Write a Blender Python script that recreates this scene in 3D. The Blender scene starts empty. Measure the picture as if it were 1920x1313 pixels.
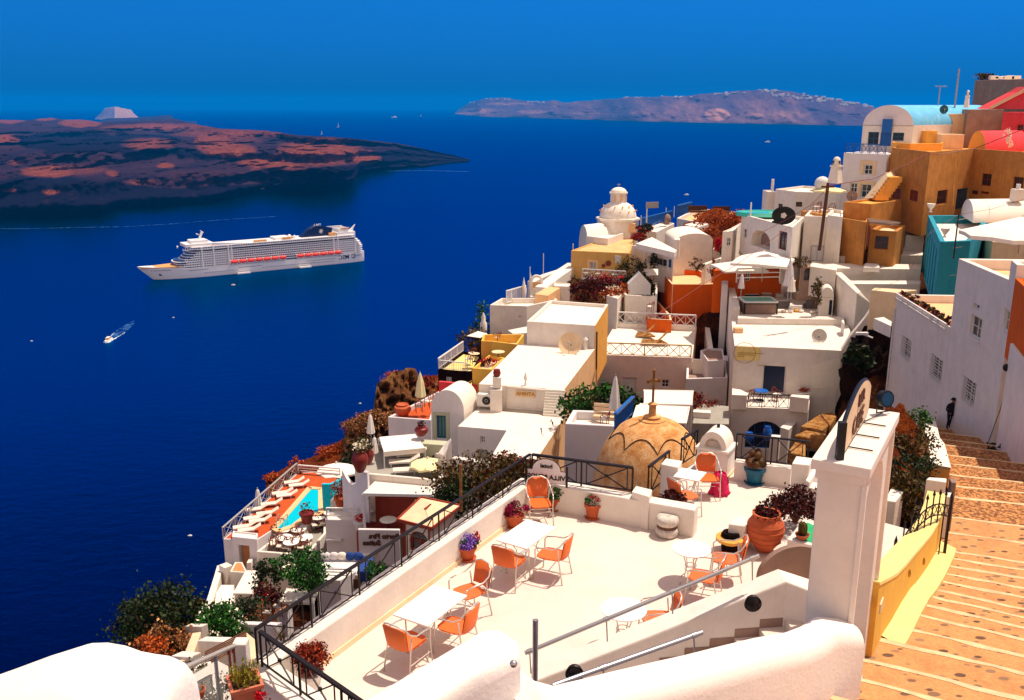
import bpy,bmesh,math,random
from mathutils import Vector as V,Matrix
from mathutils.geometry import tessellate_polygon
R=math.radians
PI=math.pi
scene=bpy.context.scene
col=scene.collection
F=1750.;CX=960.;CY=656.5;HOR=195.
TH=math.atan((CY-HOR)/F);cT,sT=math.cos(TH),math.sin(TH)
SEA=-217.
def ray(p):
 u=(p[0]-CX)/F;v=(CY-p[1])/F
 return V((u,cT+v*sT,-sT+v*cT))
def gp(p,z):
 r=ray(p);return r*(z/r.z)
def pd(p,D):return ray(p)*D
def proj(P):
 d=P[1]*cT-P[2]*sT
 return(CX+F*P[0]/d,CY-F*(P[1]*sT+P[2]*cT)/d,d)
def upz(P,py):
 v=(CY-py)/F
 return P[1]*(v*cT-sT)/(cT+v*sT)
def crop(x0,y0,k):return lambda x,y:(x0+x/k,y0+y/k)
cA=crop(1400,100,3.283);cB=crop(1020,330,4.174);cC=crop(1340,380,4.102);cD=crop(1560,380,2.525);cE=crop(640,540,3.648)
cF=crop(1050,540,5.051);cG=crop(1340,560,4.103);cH=crop(400,780,4.378);cI=crop(640,740,4.378);cJ=crop(240,1000,4.195)
cK=crop(460,840,2.776);cL=crop(980,680,4.571);cM=crop(680,880,3.202);cN=crop(1080,840,3.648);cO=crop(1340,680,4.103)
cP=crop(1500,640,3.648);cQ=crop(900,1000,2.667);cR=crop(1500,900,3.179);cS=crop(0,1080,3.84);cY=crop(800,580,8.205)
cCG=crop(1560,680,7.29);cBG=crop(980,480,6.857);cRG=crop(1740,130,6.567);cHS=crop(1280,440,6.564);cLR=crop(320,1120,5.647)
cPO=crop(600,800,7.385);cLT=crop(480,960,6.857);cPS=crop(1720,700,5.05);cGT=crop(1640,760,5.47);cSH=crop(240,400,4)
def lerp(a,b,t):return a+(b-a)*t
def origin(o):
 v=V((0,0,0))
 while o:v=v+o.location;o=o.parent
 return v
def tag(o,label=None,cat=None,group=None,kind=None):
 if label:o['label']=label
 if cat:o['category']=cat
 if group:o['group']=group
 if kind:o['kind']=kind
 return o
def thing(name,label,cat,loc=(0,0,0),group=None):
 o=bpy.data.objects.new(name,None);col.objects.link(o)
 o.location=V(loc);o.empty_display_size=.2
 return tag(o,label,cat,group)
def copy_tree(o,parent=None):
 c=o.copy();col.objects.link(c)
 if parent:c.parent=parent
 for ch in o.children:copy_tree(ch,c)
 return c
def place(o,loc,rz=0,s=1,label=None,group=None):
 o.location=V(loc);o.rotation_euler=(0,0,rz);o.scale=(s,s,s)
 if label:o['label']=label
 if group:o['group']=group
 return o
class MB:
 def __init__(s):s.v=[];s.f=[];s.M=Matrix();s.mi=0;s.fm=[]
 def add(s,vs,fs):
  b=len(s.v)
  s.v+=[s.M@V(p)for p in vs]
  s.f+=[[b+i for i in f]for f in fs];s.fm+=[s.mi]*len(fs);return s
 def quad(s,a,b,c,d):return s.add([a,b,c,d],[(0,1,2,3)])
 def box(s,c,d,rz=0,ax=None):
  x,y,z=[k/2 for k in d]
  M=Matrix.Translation(V(c))@(ax if ax else Matrix.Rotation(rz,4,'Z'))
  vs=[M@V((i*x,j*y,k*z))for k in(-1,1)for j in(-1,1)for i in(-1,1)]
  return s.add(vs,[(0,2,3,1),(4,5,7,6),(0,1,5,4),(2,6,7,3),(0,4,6,2),(1,3,7,5)])
 def bar(s,a,b,w,h=None):
  a=V(a);b=V(b);d=b-a;L=d.length
  if L<1e-6:return s
  h=h or w;q=d.to_track_quat('X','Z').to_matrix().to_4x4()
  return s.box((a+b)/2,(L,w,h),ax=q)
 def prism(s,poly,z0,z1):
  n=len(poly)
  ar=sum(poly[i][0]*poly[(i+1)%n][1]-poly[(i+1)%n][0]*poly[i][1]for i in range(n))
  p=[(q[0],q[1])for q in poly]
  if ar<0:p=p[::-1]
  vs=[(x,y,z0)for x,y in p]+[(x,y,z1)for x,y in p]
  fs=[(i,(i+1)%n,n+(i+1)%n,n+i)for i in range(n)]
  tri=tessellate_polygon([[V((x,y,0))for x,y in p]])
  for t in tri:
   a,b,c=t
   A,B,C_=[V((*p[k],0))for k in t]
   if(B-A).cross(C_-A).z<0:b,c=c,b
   fs+=[(n+a,n+b,n+c),(a,c,b)]
  return s.add(vs,fs)
 def poly(s,pts):
  tri=tessellate_polygon([[V(p)for p in pts]])
  return s.add(pts,[tuple(t)for t in tri])
 def ext(s,pts,d):
  """extrude a planar 3-D polygon along vector d"""
  n=len(pts);d=V(d);P=[V(p)for p in pts]
  tri=[tuple(t)for t in tessellate_polygon([P])]
  return s.add(P+[p+d for p in P],tri+[tuple(n+k for k in t[::-1])for t in tri]+[(i,(i+1)%n,n+(i+1)%n,n+i)for i in range(n)])
 def tube(s,pts,r,n=8,closed=False,cap=True,r2=None):
  P=[V(p)for p in pts];m=len(P);rings=[]
  up=V((0,0,1));prev=None
  for i in range(m):
   if closed:t=P[(i+1)%m]-P[i-1]
   else:t=P[min(i+1,m-1)]-P[max(i-1,0)]
   t.normalize()
   if prev is None:
    a=t.cross(up)
    if a.length<.05:a=t.cross(V((1,0,0)))
   else:a=prev-t*prev.dot(t)
   a.normalize();prev=a;b=t.cross(a)
   rr=r if r2 is None else lerp(r,r2,i/(m-1))
   rings.append([P[i]+(a*math.cos(2*PI*k/n)+b*math.sin(2*PI*k/n))*rr for k in range(n)])
  vs=[p for g in rings for p in g];fs=[]
  for i in range(m if closed else m-1):
   j=(i+1)%m
   fs+=[(i*n+k,i*n+(k+1)%n,j*n+(k+1)%n,j*n+k)for k in range(n)]
  if cap and not closed:fs+=[tuple(range(n))[::-1],tuple((m-1)*n+k for k in range(n))]
  return s.add(vs,fs)
 def lathe(s,prof,c=(0,0,0),n=20,sx=1,sy=1):
  vs=[];fs=[];m=len(prof);c=V(c)
  for r,z in prof:
   vs+=[c+V((r*sx*math.cos(2*PI*k/n),r*sy*math.sin(2*PI*k/n),z))for k in range(n)]
  for i in range(m-1):fs+=[(i*n+k,i*n+(k+1)%n,(i+1)*n+(k+1)%n,(i+1)*n+k)for k in range(n)]
  fs+=[tuple(range(n))[::-1],tuple((m-1)*n+k for k in range(n))]
  return s.add(vs,fs)
 def cyl(s,c,r,h,n=16,r2=None):return s.lathe([(r,0),(r if r2 is None else r2,h)],c,n)
 def ball(s,c,r,n=10,m=6,sz=1,sx=1,sy=1):
  return s.lathe([(max(.001,r*math.sin(PI*i/m)),-r*sz*math.cos(PI*i/m))for i in range(m+1)],c,n,sx,sy)
 def build(s,name,m,parent=None,smooth=False,bevel=0,seg=2,auto=None,weld=False):
  o0=origin(parent)
  me=bpy.data.meshes.new(name);me.from_pydata([p-o0 for p in s.v],[],s.f);me.update()
  ms=m if isinstance(m,(list,tuple))else[m]
  for k in ms:me.materials.append(MAT[k]if isinstance(k,str)else k)
  if len(ms)>1:
   for p,k in zip(me.polygons,s.fm):p.material_index=k
  if weld:
   b=bmesh.new();b.from_mesh(me);bmesh.ops.remove_doubles(b,verts=b.verts,dist=.0008)
   bmesh.ops.recalc_face_normals(b,faces=b.faces);b.to_mesh(me);b.free()
  if smooth or auto:
   for p in me.polygons:p.use_smooth=True
   if auto:me.set_sharp_from_angle(angle=R(auto))
  o=bpy.data.objects.new(name,me);col.objects.link(o)
  if parent:o.parent=parent
  if bevel:
   bv=o.modifiers.new('b','BEVEL');bv.width=bevel;bv.segments=seg;bv.limit_method='ANGLE';bv.angle_limit=R(40)
   bv.use_clamp_overlap=True
  return o
def lin(h):
 if isinstance(h,str):
  h=h.lstrip('#');c=[int(h[i:i+2],16)/255 for i in(0,2,4)]
  return tuple(((x+.055)/1.055)**2.4 if x>.04045 else x/12.92 for x in c)
 return h
MAT={}
class N:
 def __init__(s,name):
  s.m=bpy.data.materials.new(name);s.m.use_nodes=True;s.t=s.m.node_tree;MAT[name]=s.m
  s.b=s.t.nodes['Principled BSDF'];s.co=None
 def n(s,ty,**k):
  x=s.t.nodes.new(ty)
  for a,b in k.items():
   if a.startswith('i_'):
    a=a[2:];a=int(a)if a.isdigit()else a.replace('_',' ')
    x.inputs[a].default_value=b
   else:setattr(x,a,b)
  return x
 def l(s,a,b):s.t.links.new(a,b)
 def obj(s):
  if not s.co:s.co=s.n('ShaderNodeTexCoord')
  return s.co.outputs['Object']
 def scaled(s,sc):
  mp=s.n('ShaderNodeMapping');mp.inputs['Scale'].default_value=sc;s.l(s.obj(),mp.inputs[0]);return mp.outputs[0]
 def noise(s,scale,detail=4,rough=.6,sc=None,dist=0):
  x=s.n('ShaderNodeTexNoise',i_Scale=scale,i_Detail=detail,i_Roughness=rough,i_Distortion=dist)
  s.l(s.scaled(sc)if sc else s.obj(),x.inputs['Vector']);return x.outputs['Fac']
 def ramp(s,fac,stops):
  r=s.n('ShaderNodeValToRGB');e=r.color_ramp.elements
  while len(e)<len(stops):e.new(.5)
  for k,(p,c)in enumerate(stops):
   e[k].position=p;c=lin(c)if isinstance(c,str)else(c if isinstance(c,tuple)else(c,c,c));e[k].color=(*c,1)
  s.l(fac,r.inputs[0]);return r.outputs[0]
 def mix(s,f,a,b,mode='MIX'):
  x=s.n('ShaderNodeMix',data_type='RGBA',blend_type=mode)
  for sock,val in((x.inputs[0],f),(x.inputs[6],a),(x.inputs[7],b)):
   if isinstance(val,(int,float)):sock.default_value=val if sock==x.inputs[0]else(val,val,val,1)
   elif isinstance(val,(tuple,str)):sock.default_value=(*lin(val),1)
   else:s.l(val,sock)
  return x.outputs[2]
 def bump(s,h,strength=.3,dist=.02):
  x=s.n('ShaderNodeBump',i_Strength=strength,i_Distance=dist);s.l(h,x.inputs['Height']);s.l(x.outputs[0],s.b.inputs['Normal'])
 def col(s,c):
  if isinstance(c,(tuple,str)):s.b.inputs['Base Color'].default_value=(*lin(c),1)
  else:s.l(c,s.b.inputs['Base Color'])
 def set(s,**k):
  for a,b in k.items():s.b.inputs[a.replace('_',' ')].default_value=b
def plaster(name,c,vary=.10,rough=.9,bump=.25,stain=.12,sc=1.,stc=None):
 m=N(name);c=lin(c)
 n1=m.noise(1.3*sc,5,.65);n2=m.noise(14*sc,4,.7);st=m.noise(1.6*sc,4,.7,sc=(1.5,1.5,.22))
 d=tuple(x*(1-vary*2)for x in c);sd=lin(stc)if stc else tuple(x*k for x,k in zip(c,(.60,.50,.40)))
 a=m.ramp(n1,[(.3,d),(.62,c)])
 b=m.mix(m.ramp(st,[(.52,0.),(.78,stain*3)]),a,sd)
 g=m.mix(m.ramp(n2,[(.35,0.),(.75,.35)]),b,tuple(x*.86 for x in c))
 m.col(g);m.set(Roughness=rough);m.b.inputs['Specular IOR Level'].default_value=.15
 big=m.noise(6*sc,5,.6);m.bump(big,bump,.03)
 return m
def plain(name,c,rough=.6,metal=0,vary=.12,sc=8.,bump=0,spec=.3):
 m=N(name);c=lin(c);n1=m.noise(sc,4,.6)
 m.col(m.ramp(n1,[(.3,tuple(x*(1-vary*2)for x in c)),(.7,c)]));m.set(Roughness=rough,Metallic=metal)
 m.b.inputs['Specular IOR Level'].default_value=spec
 if bump:m.bump(m.noise(sc*4,3),bump,.01)
 return m
def leaf(name,cols,rough=.6):
 m=N(name);g=m.n('ShaderNodeNewGeometry')
 k=len(cols);m.col(m.ramp(g.outputs['Random Per Island'],[(i/max(1,k-1),c)for i,c in enumerate(cols)]))
 m.set(Roughness=rough);m.b.inputs['Specular IOR Level'].default_value=.2
 return m
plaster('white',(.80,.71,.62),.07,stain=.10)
plaster('white_roof',(.84,.76,.64),.05,stain=.0)
plaster('terrace_floor',(.71,.60,.52),.06,stain=.04,sc=.7,bump=.08)
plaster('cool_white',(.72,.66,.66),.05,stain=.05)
plaster('rough_white',(.86,.78,.70),.02,stain=.0,bump=.22,sc=3)
plaster('cream',(.80,.58,.36),.08)
plaster('tan_roof',(.72,.46,.20),.16,stain=.05,sc=.8)
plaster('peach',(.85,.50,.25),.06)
plaster('orange',(.72,.115,.008),.06)
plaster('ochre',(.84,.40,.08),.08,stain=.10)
plaster('yellow',(.85,.50,.09),.07)
plaster('pale_yellow',(.84,.64,.24),.05)
plaster('brown_wall',(.42,.165,.065),.12,stain=.14)
plaster('orange_wall',(.56,.24,.06),.16,stain=.26)
plaster('grey_plaster',(.34,.22,.17),.14,stain=.16)
plaster('pink_red',(.75,.07,.08),.10)
plaster('terracotta_floor',(.50,.085,.02),.10,sc=1.5)
plaster('terracotta_pave',(.62,.24,.09),.10,sc=1.5)
plaster('teal',(.03,.30,.40),.08)
plaster('sage',(.50,.50,.34),.06)
plaster('aqua',(.01,.52,.66),.05)
plaster('blue_vault',(.16,.52,.80),.10,stain=.15,stc=(.5,.75,.9))
plaster('grey_floor',(.36,.33,.28),.10)
plaster('coping_blue',(.80,.78,.80),.05)
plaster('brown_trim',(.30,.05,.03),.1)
plain('dark_glass',(.015,.02,.03),.15,spec=.6)
plain('blue_glass',(.02,.06,.12),.15,spec=.6)
plain('green_glass',(.08,.2,.19),.12,spec=.6)
plain('white_paint',(.80,.76,.72),.5)
plain('grey_paint',(.40,.38,.36),.5)
plain('blue_paint',(.01,.12,.42),.45)
plain('teal_paint',(.01,.12,.18),.45)
plain('navy_paint',(.008,.02,.06),.4)
plain('red_wood',(.22,.035,.02),.5)
plain('brown_wood',(.12,.045,.02),.6)
plain('iron',(.018,.012,.010),.45,.3)
plain('steel',(.55,.52,.50),.3,.8,vary=.05)
plain('chair_frame',(.66,.60,.52),.3,.45,vary=.04)
plain('table_top',(.88,.84,.76),.35,vary=.02)
plain('canvas',(.84,.76,.66),.9,vary=.05,sc=3)
plain('canvas_yellow',(.84,.72,.38),.9,vary=.05,sc=3)
plain('cushion',(.80,.68,.55),.9,vary=.08)
plain('grey_fabric',(.16,.13,.13),.9)
plain('blue_fabric',(.02,.06,.25),.9)
plain('pink_cloth',(.80,.02,.12),.8)
plain('orange_cloth',(.85,.08,.01),.8)
plain('terracotta',(.55,.11,.035),.8,vary=.12,sc=5,bump=.2)
plain('terracotta_box',(.58,.17,.09),.85,vary=.1,sc=5,bump=.2)
plain('maroon_pot',(.20,.018,.012),.5,vary=.1)
plain('blue_pot',(.01,.12,.2),.4)
plain('blue_glaze',(.01,.12,.50),.35)
plain('soil',(.07,.035,.02),.95)
plain('black',(.01,.01,.01),.5)
plain('stone_white',(.66,.58,.5),.9,vary=.2,sc=12,bump=.6)
plain('water_tub',(.08,.60,.48),.05,spec=.6)
plain('skin',(.40,.18,.10),.6)
plain('dark_cloth',(.012,.010,.014),.9)
plain('dark_trouser',(.02,.02,.03),.9)
plain('brass',(.50,.26,.05),.5,.2)
leaf('leaf_green',['#0d2d08','#1f4a10','#3b6a18','#123a0c'])
leaf('leaf_dark',['#0a1a05','#17300a','#2e3a10','#0b2208','#3a2a10'])
leaf('leaf_bright',['#0e2c0a','#1a4a12','#35701e','#0a2208'])
leaf('leaf_olive',['#3a2a08','#5a4a14','#2a2a0a','#6a3a12'])
leaf('leaf_rust',['#5a1006','#8a2410','#a83a14','#3c0c06','#7a3a18'])
leaf('leaf_darkred',['#260608','#3c0c0a','#55160c','#1c0806'])
leaf('leaf_orange',['#7a2a06','#a8480e','#c25a18','#5a2006'])
leaf('petal_red',['#c00618','#e01028','#7a0814','#a80a30'])
leaf('petal_magenta',['#7a0430','#a80c48','#5a0424','#c01a50'])
leaf('petal_purple',['#3c0c8a','#5a1cb0','#8a4ad0','#c0a0e8','#300a70'])
leaf('petal_white',['#e8d8b8','#f4ecd8','#d8c898'])
leaf('scrub',['#6a3414','#9a5a28','#3a2410','#c08048','#3c2c10','#d89860'])
m=N('wicker');w=m.n('ShaderNodeTexWave',i_Scale=28,i_Distortion=.3);w.bands_direction='X';m.l(m.obj(),w.inputs['Vector'])
m.col(m.ramp(w.outputs['Fac'],[(.0,(.50,.06,.005)),(.5,(.80,.135,.01)),(1.,(.86,.20,.03))]));m.set(Roughness=.5);m.bump(w.outputs['Fac'],.4,.004)
def rock(name,cols,sc=.35,bump=1.2,dist=.5):
 m=N(name);a=m.noise(sc,8,.7);b=m.noise(sc*9,6,.7);v=m.n('ShaderNodeTexVoronoi',i_Scale=sc*5);m.l(m.obj(),v.inputs['Vector'])
 k=len(cols);c=m.ramp(a,[(.3+.45*i/(k-1),q)for i,q in enumerate(cols)])
 m.col(m.mix(m.ramp(b,[(.35,.0),(.7,.75)]),c,cols[0]));m.set(Roughness=.95);m.b.inputs['Specular IOR Level'].default_value=.1
 m.bump(b,bump,dist);return m
rock('hill_rock',['#1c0e06','#4a2410','#8a4a20','#6a3410'])
rock('orange_scrub',['#5a2206','#9a3e0c','#b85616','#7a300a'],.8)
rock('outcrop_rock',['#4a2814','#84502c','#c08850','#e8bc88'],.4,1.2)
rock('cave_rock',['#160a06','#2c160c','#4a2814','#5c3620'],.5,1.4)
rock('dark_stone',['#0a0606','#24100c','#3c1c14','#180c0a'],2.5,1.5,.1)
rock('brown_dome',['#b07038','#dca064','#f4c890','#fce0b8'],2.2,.6,.06)
rock('wall_stone',['#6a3a14','#a8703a','#d8a868','#8a5a2a'],2.5,1.,.08)
def inset(poly,w):
 n=len(poly);ar=sum(poly[i].x*poly[(i+1)%n].y-poly[(i+1)%n].x*poly[i].y for i in range(n));sg=1 if ar>0 else-1
 out=[]
 for i in range(n):
  p0,p,p1=poly[i-1],poly[i],poly[(i+1)%n]
  a=(p-p0).normalized();b=(p1-p).normalized()
  na=V((-a.y,a.x))*sg;nb=V((-b.y,b.x))*sg
  k=na+nb;d=max(.35,k.length_squared/2)
  out.append(p+k*(w/d))
 return out
TERR=[];CAPS=[]
class Bld:
 """building from the outline of its top: corners (pixels) unprojected on one level plane"""
 def __init__(s,name,label,pts,D=None,z=None,h=3.,zb=None,mat='white',roof='white_roof',par=(.25,.25),cat='house',group=None,bevel=.04,world=None,terr=True,em=None):
  if world:P=[V(p)for p in world];s.zt=z
  else:
   s.zt=z if z is not None else pd(pts[0],D).z
   P=[gp(p,s.zt)for p in pts]
  s.P=[V((p.x,p.y))for p in P];s.zb=zb if zb is not None else s.zt-h
  c=sum(s.P,V((0,0)))/len(s.P)
  s.o=thing(name,label,cat,(c.x,c.y,s.zb),group);s.mat=mat;s.roof=roof;s.par=par;s.h=[];s.bevel=bevel;s.em=em or{}
  if terr:
   for p in s.P+[c]:TERR.append((p.x,p.y,s.zb+.6))
  CAPS.append((min(p.x for p in s.P)-1.2,max(p.x for p in s.P)+1.2,min(p.y for p in s.P)-1.2,max(p.y for p in s.P)+1.2,s.zt-1.2))
 def frame(s,i):
  A=s.P[i];B=s.P[(i+1)%len(s.P)];d=(B-A);L=d.length;d.normalize()
  n=V((d.y,-d.x));ar=sum(s.P[k].x*s.P[(k+1)%len(s.P)].y-s.P[(k+1)%len(s.P)].x*s.P[k].y for k in range(len(s.P)))
  if ar<0:n=-n
  return A,d,L,n
 def sz(s,i,p):
  A,d,L,n=s.frame(i);r=ray(p);t=A.dot(n)/V((r.x,r.y)).dot(n);q=r*t
  return(V((q.x,q.y))-A).dot(d),q.z
 def pt(s,i,a,z,off=0):
  A,d,L,n=s.frame(i);q=A+d*a+n*off;return V((q.x,q.y,z))
 def win(s,i,c1,c2,kind='window',arch=False,depth=.18,fr='white_paint',pane='dark_glass',bars=(2,2),label=None,szr=None,grille=False,sill=False,fw=.07):
  A,d,L,n=s.frame(i)
  if szr:a0,a1,z0,z1=szr
  else:
   (a0,z1),(a1,z0)=s.sz(i,c1),s.sz(i,c2)
  if a0>a1:a0,a1=a1,a0
  if z0>z1:z0,z1=z1,z0
  a0=max(a0,.06);a1=min(a1,L-.06);z1=min(z1,s.zt-.1);z0=max(z0,s.zb+.05)
  if a1-a0<.12 or z1-z0<.12:return
  if arch:
   r=(a1-a0)/2;rz=min(r,(z1-z0)*.6);lp=[(a0,z0),(a1,z0)]+[(a0+r+r*math.cos(t*PI/10),z1-rz+rz*math.sin(t*PI/10))for t in range(11)]
  else:lp=[(a0,z0),(a1,z0),(a1,z1),(a0,z1)]
  s.h.append((i,lp,depth))
  f=MB();w=fw;off=-depth+.01
  def B(x0,x1,y0,y1,o0,o1):f.add([s.pt(i,x,y,o)for o in(o0,o1)for y in(y0,y1)for x in(x0,x1)],[(0,2,3,1),(4,5,7,6),(0,1,5,4),(2,6,7,3),(0,4,6,2),(1,3,7,5)])
  if kind=='hole':return
  if kind=='door' and pane is None:
   B(a0,a1,z0,z1,-depth-.04,-depth+.02)
   for k in range(bars[0]):
    for q in range(bars[1]):
     x0=lerp(a0,a1,(k+.18)/bars[0]);x1=lerp(a0,a1,(k+.82)/bars[0]);y0=lerp(z0,z1,(q+.15)/bars[1]);y1=lerp(z0,z1,(q+.85)/bars[1])
     B(x0,x1,y0,y1,-depth+.02,-depth+.045)
   o=f.build('door',fr,s.o)
  else:
   if arch:
    pts=[s.pt(i,*q,off)for q in lp];f.tube(pts,w*.6,4,closed=True)
   else:
    B(a0,a0+w,z0,z1,-depth-.02,-depth+.05);B(a1-w,a1,z0,z1,-depth-.02,-depth+.05)
    B(a0+w,a1-w,z1-w,z1,-depth-.02,-depth+.05);B(a0+w,a1-w,z0,z0+w,-depth-.02,-depth+.05)
   for k in range(1,bars[0]):x=lerp(a0,a1,k/bars[0]);B(x-w*.35,x+w*.35,z0+w,z1-w,-depth-.015,-depth+.035)
   for q in range(1,bars[1]):y=lerp(z0,z1,q/bars[1]);B(a0+w,a1-w,y-w*.3,y+w*.3,-depth-.01,-depth+.03)
   o=f.build(kind,fr,s.o)
   g=MB();pts=[s.pt(i,*q,-depth)for q in lp];g.poly(pts).build('pane',pane,o)
  if label:o['label']=label
  if grille:
   g=MB()
   for k in range(5):x=lerp(a0-.04,a1+.04,k/4);g.bar(s.pt(i,x,z0-.05,.05),s.pt(i,x,z1+.05,.05),.022)
   for k in range(9):y=lerp(z0-.05,z1+.05,k/8);g.bar(s.pt(i,a0-.04,y,.05),s.pt(i,a1+.04,y,.05),.022)
   g.build('grille','white_paint',o)
  if sill:
   f=MB();B(a0-.12,a1+.12,z0-.1,z0,.0,.08);f.build('sill','white_paint',o)
  return o
 def surround(s,i,c1,c2,w=.15,m='white_paint',szr=None):
  (a0,z1),(a1,z0)=(s.sz(i,c1),s.sz(i,c2))if not szr else((szr[0],szr[3]),(szr[1],szr[2]))
  if a0>a1:a0,a1=a1,a0
  f=MB()
  def B(x0,x1,y0,y1):f.add([s.pt(i,x,y,o)for o in(.0,.05)for y in(y0,y1)for x in(x0,x1)],[(0,2,3,1),(4,5,7,6),(0,1,5,4),(2,6,7,3),(0,4,6,2),(1,3,7,5)])
  B(a0-w,a0,z0,z1+w);B(a1,a1+w,z0,z1+w);B(a0,a1,z1,z1+w)
  f.build('window_surround',m,s.o)
 def done(s):
  P=s.P;n=len(P);zt,zb=s.zt,s.zb;mb=MB()
  for i in range(n):
   A,d,L,nn=s.frame(i)
   outer=[(0,zb),(L,zb),(L,zt),(0,zt)]
   hs=[h for h in s.h if h[0]==i]
   loops=[outer]+[h[1]for h in hs]
   flat=[q for lp in loops for q in lp]
   tri=tessellate_polygon([[V((q[0],q[1],0))for q in lp]for lp in loops])
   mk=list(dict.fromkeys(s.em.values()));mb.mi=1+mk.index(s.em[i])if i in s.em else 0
   mb.add([s.pt(i,*q)for q in flat],[tuple(t)for t in tri])
   for _,lp,dp in hs:
    m=len(lp);mb.add([s.pt(i,*q)for q in lp]+[s.pt(i,*q,-dp-.03)for q in lp],[(k,(k+1)%m,m+(k+1)%m,m+k)for k in range(m)])
  mb.mi=0;w,ph=s.par
  if w>0:
   I=inset(P,w)
   for i in range(n):
    j=(i+1)%n
    mb.add([(*P[i],zt),(*P[j],zt),(*I[j],zt),(*I[i],zt)],[(0,1,2,3)])
    mb.add([(*I[i],zt),(*I[j],zt),(*I[j],zt-ph),(*I[i],zt-ph)],[(0,1,2,3)])
   r=MB();r.poly([(*q,zt-ph+.004)for q in I]);s.rf=r.build('roof',s.roof,s.o)
  else:
   mb.poly([(*q,zt)for q in P])
  s.w=mb.build('wall',[s.mat]+list(dict.fromkeys(s.em.values())),s.o,bevel=s.bevel,weld=True)
  return s
def simple(name,label,cat,mbs,loc=None,group=None,kind=None):
 """one-mesh or many-part thing: mbs = [(part, MB, mat, opts)]"""
 if loc is None:
  allv=[v for q in mbs for v in q[1].v];loc=V((sum(v.x for v in allv)/len(allv),sum(v.y for v in allv)/len(allv),min(v.z for v in allv)))
 t=thing(name,label,cat,loc,group)
 for q in mbs:q[1].build(q[0],q[2],t,**(q[3]if len(q)>3 else{}))
 return t
def wallseg(name,label,pts,z=None,D=None,w=.3,h=1.,zb=None,mat='white',cat='wall',cap=None,ends=None,bevel=.05,smooth_top=False,zs=None,terr=False):
 """free-standing wall whose top centre line runs through pixels pts; zs gives level per point"""
 if zs is None:
  z0=z if z is not None else pd(pts[0],D).z;zs=[z0]*len(pts)
 P=[gp(p,zz)for p,zz in zip(pts,zs)]
 return wall3(name,label,P,w,h,zb,mat,cat,bevel)
def wall3(name,label,P,w=.3,h=1.,zb=None,mat='white',cat='wall',bevel=.05,parent=None):
 P=[V(p)for p in P];n=len(P);offs=[]
 for i in range(n):
  t=(P[min(i+1,n-1)]-P[max(i-1,0)]);t.z=0;t.normalize();nn=V((-t.y,t.x,0))
  k=1.
  if 0<i<n-1:
   a=(P[i]-P[i-1]);a.z=0;a.normalize();k=1/max(.4,V((-a.y,a.x,0)).dot(nn))
  offs.append(nn*(w/2*k))
 mb=MB();vs=[]
 for i in range(n):
  b=zb if zb is not None else P[i].z-h
  for q in(P[i]-offs[i],P[i]+offs[i]):vs.append(q)
  for q in(P[i]+offs[i],P[i]-offs[i]):vs.append(V((q.x,q.y,b)))
 fs=[]
 for i in range(n-1):
  a=i*4;b=a+4
  fs+=[(a+k,a+(k+1)%4,b+(k+1)%4,b+k)for k in range(4)]
 fs+=[(0,1,2,3)[::-1],tuple(4*(n-1)+k for k in range(4))]
 mb.add(vs,fs)
 if parent:return mb.build(name,mat,parent,bevel=bevel,weld=True)
 c=sum(P,V((0,0,0)))/n
 o=mb.build(name,mat,None,bevel=bevel,weld=True)
 tag(o,label,cat);return o
def vault(parent,name,A,B,C_,rise,z,m='white_roof',ends='white',n=16,zb=None,thick=0):
 """barrel vault: A-B is the base of one end arch, C_ lies behind B along the axis"""
 A,B,C_=V(A),V(B),V(C_);d=C_-B;mb=MB();e=MB()
 def prof(o):return[V((*(lerp(V((A.x,A.y)),V((B.x,B.y)),(1-math.cos(PI*k/n))/2)),z+rise*math.sin(PI*k/n)))+o for k in range(n+1)]
 dd=V((d.x,d.y,0));a=prof(V((0,0,0)));b=prof(dd)
 mb.add(a+b,[(k,k+1,n+2+k,n+1+k)for k in range(n)])
 o=mb.build(name,m,parent,smooth=True)
 e.poly(a);e.build('end_wall',ends,parent);e=MB();e.poly(b);e.build('end_wall',ends,parent)
 return o
def leaves(mb,c,r,n,size,rnd,flat=0.,bias=.55,clumps=0):
 """n leaf quads in an ellipsoid shell, gathered in clumps"""
 c=V(c);rx,ry,rz=r if isinstance(r,(tuple,list))else(r,r,r)
 cl=[(V((rnd.gauss(0,1),rnd.gauss(0,1),rnd.gauss(0,1))).normalized()*rnd.uniform(.55,.95))for _ in range(clumps)]if clumps else None
 for _ in range(n):
  if cl and rnd.random()<.85:
   k=rnd.choice(cl);d=k+V((rnd.gauss(0,.17),rnd.gauss(0,.17),rnd.gauss(0,.15)))
  else:
   d=V((rnd.gauss(0,1),rnd.gauss(0,1),rnd.gauss(0,1))).normalized()*(rnd.random()**(1-bias))
  p=c+V((d.x*rx,d.y*ry,d.z*rz));s=size*rnd.uniform(.5,1.3)
  a=V((rnd.gauss(0,1),rnd.gauss(0,1),rnd.gauss(0,1))).normalized();b=a.cross(V((rnd.gauss(0,1),rnd.gauss(0,1),rnd.gauss(0,1)))).normalized()
  mb.add([p-a*s*.5,p+b*s*.32,p+a*s*.5,p-b*s*.32],[(0,1,2,3)])
 return mb
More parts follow.
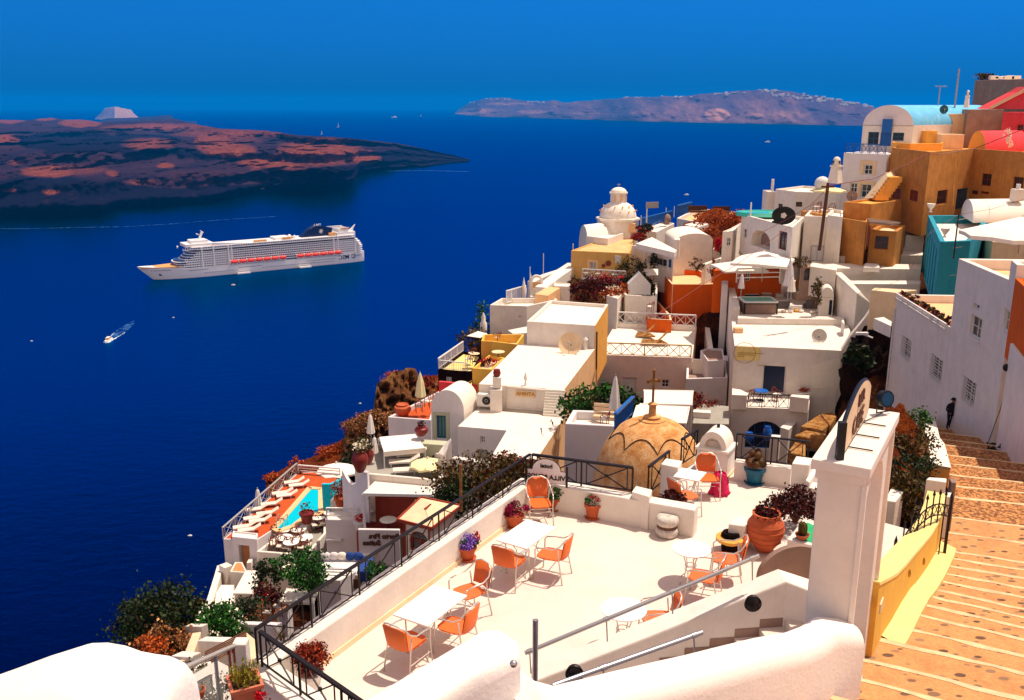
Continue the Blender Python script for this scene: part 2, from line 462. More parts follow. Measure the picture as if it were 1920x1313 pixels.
def shrub(name,label,c,r,n,size,m,cat='shrub',seed=1,clumps=9,flowers=None,nf=0,stem=True,group=None,fs=None):
 rnd=random.Random(seed);rr=r if isinstance(r,(tuple,list))else(r,r,r);c=V(c)
 t=thing(name,label,cat,(c.x,c.y,c.z-rr[2]),group)
 leaves(MB(),c,rr,n,size,rnd,clumps=clumps).build('foliage',m,t)
 if stem:
  mb=MB()
  for k in range(5):
   d=V((rnd.uniform(-.6,.6)*rr[0],rnd.uniform(-.6,.6)*rr[1],rnd.uniform(0,.6)*rr[2]))
   b=V((c.x,c.y,c.z-rr[2]*1.1));mb.tube([b,b+(c+d-b)*.5+V((rnd.uniform(-.1,.1)*rr[0],)*3),c+d],.05*rr[0]+.01,5,r2=.012*rr[0]+.004)
  mb.build('stem','brown_wood',t)
 if flowers:leaves(MB(),c+V((0,0,rr[2]*.12)),[k*1.02 for k in rr],nf,fs or size*.9,rnd,bias=.85,clumps=max(3,clumps-2)).build('flower',flowers,t)
 return t
cam=bpy.data.cameras.new('camera');co=bpy.data.objects.new('camera',cam);col.objects.link(co);scene.camera=co
cam.sensor_width=36;cam.lens=36*F/1920;cam.clip_end=90000;cam.clip_start=.2
co.rotation_euler=(PI/2-TH,0,0);co.location=(0,0,0)
SUNV=V((.27,.12,.72)).normalized()
el=math.asin(SUNV.z);az=math.atan2(SUNV.x,SUNV.y)
sl=bpy.data.lights.new('sun','SUN');so=bpy.data.objects.new('sun',sl);col.objects.link(so)
sl.energy=4.3;sl.angle=R(.5);sl.color=(1,.90,.76);so.rotation_euler=SUNV.to_track_quat('Z','Y').to_euler();so.location=(10,10,60)
w=bpy.data.worlds.new('World');scene.world=w;w.use_nodes=True;nt=w.node_tree;bg=nt.nodes['Background']
sky=nt.nodes.new('ShaderNodeTexSky');sky.sky_type='NISHITA';sky.sun_disc=False;sky.sun_elevation=el;sky.sun_rotation=az
sky.air_density=1.;sky.dust_density=.3;sky.ozone_density=3.
mx=nt.nodes.new('ShaderNodeMix');mx.data_type='RGBA';mx.blend_type='MULTIPLY';mx.inputs[0].default_value=1
tc=nt.nodes.new('ShaderNodeTexCoord');sp=nt.nodes.new('ShaderNodeSeparateXYZ');nt.links.new(tc.outputs['Generated'],sp.inputs[0])
rp=nt.nodes.new('ShaderNodeValToRGB');mi=nt.nodes.new('ShaderNodeMath');mi.operation='MINIMUM';mi.inputs[1].default_value=0;nt.links.new(sp.outputs['Y'],mi.inputs[0]);ma=nt.nodes.new('ShaderNodeMath');ma.operation='MULTIPLY_ADD';ma.inputs[1].default_value=-.8;nt.links.new(mi.outputs[0],ma.inputs[0]);nt.links.new(sp.outputs['Z'],ma.inputs[2]);nt.links.new(ma.outputs[0],rp.inputs[0])
e=rp.color_ramp.elements;e[0].position=.0;e[0].color=(.004,.125,.56,1);e[1].position=.62;e[1].color=(3.7,1.85,1.0,1)
k=e.new(.11);k.color=(.014,.255,.70,1);k=e.new(.22);k.color=(.016,.295,.76,1);k=e.new(.40);k.color=(.08,.36,.7,1)
nt.links.new(sky.outputs[0],mx.inputs[6]);nt.links.new(rp.outputs[0],mx.inputs[7]);nt.links.new(mx.outputs[2],bg.inputs[0]);bg.inputs[1].default_value=.12
scene.view_settings.view_transform='Standard';scene.view_settings.look='None';scene.view_settings.exposure=0.25;scene.view_settings.gamma=1
m=N('sea_water')
a=m.noise(.09,6,.65,sc=(1,1.8,1));b=m.noise(.9,4,.6);big=m.noise(.0022,4,.55,sc=(1,2.2,1))
m.col(m.ramp(big,[(.3,(.0,.0004,.020)),(.7,(.0,.0015,.036))]))
m.set(Roughness=.27,IOR=1.33);m.b.inputs['Specular IOR Level'].default_value=.32;m.b.inputs['Specular Tint'].default_value=(.0,.25,.9,1)
df=m.n('ShaderNodeBsdfDiffuse');gs=m.n('ShaderNodeBsdfGlossy',i_Roughness=.22,i_Color=(.0,.13,.42,1));lw=m.n('ShaderNodeLayerWeight',i_Blend=.06);xs_=m.n('ShaderNodeMixShader');m.l(m.b.inputs['Base Color'].links[0].from_socket,df.inputs[0]);m.l(lw.outputs['Fresnel'],xs_.inputs[0]);m.l(df.outputs[0],xs_.inputs[1]);m.l(gs.outputs[0],xs_.inputs[2]);m.l(xs_.outputs[0],m.t.nodes['Material Output'].inputs[0])
mm=m.n('ShaderNodeMath',operation='MULTIPLY_ADD',i_1=.25);m.l(b,mm.inputs[0]);m.l(a,mm.inputs[2]);m.bump(mm.outputs[0],.5,1.2)
for q_ in(df,gs,lw):m.l(m.b.inputs['Normal'].links[0].from_socket,q_.inputs['Normal'])
mb=MB();S_=34000.
ys=[-2500,-400,0,300,700,1200,2000,4000,8000,16000,S_];xs=[-S_,-12000,-4000,-1200,-300,300,1200,4000,12000,S_]
for i in range(len(xs)-1):
 for j in range(len(ys)-1):mb.quad((xs[i],ys[j],SEA),(xs[i+1],ys[j],SEA),(xs[i+1],ys[j+1],SEA),(xs[i],ys[j+1],SEA))
tag(mb.build('sea','sea_water',weld=True),kind='structure')
m=bpy.data.materials.new('haze');m.use_nodes=True;MAT['haze']=m;t=m.node_tree;t.nodes.remove(t.nodes['Principled BSDF'])
pv=t.nodes.new('ShaderNodeVolumePrincipled');pv.inputs['Color'].default_value=(.0,.32,1,1);pv.inputs['Density'].default_value=4.6e-5;pv.inputs['Anisotropy'].default_value=.0
t.links.new(pv.outputs[0],t.nodes['Material Output'].inputs['Volume'])
tag(MB().box((0,15000,(SEA-1+215)/2-0),(70000,42000,215-SEA+1)).build('haze','haze'),kind='stuff')
def interp(tab,x):
 if x<=tab[0][0]:return tab[0][1]
 for(a,b),(c,d)in zip(tab,tab[1:]):
  if x<=c:return lerp(b,d,(x-a)/(c-a))
 return tab[-1][1]
def fbm(x,y,s=0,o=5):
 from mathutils import noise
 return noise.fractal(V((x,y,s)),.9,2.1,o)
def isl_mat(name,cols,patch,pc,sc):
 m=N(name);a=m.noise(sc,8,.8,sc=(1,.16,1));b=m.noise(sc*16,8,.9,sc=(1,.1,1.5));d=m.noise(sc*.3,4,.6)
 at=m.n('ShaderNodeAttribute',attribute_name='patch');c=m.ramp(a,[(.3,cols[0]),(.5,cols[1]),(.7,cols[2])])
 ad=m.n('ShaderNodeMath',operation='MULTIPLY_ADD',i_1=.75);m.l(b,ad.inputs[0]);m.l(at.outputs['Fac'],ad.inputs[2])
 pf=m.ramp(ad.outputs[0],[(.62,0.),(1.05,1.)])
 c2=m.mix(pf,c,m.ramp(b,[(.3,pc[0]),(.5,pc[1]),(.68,pc[2])]))
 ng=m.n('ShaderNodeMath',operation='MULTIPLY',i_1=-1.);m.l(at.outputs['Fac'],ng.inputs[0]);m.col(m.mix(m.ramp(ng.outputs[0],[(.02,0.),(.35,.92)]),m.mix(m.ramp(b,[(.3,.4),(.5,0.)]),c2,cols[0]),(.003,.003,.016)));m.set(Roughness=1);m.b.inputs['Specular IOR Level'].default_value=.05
 m.bump(b,.7,6);return m
def setpatch(o,vals):
 at=o.data.attributes.new('patch','FLOAT','POINT')
 for i,v in enumerate(vals):at.data[i].value=v
isl_mat('lava',[(.008,.006,.026),(.028,.012,.026),(.060,.020,.028)],0,[(.07,.018,.018),(.16,.036,.022),(.36,.095,.030)],.006)
near=[(-200,412),(0,402),(50,401),(70,404),(110,400),(190,397),(222,384),(300,381),(390,374),(485,355),(560,352),(620,348),(663,344),(668,333),(660,328),(655,322),(700,318),(790,312),(880,303)]
near=[(-200,412),(0,402),(50,401),(110,400),(190,397),(222,384),(300,381),(390,374),(485,355),(560,352),(620,350),(650,347),(664,342),(668,331),(674,322),(700,318),(790,312),(880,303)]
far=[(-200,224),(0,225),(50,226),(70,223),(95,221),(130,225),(150,224),(185,229),(280,226),(330,222),(350,231),(420,242),(500,245),(560,254),(630,257),(680,262),(740,268),(800,280),(850,291),(880,300)]
PATCH=[(18,226,30,6,.9),(85,223,22,4,.9),(150,231,40,8,1),(10,262,26,11,1),(300,238,110,7,.75),(430,250,110,10,.7),(280,270,50,12,.7),(400,265,34,22,1),(430,282,50,14,.9),(90,322,52,11,.95),(150,318,60,12,.55),(310,311,18,5,.9),(210,325,14,6,.8),(270,342,40,6,.5),(15,357,16,4,.8),(95,360,16,5,.8),(30,305,18,6,.6),(500,303,55,13,.95),(600,285,80,26,.9),(680,295,35,14,.9),(540,312,40,8,.7),(560,275,40,12,.6),(450,262,45,10,.5),(200,300,160,14,.25),(420,330,120,16,.3),(330,345,60,8,.35),(480,318,14,4,.6)]
nc,nr=330,110;vs=[];pv_=[]
for i in range(nc+1):
 px=-190+i*(1070/nc);yn=interp(near,px);yf=interp(far,px)
 pr=[0]*(nr+1)
 for j in range(nr+1):
  t=j/nr;py=lerp(yn,yf,t)
  hm=min(1,(880-px)/260)*108+4
  z=hm*(t**.55)*(1-.15*math.sin(3*t*PI)**2)
  P0=gp((px,py),SEA+z)
  e1=min(1,t*8)*min(1,(1-t)*6+.12)
  z+=(fbm(P0.x*.0022,P0.y*.0010,3)*15+fbm(P0.x*.013,P0.y*.005,7)*4)*e1*min(1,(880-px)/200)
  if t<.02:z=-2+t*100
  P0=gp((px,py+1.6*fbm(px*.05,t*9,5)*(1 if 0<t<1 else.6)),SEA+max(z,-3))
  vs.append(P0)
  v=0
  for(a,b,ra,rb,k)in PATCH:v=max(v,k*max(0,1-((px-a)/ra)**2*.8-((py-b)/rb)**2*.8)**.4 if((px-a)/ra)**2*.8+((py-b)/rb)**2*.8<1 else 0)
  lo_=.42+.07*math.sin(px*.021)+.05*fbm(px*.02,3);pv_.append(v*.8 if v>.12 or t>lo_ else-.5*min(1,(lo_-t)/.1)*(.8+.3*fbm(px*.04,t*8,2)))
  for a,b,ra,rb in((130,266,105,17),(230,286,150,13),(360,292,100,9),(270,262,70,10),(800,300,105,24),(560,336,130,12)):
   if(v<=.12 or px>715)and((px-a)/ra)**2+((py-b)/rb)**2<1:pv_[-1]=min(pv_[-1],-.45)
 q=vs[-1];vs.append(V((q.x*1.06,q.y*1.06,SEA-3)));pv_.append(.2)
mb=MB();W_=nr+2;mb.v=vs;mb.f=[[i*W_+j,(i+1)*W_+j,(i+1)*W_+j+1,i*W_+j+1]for i in range(nc)for j in range(W_-1)];mb.fm=[0]*len(mb.f)
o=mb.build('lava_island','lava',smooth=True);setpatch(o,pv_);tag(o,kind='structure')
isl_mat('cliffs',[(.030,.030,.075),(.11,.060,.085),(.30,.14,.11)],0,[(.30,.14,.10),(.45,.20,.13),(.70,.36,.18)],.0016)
wl=[(852,214),(900,219),(1015,222),(1200,228),(1400,232),(1660,237)]
rd=[(852,213),(858,206),(880,193),(900,187),(940,183),(1000,192),(1040,188),(1060,193),(1075,192),(1135,186),(1200,182),(1280,181),(1340,174),(1400,170),(1460,169),(1505,176),(1570,187),(1640,202),(1662,208)]
P2=[(1345,215,26,13,1),(1000,210,40,5,.5),(900,208,40,6,.6),(880,213,30,4,.7),(1100,212,60,6,.4),(1480,215,60,8,.45),(1420,216,20,7,.5),(1200,210,60,10,.35),(1560,205,70,9,.3),(1500,190,60,6,.3),(950,195,60,4,.5)]
nc,nr=320,40;vs=[];pv_=[]
for i in range(nc+1):
 px=850+i*(812/nc);y0=interp(wl,px);y1=interp(rd,px)
 y1+=fbm(px*.03,2)*1.6
 D0=gp((px,y0),SEA)
 for j in range(nr+1):
  t=j/nr;py=lerp(y0,y1,t)
  d=1+(t**1.3)*.10+.004*fbm(px*.06,t*3,4)*min(1,t*5)+.012*fbm(px*.018,t*2,9)*min(1,t*5)
  r=ray((px,py));P0=r*(D0.y*d/r.y)
  vs.append(V((P0.x,P0.y,max(P0.z,SEA-2)if j else SEA-3)))
  v=0
  for(a,b,ra,rb,k)in P2:
   q=((px-a)/ra)**2+((py-b)/rb)**2
   if q<1:v=max(v,k*(1-q)**.4)
  pv_.append(v*.8)
 q=vs[-1];vs.append(V((q.x*1.15,q.y*1.15,SEA-3)));pv_.append(0)
mb=MB();W_=nr+2;mb.v=vs;mb.f=[[i*W_+j,(i+1)*W_+j,(i+1)*W_+j+1,i*W_+j+1]for i in range(nc)for j in range(W_-1)];mb.fm=[0]*len(mb.f)
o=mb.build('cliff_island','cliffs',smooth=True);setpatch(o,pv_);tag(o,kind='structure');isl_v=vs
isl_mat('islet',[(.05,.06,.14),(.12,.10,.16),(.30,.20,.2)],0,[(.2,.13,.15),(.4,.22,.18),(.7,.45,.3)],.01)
for nm,y0,prof,m_,dep in(('white_cliff_islet',224,[(178,222),(190,212),(196,203),(215,200),(230,203),(246,206),(251,213),(262,222)],'islet',.08),('dark_headland',234,[(180,231),(200,222),(240,221),(280,219),(300,217),(322,216),(326,224),(362,229),(370,233)],'lava',.15)):
 mb=MB();K=60;x0,x1=prof[0][0],prof[-1][0];vs=[]
 for i in range(K+1):
  px=lerp(x0,x1,i/K);a=gp((px,y0),SEA);yt=interp(prof,px)+fbm(px*.2,1)*.8
  for t,dd in((0,1),(.45,1.01),(.8,1.025),(1,1.05)):
   r=ray((px,lerp(y0,yt,t)));vs.append(r*(a.y*dd/r.y))
  q=vs[-1];vs.append(V((q.x*(1+dep),q.y*(1+dep),SEA-2)))
 mb.v=vs;mb.f=[[i*5+j,i*5+5+j,i*5+6+j,i*5+1+j]for i in range(K)for j in range(4)];mb.fm=[0]*len(mb.f)
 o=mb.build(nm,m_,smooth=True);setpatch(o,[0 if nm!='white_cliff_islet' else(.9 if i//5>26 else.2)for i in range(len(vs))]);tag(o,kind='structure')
plain('far_white',(.86,.80,.74),.8)
rnd=random.Random(4)
def isl_pt(px,py):
 c=int((px-850)/812*320);c=max(0,min(320,c));y0=interp(wl,px);y1=interp(rd,px);j=int(max(0,min(1,(y0-py)/(y0-y1)))*40)
 return isl_v[c*42+j]
vil=[(1440,170,30,2.5,22),(1350,176,15,2,8),(1460,178,18,3,10),(1505,182,24,4,22),(1545,187,30,5,28),(1590,194,24,5,20),(1625,200,12,4,10),(1380,174,20,2,6),(1180,183,40,1.5,8),(1275,182,30,2,8),(920,185,30,2,8),(1010,191,28,3,16),(890,192,20,3,5),(960,188,20,3,5)]
hm_=[]
for K in range(5):
 mb=MB()
 for q in range(2+K%3):mb.box((rnd.uniform(-12,12),rnd.uniform(-5,5),3),(rnd.uniform(10,22),12,rnd.uniform(8,16)))
 mb.prism([(-9,-6),(9,-6),(9,6),(-9,6)],-4,10)
 hm_.append(mb.build('far_house','far_white'));hm_[-1]['category']='house'
used=set();nh=0
for(a,b,sx,sy,n)in vil:
 for _ in range(n):
  px=a+rnd.gauss(0,sx*.5);py=b+rnd.gauss(0,sy*.5);k=rnd.randrange(5)
  py=max(py,interp(rd,px)-.6)
  o=hm_[k]if k not in used else hm_[k].copy()
  if k in used:col.objects.link(o)
  used.add(k);P0=isl_pt(px,py);s=rnd.uniform(.7,1.5)
  o.location=P0+V((0,-15,2));o.scale=(s,s,s*.9);o.rotation_euler=(0,0,rnd.uniform(-.5,.5))
  o['label']='tiny white house of the far village along the top of the island at the horizon';o['group']='houses on the far island'
plain('ship_white',(.86,.82,.78),.4,vary=.02);plain('ship_deck',(.75,.36,.10),.8);plain('ship_blue',(.03,.07,.20),.3);plain('ship_dark',(.02,.02,.04),.4)
plain('lifeboat_red',(1.,.05,.01),.5);plain('ship_navy',(.004,.008,.05),.3)
bow=gp(cSH(212,512),SEA);stern=gp(cSH(1780,360),SEA);sd=(stern-bow);SL=sd.length;sd.normalize();sn=V((sd.y,-sd.x,0))
if sn.y>0:sn=-sn
ship=thing('cruise_ship','long white cruise ship with red lifeboats and a dark funnel lying in the bay','cruise ship',bow)
KX=SL/270.
yv=sn;MS=Matrix(((sd.x,yv.x,0,bow.x+sn.x*-16),(sd.y,yv.y,0,bow.y+sn.y*-16),(0,0,1,SEA),(0,0,0,1)))
MS=MS@Matrix.Scale(KX,4)
def SB():q=MB();q.M=MS;return q
hull=SB();st=[]
def hw(x,z):
 t=max(0,min(1,(x+17*(z/16))/(60)));return 16*math.sin(t*PI/2)**.75 if t<1 else 16*(1-.25*max(0,(x-235)/35)**2)
def dz(x):return 11+(6.5*((60-x)/82)**1.0 if x<60 else 0)+(3 if x>238 else 0)
xs_=[-17,-14,-10,-5,0,8,18,30,45,60,90,130,180,225,238,238.5,252,262,270]
rows=[]
for x in xs_:
 r=[]
 for k,tz in enumerate((0,.3,.6,.85,1)):
  z=dz(x)*tz-1*(k==0);xb=max(x,-17*z/16*1.0);r.append((xb,hw(xb,z)*(1 if k else.93)if x>-17 else.05,z))
 rows.append(r)
vs=[]
for r in rows:vs+=[(a,b,c)for a,b,c in r]+[(a,-b,c)for a,b,c in r[::-1]]
hull.add(vs,[(i*10+k,i*10+k+1,i*10+11+k,i*10+10+k)for i in range(len(xs_)-1)for k in range(9)]+[tuple(range((len(xs_)-1)*10,len(xs_)*10))])
ho=hull.build('hull','ship_white',ship,auto=35)
pw=SB()
for(xa,xb,z,st_)in((40,62,9.3,2.1),(100,128,7.6,2.1),(58,100,5,3),(130,200,5,3.2),(188,226,7.6,2.1),(182,226,4.6,2.1),(-2,18,11.5,2.2)):
 x=xa
 while x<xb:
  y=hw(x,z)+.04;pw.box((x,y,z),(1.1,.16,.9));x+=st_
pw.box((8,hw(8,6)*.97,6.3),(4.4,.6,2.6));pw.build('porthole','ship_dark',ho)
pw=SB();pw.prism([(a,b*.95)for a,b in[(x,hw(x,16))for x in(-15,-11,-5,0,8,20,32)]]+[(a,-b*.95)for a,b in[(x,hw(x,16))for x in(32,20,8,0,-5,-11,-15)]],14.2,15.6)
pw.build('foredeck','ship_deck',ship)
dk=SB();cw=SB();dv=SB();gl=SB()
rnd=random.Random(2)
NZ=9
for k in range(NZ):
 z=11.2+k*2.75;xf=22+max(0,k-1)*3.2+(0 if k!=3 else-5);xe=268-max(0,k-4)*1.6-max(0,k-6)*1.6
 w0=16. if k!=3 else 17.5
 xm=xe if k<8 else 262
 x00=xf
 fr=[(xf+(1-math.cos(a))*10,16*math.sin(a))for a in[i*PI/2/5 for i in range(6)]]
 sl_=fr+[(xe-4,16),(xe,12)]
 sl_=sl_+[(a,-b)for a,b in sl_[::-1]]
 dk.prism(sl_,z,z+.9 if(k in(1,3))else z+.6)
 inn=[(a+2,b*.9)for a,b in fr]+[(xe-6,14.6)];inn=inn+[(a,-b)for a,b in inn[::-1]]
 (cw if k!=7 else gl).prism(inn,z+.6,z+2.76)
 x=xf+12 if k<8 else 34
 while x<xe-6:
  if not(k<2 and 88<x<228):
   blue=(1<k<7 and 92<x<226)
   if k!=7 and not(k in(0,)and x<40):dv.box((x,15.3,z+1.6),(.55 if not blue else.3,1.5,2.4))
   if k not in(7,):dv.box((x+1.4,15.6,z+.95),(2.4,.2,.8 if not blue else.4))
  x+=2.9
dk.prism([(44,15.9),(256,15.9),(256,-15.9),(44,-15.9)],11.2+NZ*2.75,11.2+NZ*2.75+1.)
for x in(56,70,88,92,226,232,256):dv.box((x,15.5,24),(1.4,1.6,25))
dk.build('deck_slab','ship_white',ship,bevel=0);cw.build('cabin_wall','ship_blue',ship);dv.build('balcony_divider','ship_white',ship);gl.build('dark_window_band','ship_dark',ship)
zt_=11.2+NZ*2.75+1
up_=SB();up_.prism([(38,13),(72,14),(72,-14),(38,-13)],zt_,zt_+3.5);up_.build('bridge_deckhouse','ship_white',ship);up_=SB();up_.prism([(46,9),(66,10),(66,-10),(46,-9)],zt_+3.5,zt_+7)
up_.ext([(70,14,zt_),(118,14,zt_),(70,14,zt_+3.8)],(0,1.2,0));up_.build('upper_works','ship_white',ship);up_=SB();up_.prism([(232,14),(258,13),(258,-13),(232,-14)],zt_,zt_+4);up_.prism([(236,11),(250,11),(250,-11),(236,-11)],zt_+4,zt_+8)
up_.build('aft_deckhouse','ship_white',ship);up_=SB();up_.prism([(150,10),(170,10),(170,-10),(150,-10)],zt_,zt_+3)
up_.build('upper_works','ship_white',ship)
q=SB();q.box((130,11,zt_+1.2),(16,4,2));q.box((166,11,zt_+2),(14,3,2));q.box((228,6,zt_+2),(10,12,3));q.box((245,6,zt_+8.4),(10,12,1));q.build('sun_deck','ship_deck',ship)
q=SB();q.bar((58,0,zt_+7),(62,0,zt_+16),2.4,2.4);q.bar((56,-4,zt_+13.5),(56,6,zt_+13.5),1,1);q.bar((64,0,zt_+15),(60,0,zt_+18),.8,.8);q.build('radar_mast','ship_white',ship)
for(x,y,r)in((40,8,2.4),(49,8,1.6),(170,6,2.6),(176,8,1.5),(30,6,1.2)):
 q=SB();q.ball((x,y,zt_+(3 if x>60 or x>44 else.8)),r);q.cyl((x,y,zt_-1),.8,3);q.build('radome','ship_white',ship,smooth=True)
q=SB();q.ext([(186,-6,zt_),(226,-6,zt_),(229,-6,zt_+8),(216,-6,zt_+13),(206,-6,zt_+14),(196,-6,zt_+9)],(0,12,0));fo=q.build('funnel','ship_navy',ship)
q=SB()
for k in range(16):
 a=k*PI/8;r=3.4 if k%2==0 else 2.3;q.bar((213,6.15,zt_+6.5),(213+r*math.cos(a),6.15,zt_+6.5+r*math.sin(a)),.5,.2)
for k in range(4):q.bar((203+k*2.7,5,zt_+11),(205.5+k*2.7,5,zt_+16.5),.9,.5)
q.tube([(199,5,zt_+10),(204,5,zt_+12.5),(212,5,zt_+16)],.5,5);q.build('funnel_emblem','ship_white',fo)
q=SB()
for k in range(6):q.bar((230+k*3.4,-12,zt_+9.5),(230+k*3.4,12,zt_+9.5),.5,.5)
q.bar((228,12,zt_+9.5),(250,12,zt_+9.5),.6,.6);q.bar((228,-12,zt_+9.5),(250,-12,zt_+9.5),.6,.6)
for k in range(3):q.bar((230+k*8,12,zt_),(230+k*8,12,zt_+9.5),.5,.5)
q.ext([(252,3,zt_+4),(258,3,zt_+4),(262,3,zt_+12)],(0,2,0));q.build('aft_pergola','ship_white',ship)
lb=None
for k in range(13):
 x=94+k*10.3 if k<7 else 94+k*10.3+13
 if x>232:break
 q=SB();q.lathe([(.05,-4.6),(1.9,-4.1),(2.5,-2),(2.6,0),(2.5,2),(1.9,4.1),(.05,4.6)],n=10)
 for i_,v_ in enumerate(q.v):loc=MS.inverted()@v_;q.v[i_]=MS@V((x+loc.z,17.2+loc.x*.8,15.2+loc.y))
 o=q.build('lifeboat','lifeboat_red',ship,smooth=True)
 g=SB();g.prism([(x-4,18.3),(x+4,18.3),(x+3.6,16),(x-3.6,16)],12.6,14.2);g.build('lifeboat_hull','ship_white',o)
 g=SB();g.bar((x-5,15,18),(x-5,18,17),.7,.7);g.bar((x-5,18,17),(x-5,18,12),.5,.5);g.build('davit','ship_white',ship)
q=SB()
for(x0_,x1_)in((96,112),(176,192)):
 q.box(((x0_+x1_)/2,19,.9),(x1_-x0_,5,1.4))
 for k in range(4):q.bar((x0_+k*4,17,1),(x0_+k*4,17,5),.4,.4)
q.build('tender_platform','ship_white',ship)
def text(body,name,m,size,M,parent,flip=True,ext=.02,bold=0.0):
 c=bpy.data.curves.new(name,'FONT');c.body=body;c.size=size;c.extrude=ext;c.offset=bold;c.align_x='CENTER';c.align_y='CENTER';c.resolution_u=3
 t=bpy.data.objects.new('tmp',c);col.objects.link(t)
 bpy.context.view_layer.update();me=bpy.data.meshes.new_from_object(t.evaluated_get(bpy.context.evaluated_depsgraph_get()))
 bpy.data.objects.remove(t)
 q=MB();q.M=M@(Matrix.Scale(-1,4,V((1,0,0)))if flip else Matrix())
 q.add([v.co.copy()for v in me.vertices],[tuple(p.vertices)for p in me.polygons])
 return q.build(name,m,parent)
TM=MS@Matrix(((1,0,0,240),(0,0,1,16.15),(0,-1,0,8.3),(0,0,0,1)))
TM=MS@Matrix(((-1,0,0,240),(0,0,1,16.1),(0,1,0,8),(0,0,0,1)))
TXT_FRAME=lambda o,ex,ez:Matrix(((ex.x,ez.x,ex.cross(ez).x,o.x),(ex.y,ez.y,ex.cross(ez).y,o.y),(ex.z,ez.z,ex.cross(ez).z,o.z),(0,0,0,1)))
tf=TXT_FRAME(MS@V((239,16.5,8.2)),sd,V((0,0,1)))
text('MSC','hull_lettering','ship_navy',7.6*KX,tf,ho,True,.2,.1)
q=SB()
for k in range(16):
 a=k*PI/8;r=4.2 if k%2==0 else 3.;q.bar((253+1.9*math.cos(a),14.9,8.5+1.9*math.sin(a)),(253+r*math.cos(a),14.9,8.5+r*math.sin(a)),.55,.5)
q.tube([(253+2*math.cos(a*PI/8),14.9,8.5+2*math.sin(a*PI/8))for a in range(16)],.35,5,closed=True);q.bar((258,14.6,8.5),(262,14,8.5),.4,.4);q.build('hull_emblem','ship_navy',ho)
def foam(name,label,pts,dens,w0=None):
 mb=MB();mb.poly(pts);o=mb.build(name,'foam');return tag(o,kind='structure')
m=N('foam');a=m.noise(.12,6,.6);tr=m.n('ShaderNodeBsdfTransparent');ms=m.n('ShaderNodeMixShader');m.col((.12,.42,.85));m.set(Roughness=.7)
m.l(m.ramp(a,[(.42,0.),(.75,.42)]),ms.inputs[0]);m.l(tr.outputs[0],ms.inputs[1]);m.l(m.b.outputs[0],ms.inputs[2]);m.l(ms.outputs[0],m.t.nodes['Material Output'].inputs[0])
plain('foam_white',(.85,.9,.92),.8)
def sp3(px,py,dz_=.25):return gp((px,py),SEA+dz_)
bp=gp((203,640),SEA);bd=(gp((230,620),SEA)-bp).normalized();bn=V((-bd.y,bd.x,0))
spb=thing('motor_launch','small white launch speeding with a foamy wake left of the cruise ship','boat',bp)
BM=Matrix(((-bd.x,-bn.x,0,bp.x),(-bd.y,-bn.y,0,bp.y),(0,0,1,SEA),(0,0,0,1)))
q=MB();q.M=BM;q.prism([(8,0),(5,1.8),(0,2.4),(-7,2.2),(-7,-2.2),(0,-2.4),(5,-1.8)],0,1.7);q.build('hull','ship_white',spb)
q=MB();q.M=BM;q.prism([(3,1.3),(-4,1.5),(-4,-1.5),(3,-1.3)],1.7,3.6);q.build('cabin','ship_deck',spb)
q=MB();q.M=BM;q.box((0,0,3.8),(6,2.8,.3));q.build('canopy','ship_white',spb)
mb=MB();q=[]
def wk(a,b):v=bp+bd*a+bn*b;return(v.x,v.y,SEA+.35)
tag(MB().poly([wk(-9,-1),wk(-9,1),wk(10,5),wk(45,6),wk(75,4),wk(85,1),wk(70,-3),wk(45,-5),wk(10,-5)]).build('wake','foam'),kind='structure')
mb=MB()
for sg in(-1,1):
 for k in range(22):
  a=k*1.9-6;b_=sg*(1.8+k*.16)+random.Random(k+sg).uniform(-.6,.6);v=bp+bd*a+bn*b_;mb.ball((v.x,v.y,SEA+.2),random.Random(k*3+sg).uniform(.4,1.5)*(1-k/36),6,4,.3)
tag(mb.build('wake_foam','foam_white'),kind='structure')
def wakeline(pts,w):
 mb=MB();P=[gp(p,SEA+.3)for p in pts]
 for a,b in zip(P,P[1:]):n=V((0,1,0));mb.quad(a-n*w,b-n*w,b+n*w,a+n*w)
 tag(mb.build('old_wake','foam'),kind='structure')
wakeline([(0,429),(60,429),(130,427),(240,425),(320,420),(420,412),(520,406)],3)
wakeline([(640,322),(700,321),(800,320),(880,322)],12)
wakeline([(108,402),(150,400),(200,397),(225,386)],6);wakeline([(375,376),(400,373)],5)
def sail(px,py,hpx,label):
 b=gp((px,py),SEA);D_=proj(b)[2];h=hpx*D_/F
 t=thing('sailing_boat',label,'boat',b)
 MB().prism([(b.x-h*.3,b.y),(b.x,b.y-h*.06),(b.x+h*.25,b.y-h*.05),(b.x+h*.25,b.y+h*.05),(b.x,b.y+h*.06)],SEA,SEA+h*.08).build('hull','ship_white',t)
 MB().ext([b+V((0,0,h*.1)),b+V((h*.22,0,h*.12)),b+V((0,0,h))],(0,h*.01,0)).build('sail','far_white',t)
 MB().bar(b,b+V((0,0,h*1.05)),h*.015).build('mast','ship_white',t)
sail(634,239,9,'white sailing boat beyond the lava island, the farther right of the two');sail(603,252,8,'small sailing boat just above the shore of the lava island');sail(789,219,5,'tiny sailing boat near the tip of the long island')
def skiff(px,py,L,label):
 b=gp((px,py),SEA);q=MB();q.prism([(b.x-L/2,b.y),(b.x-L*.2,b.y-L*.16),(b.x+L/2,b.y-L*.16),(b.x+L/2,b.y+L*.16),(b.x-L*.2,b.y+L*.16)],SEA-.2,SEA+L*.16);q.box((b.x+L*.1,b.y,SEA+L*.22),(L*.4,L*.22,L*.16))
 t=q.build('small_boat','ship_white');tag(t,label,'boat')
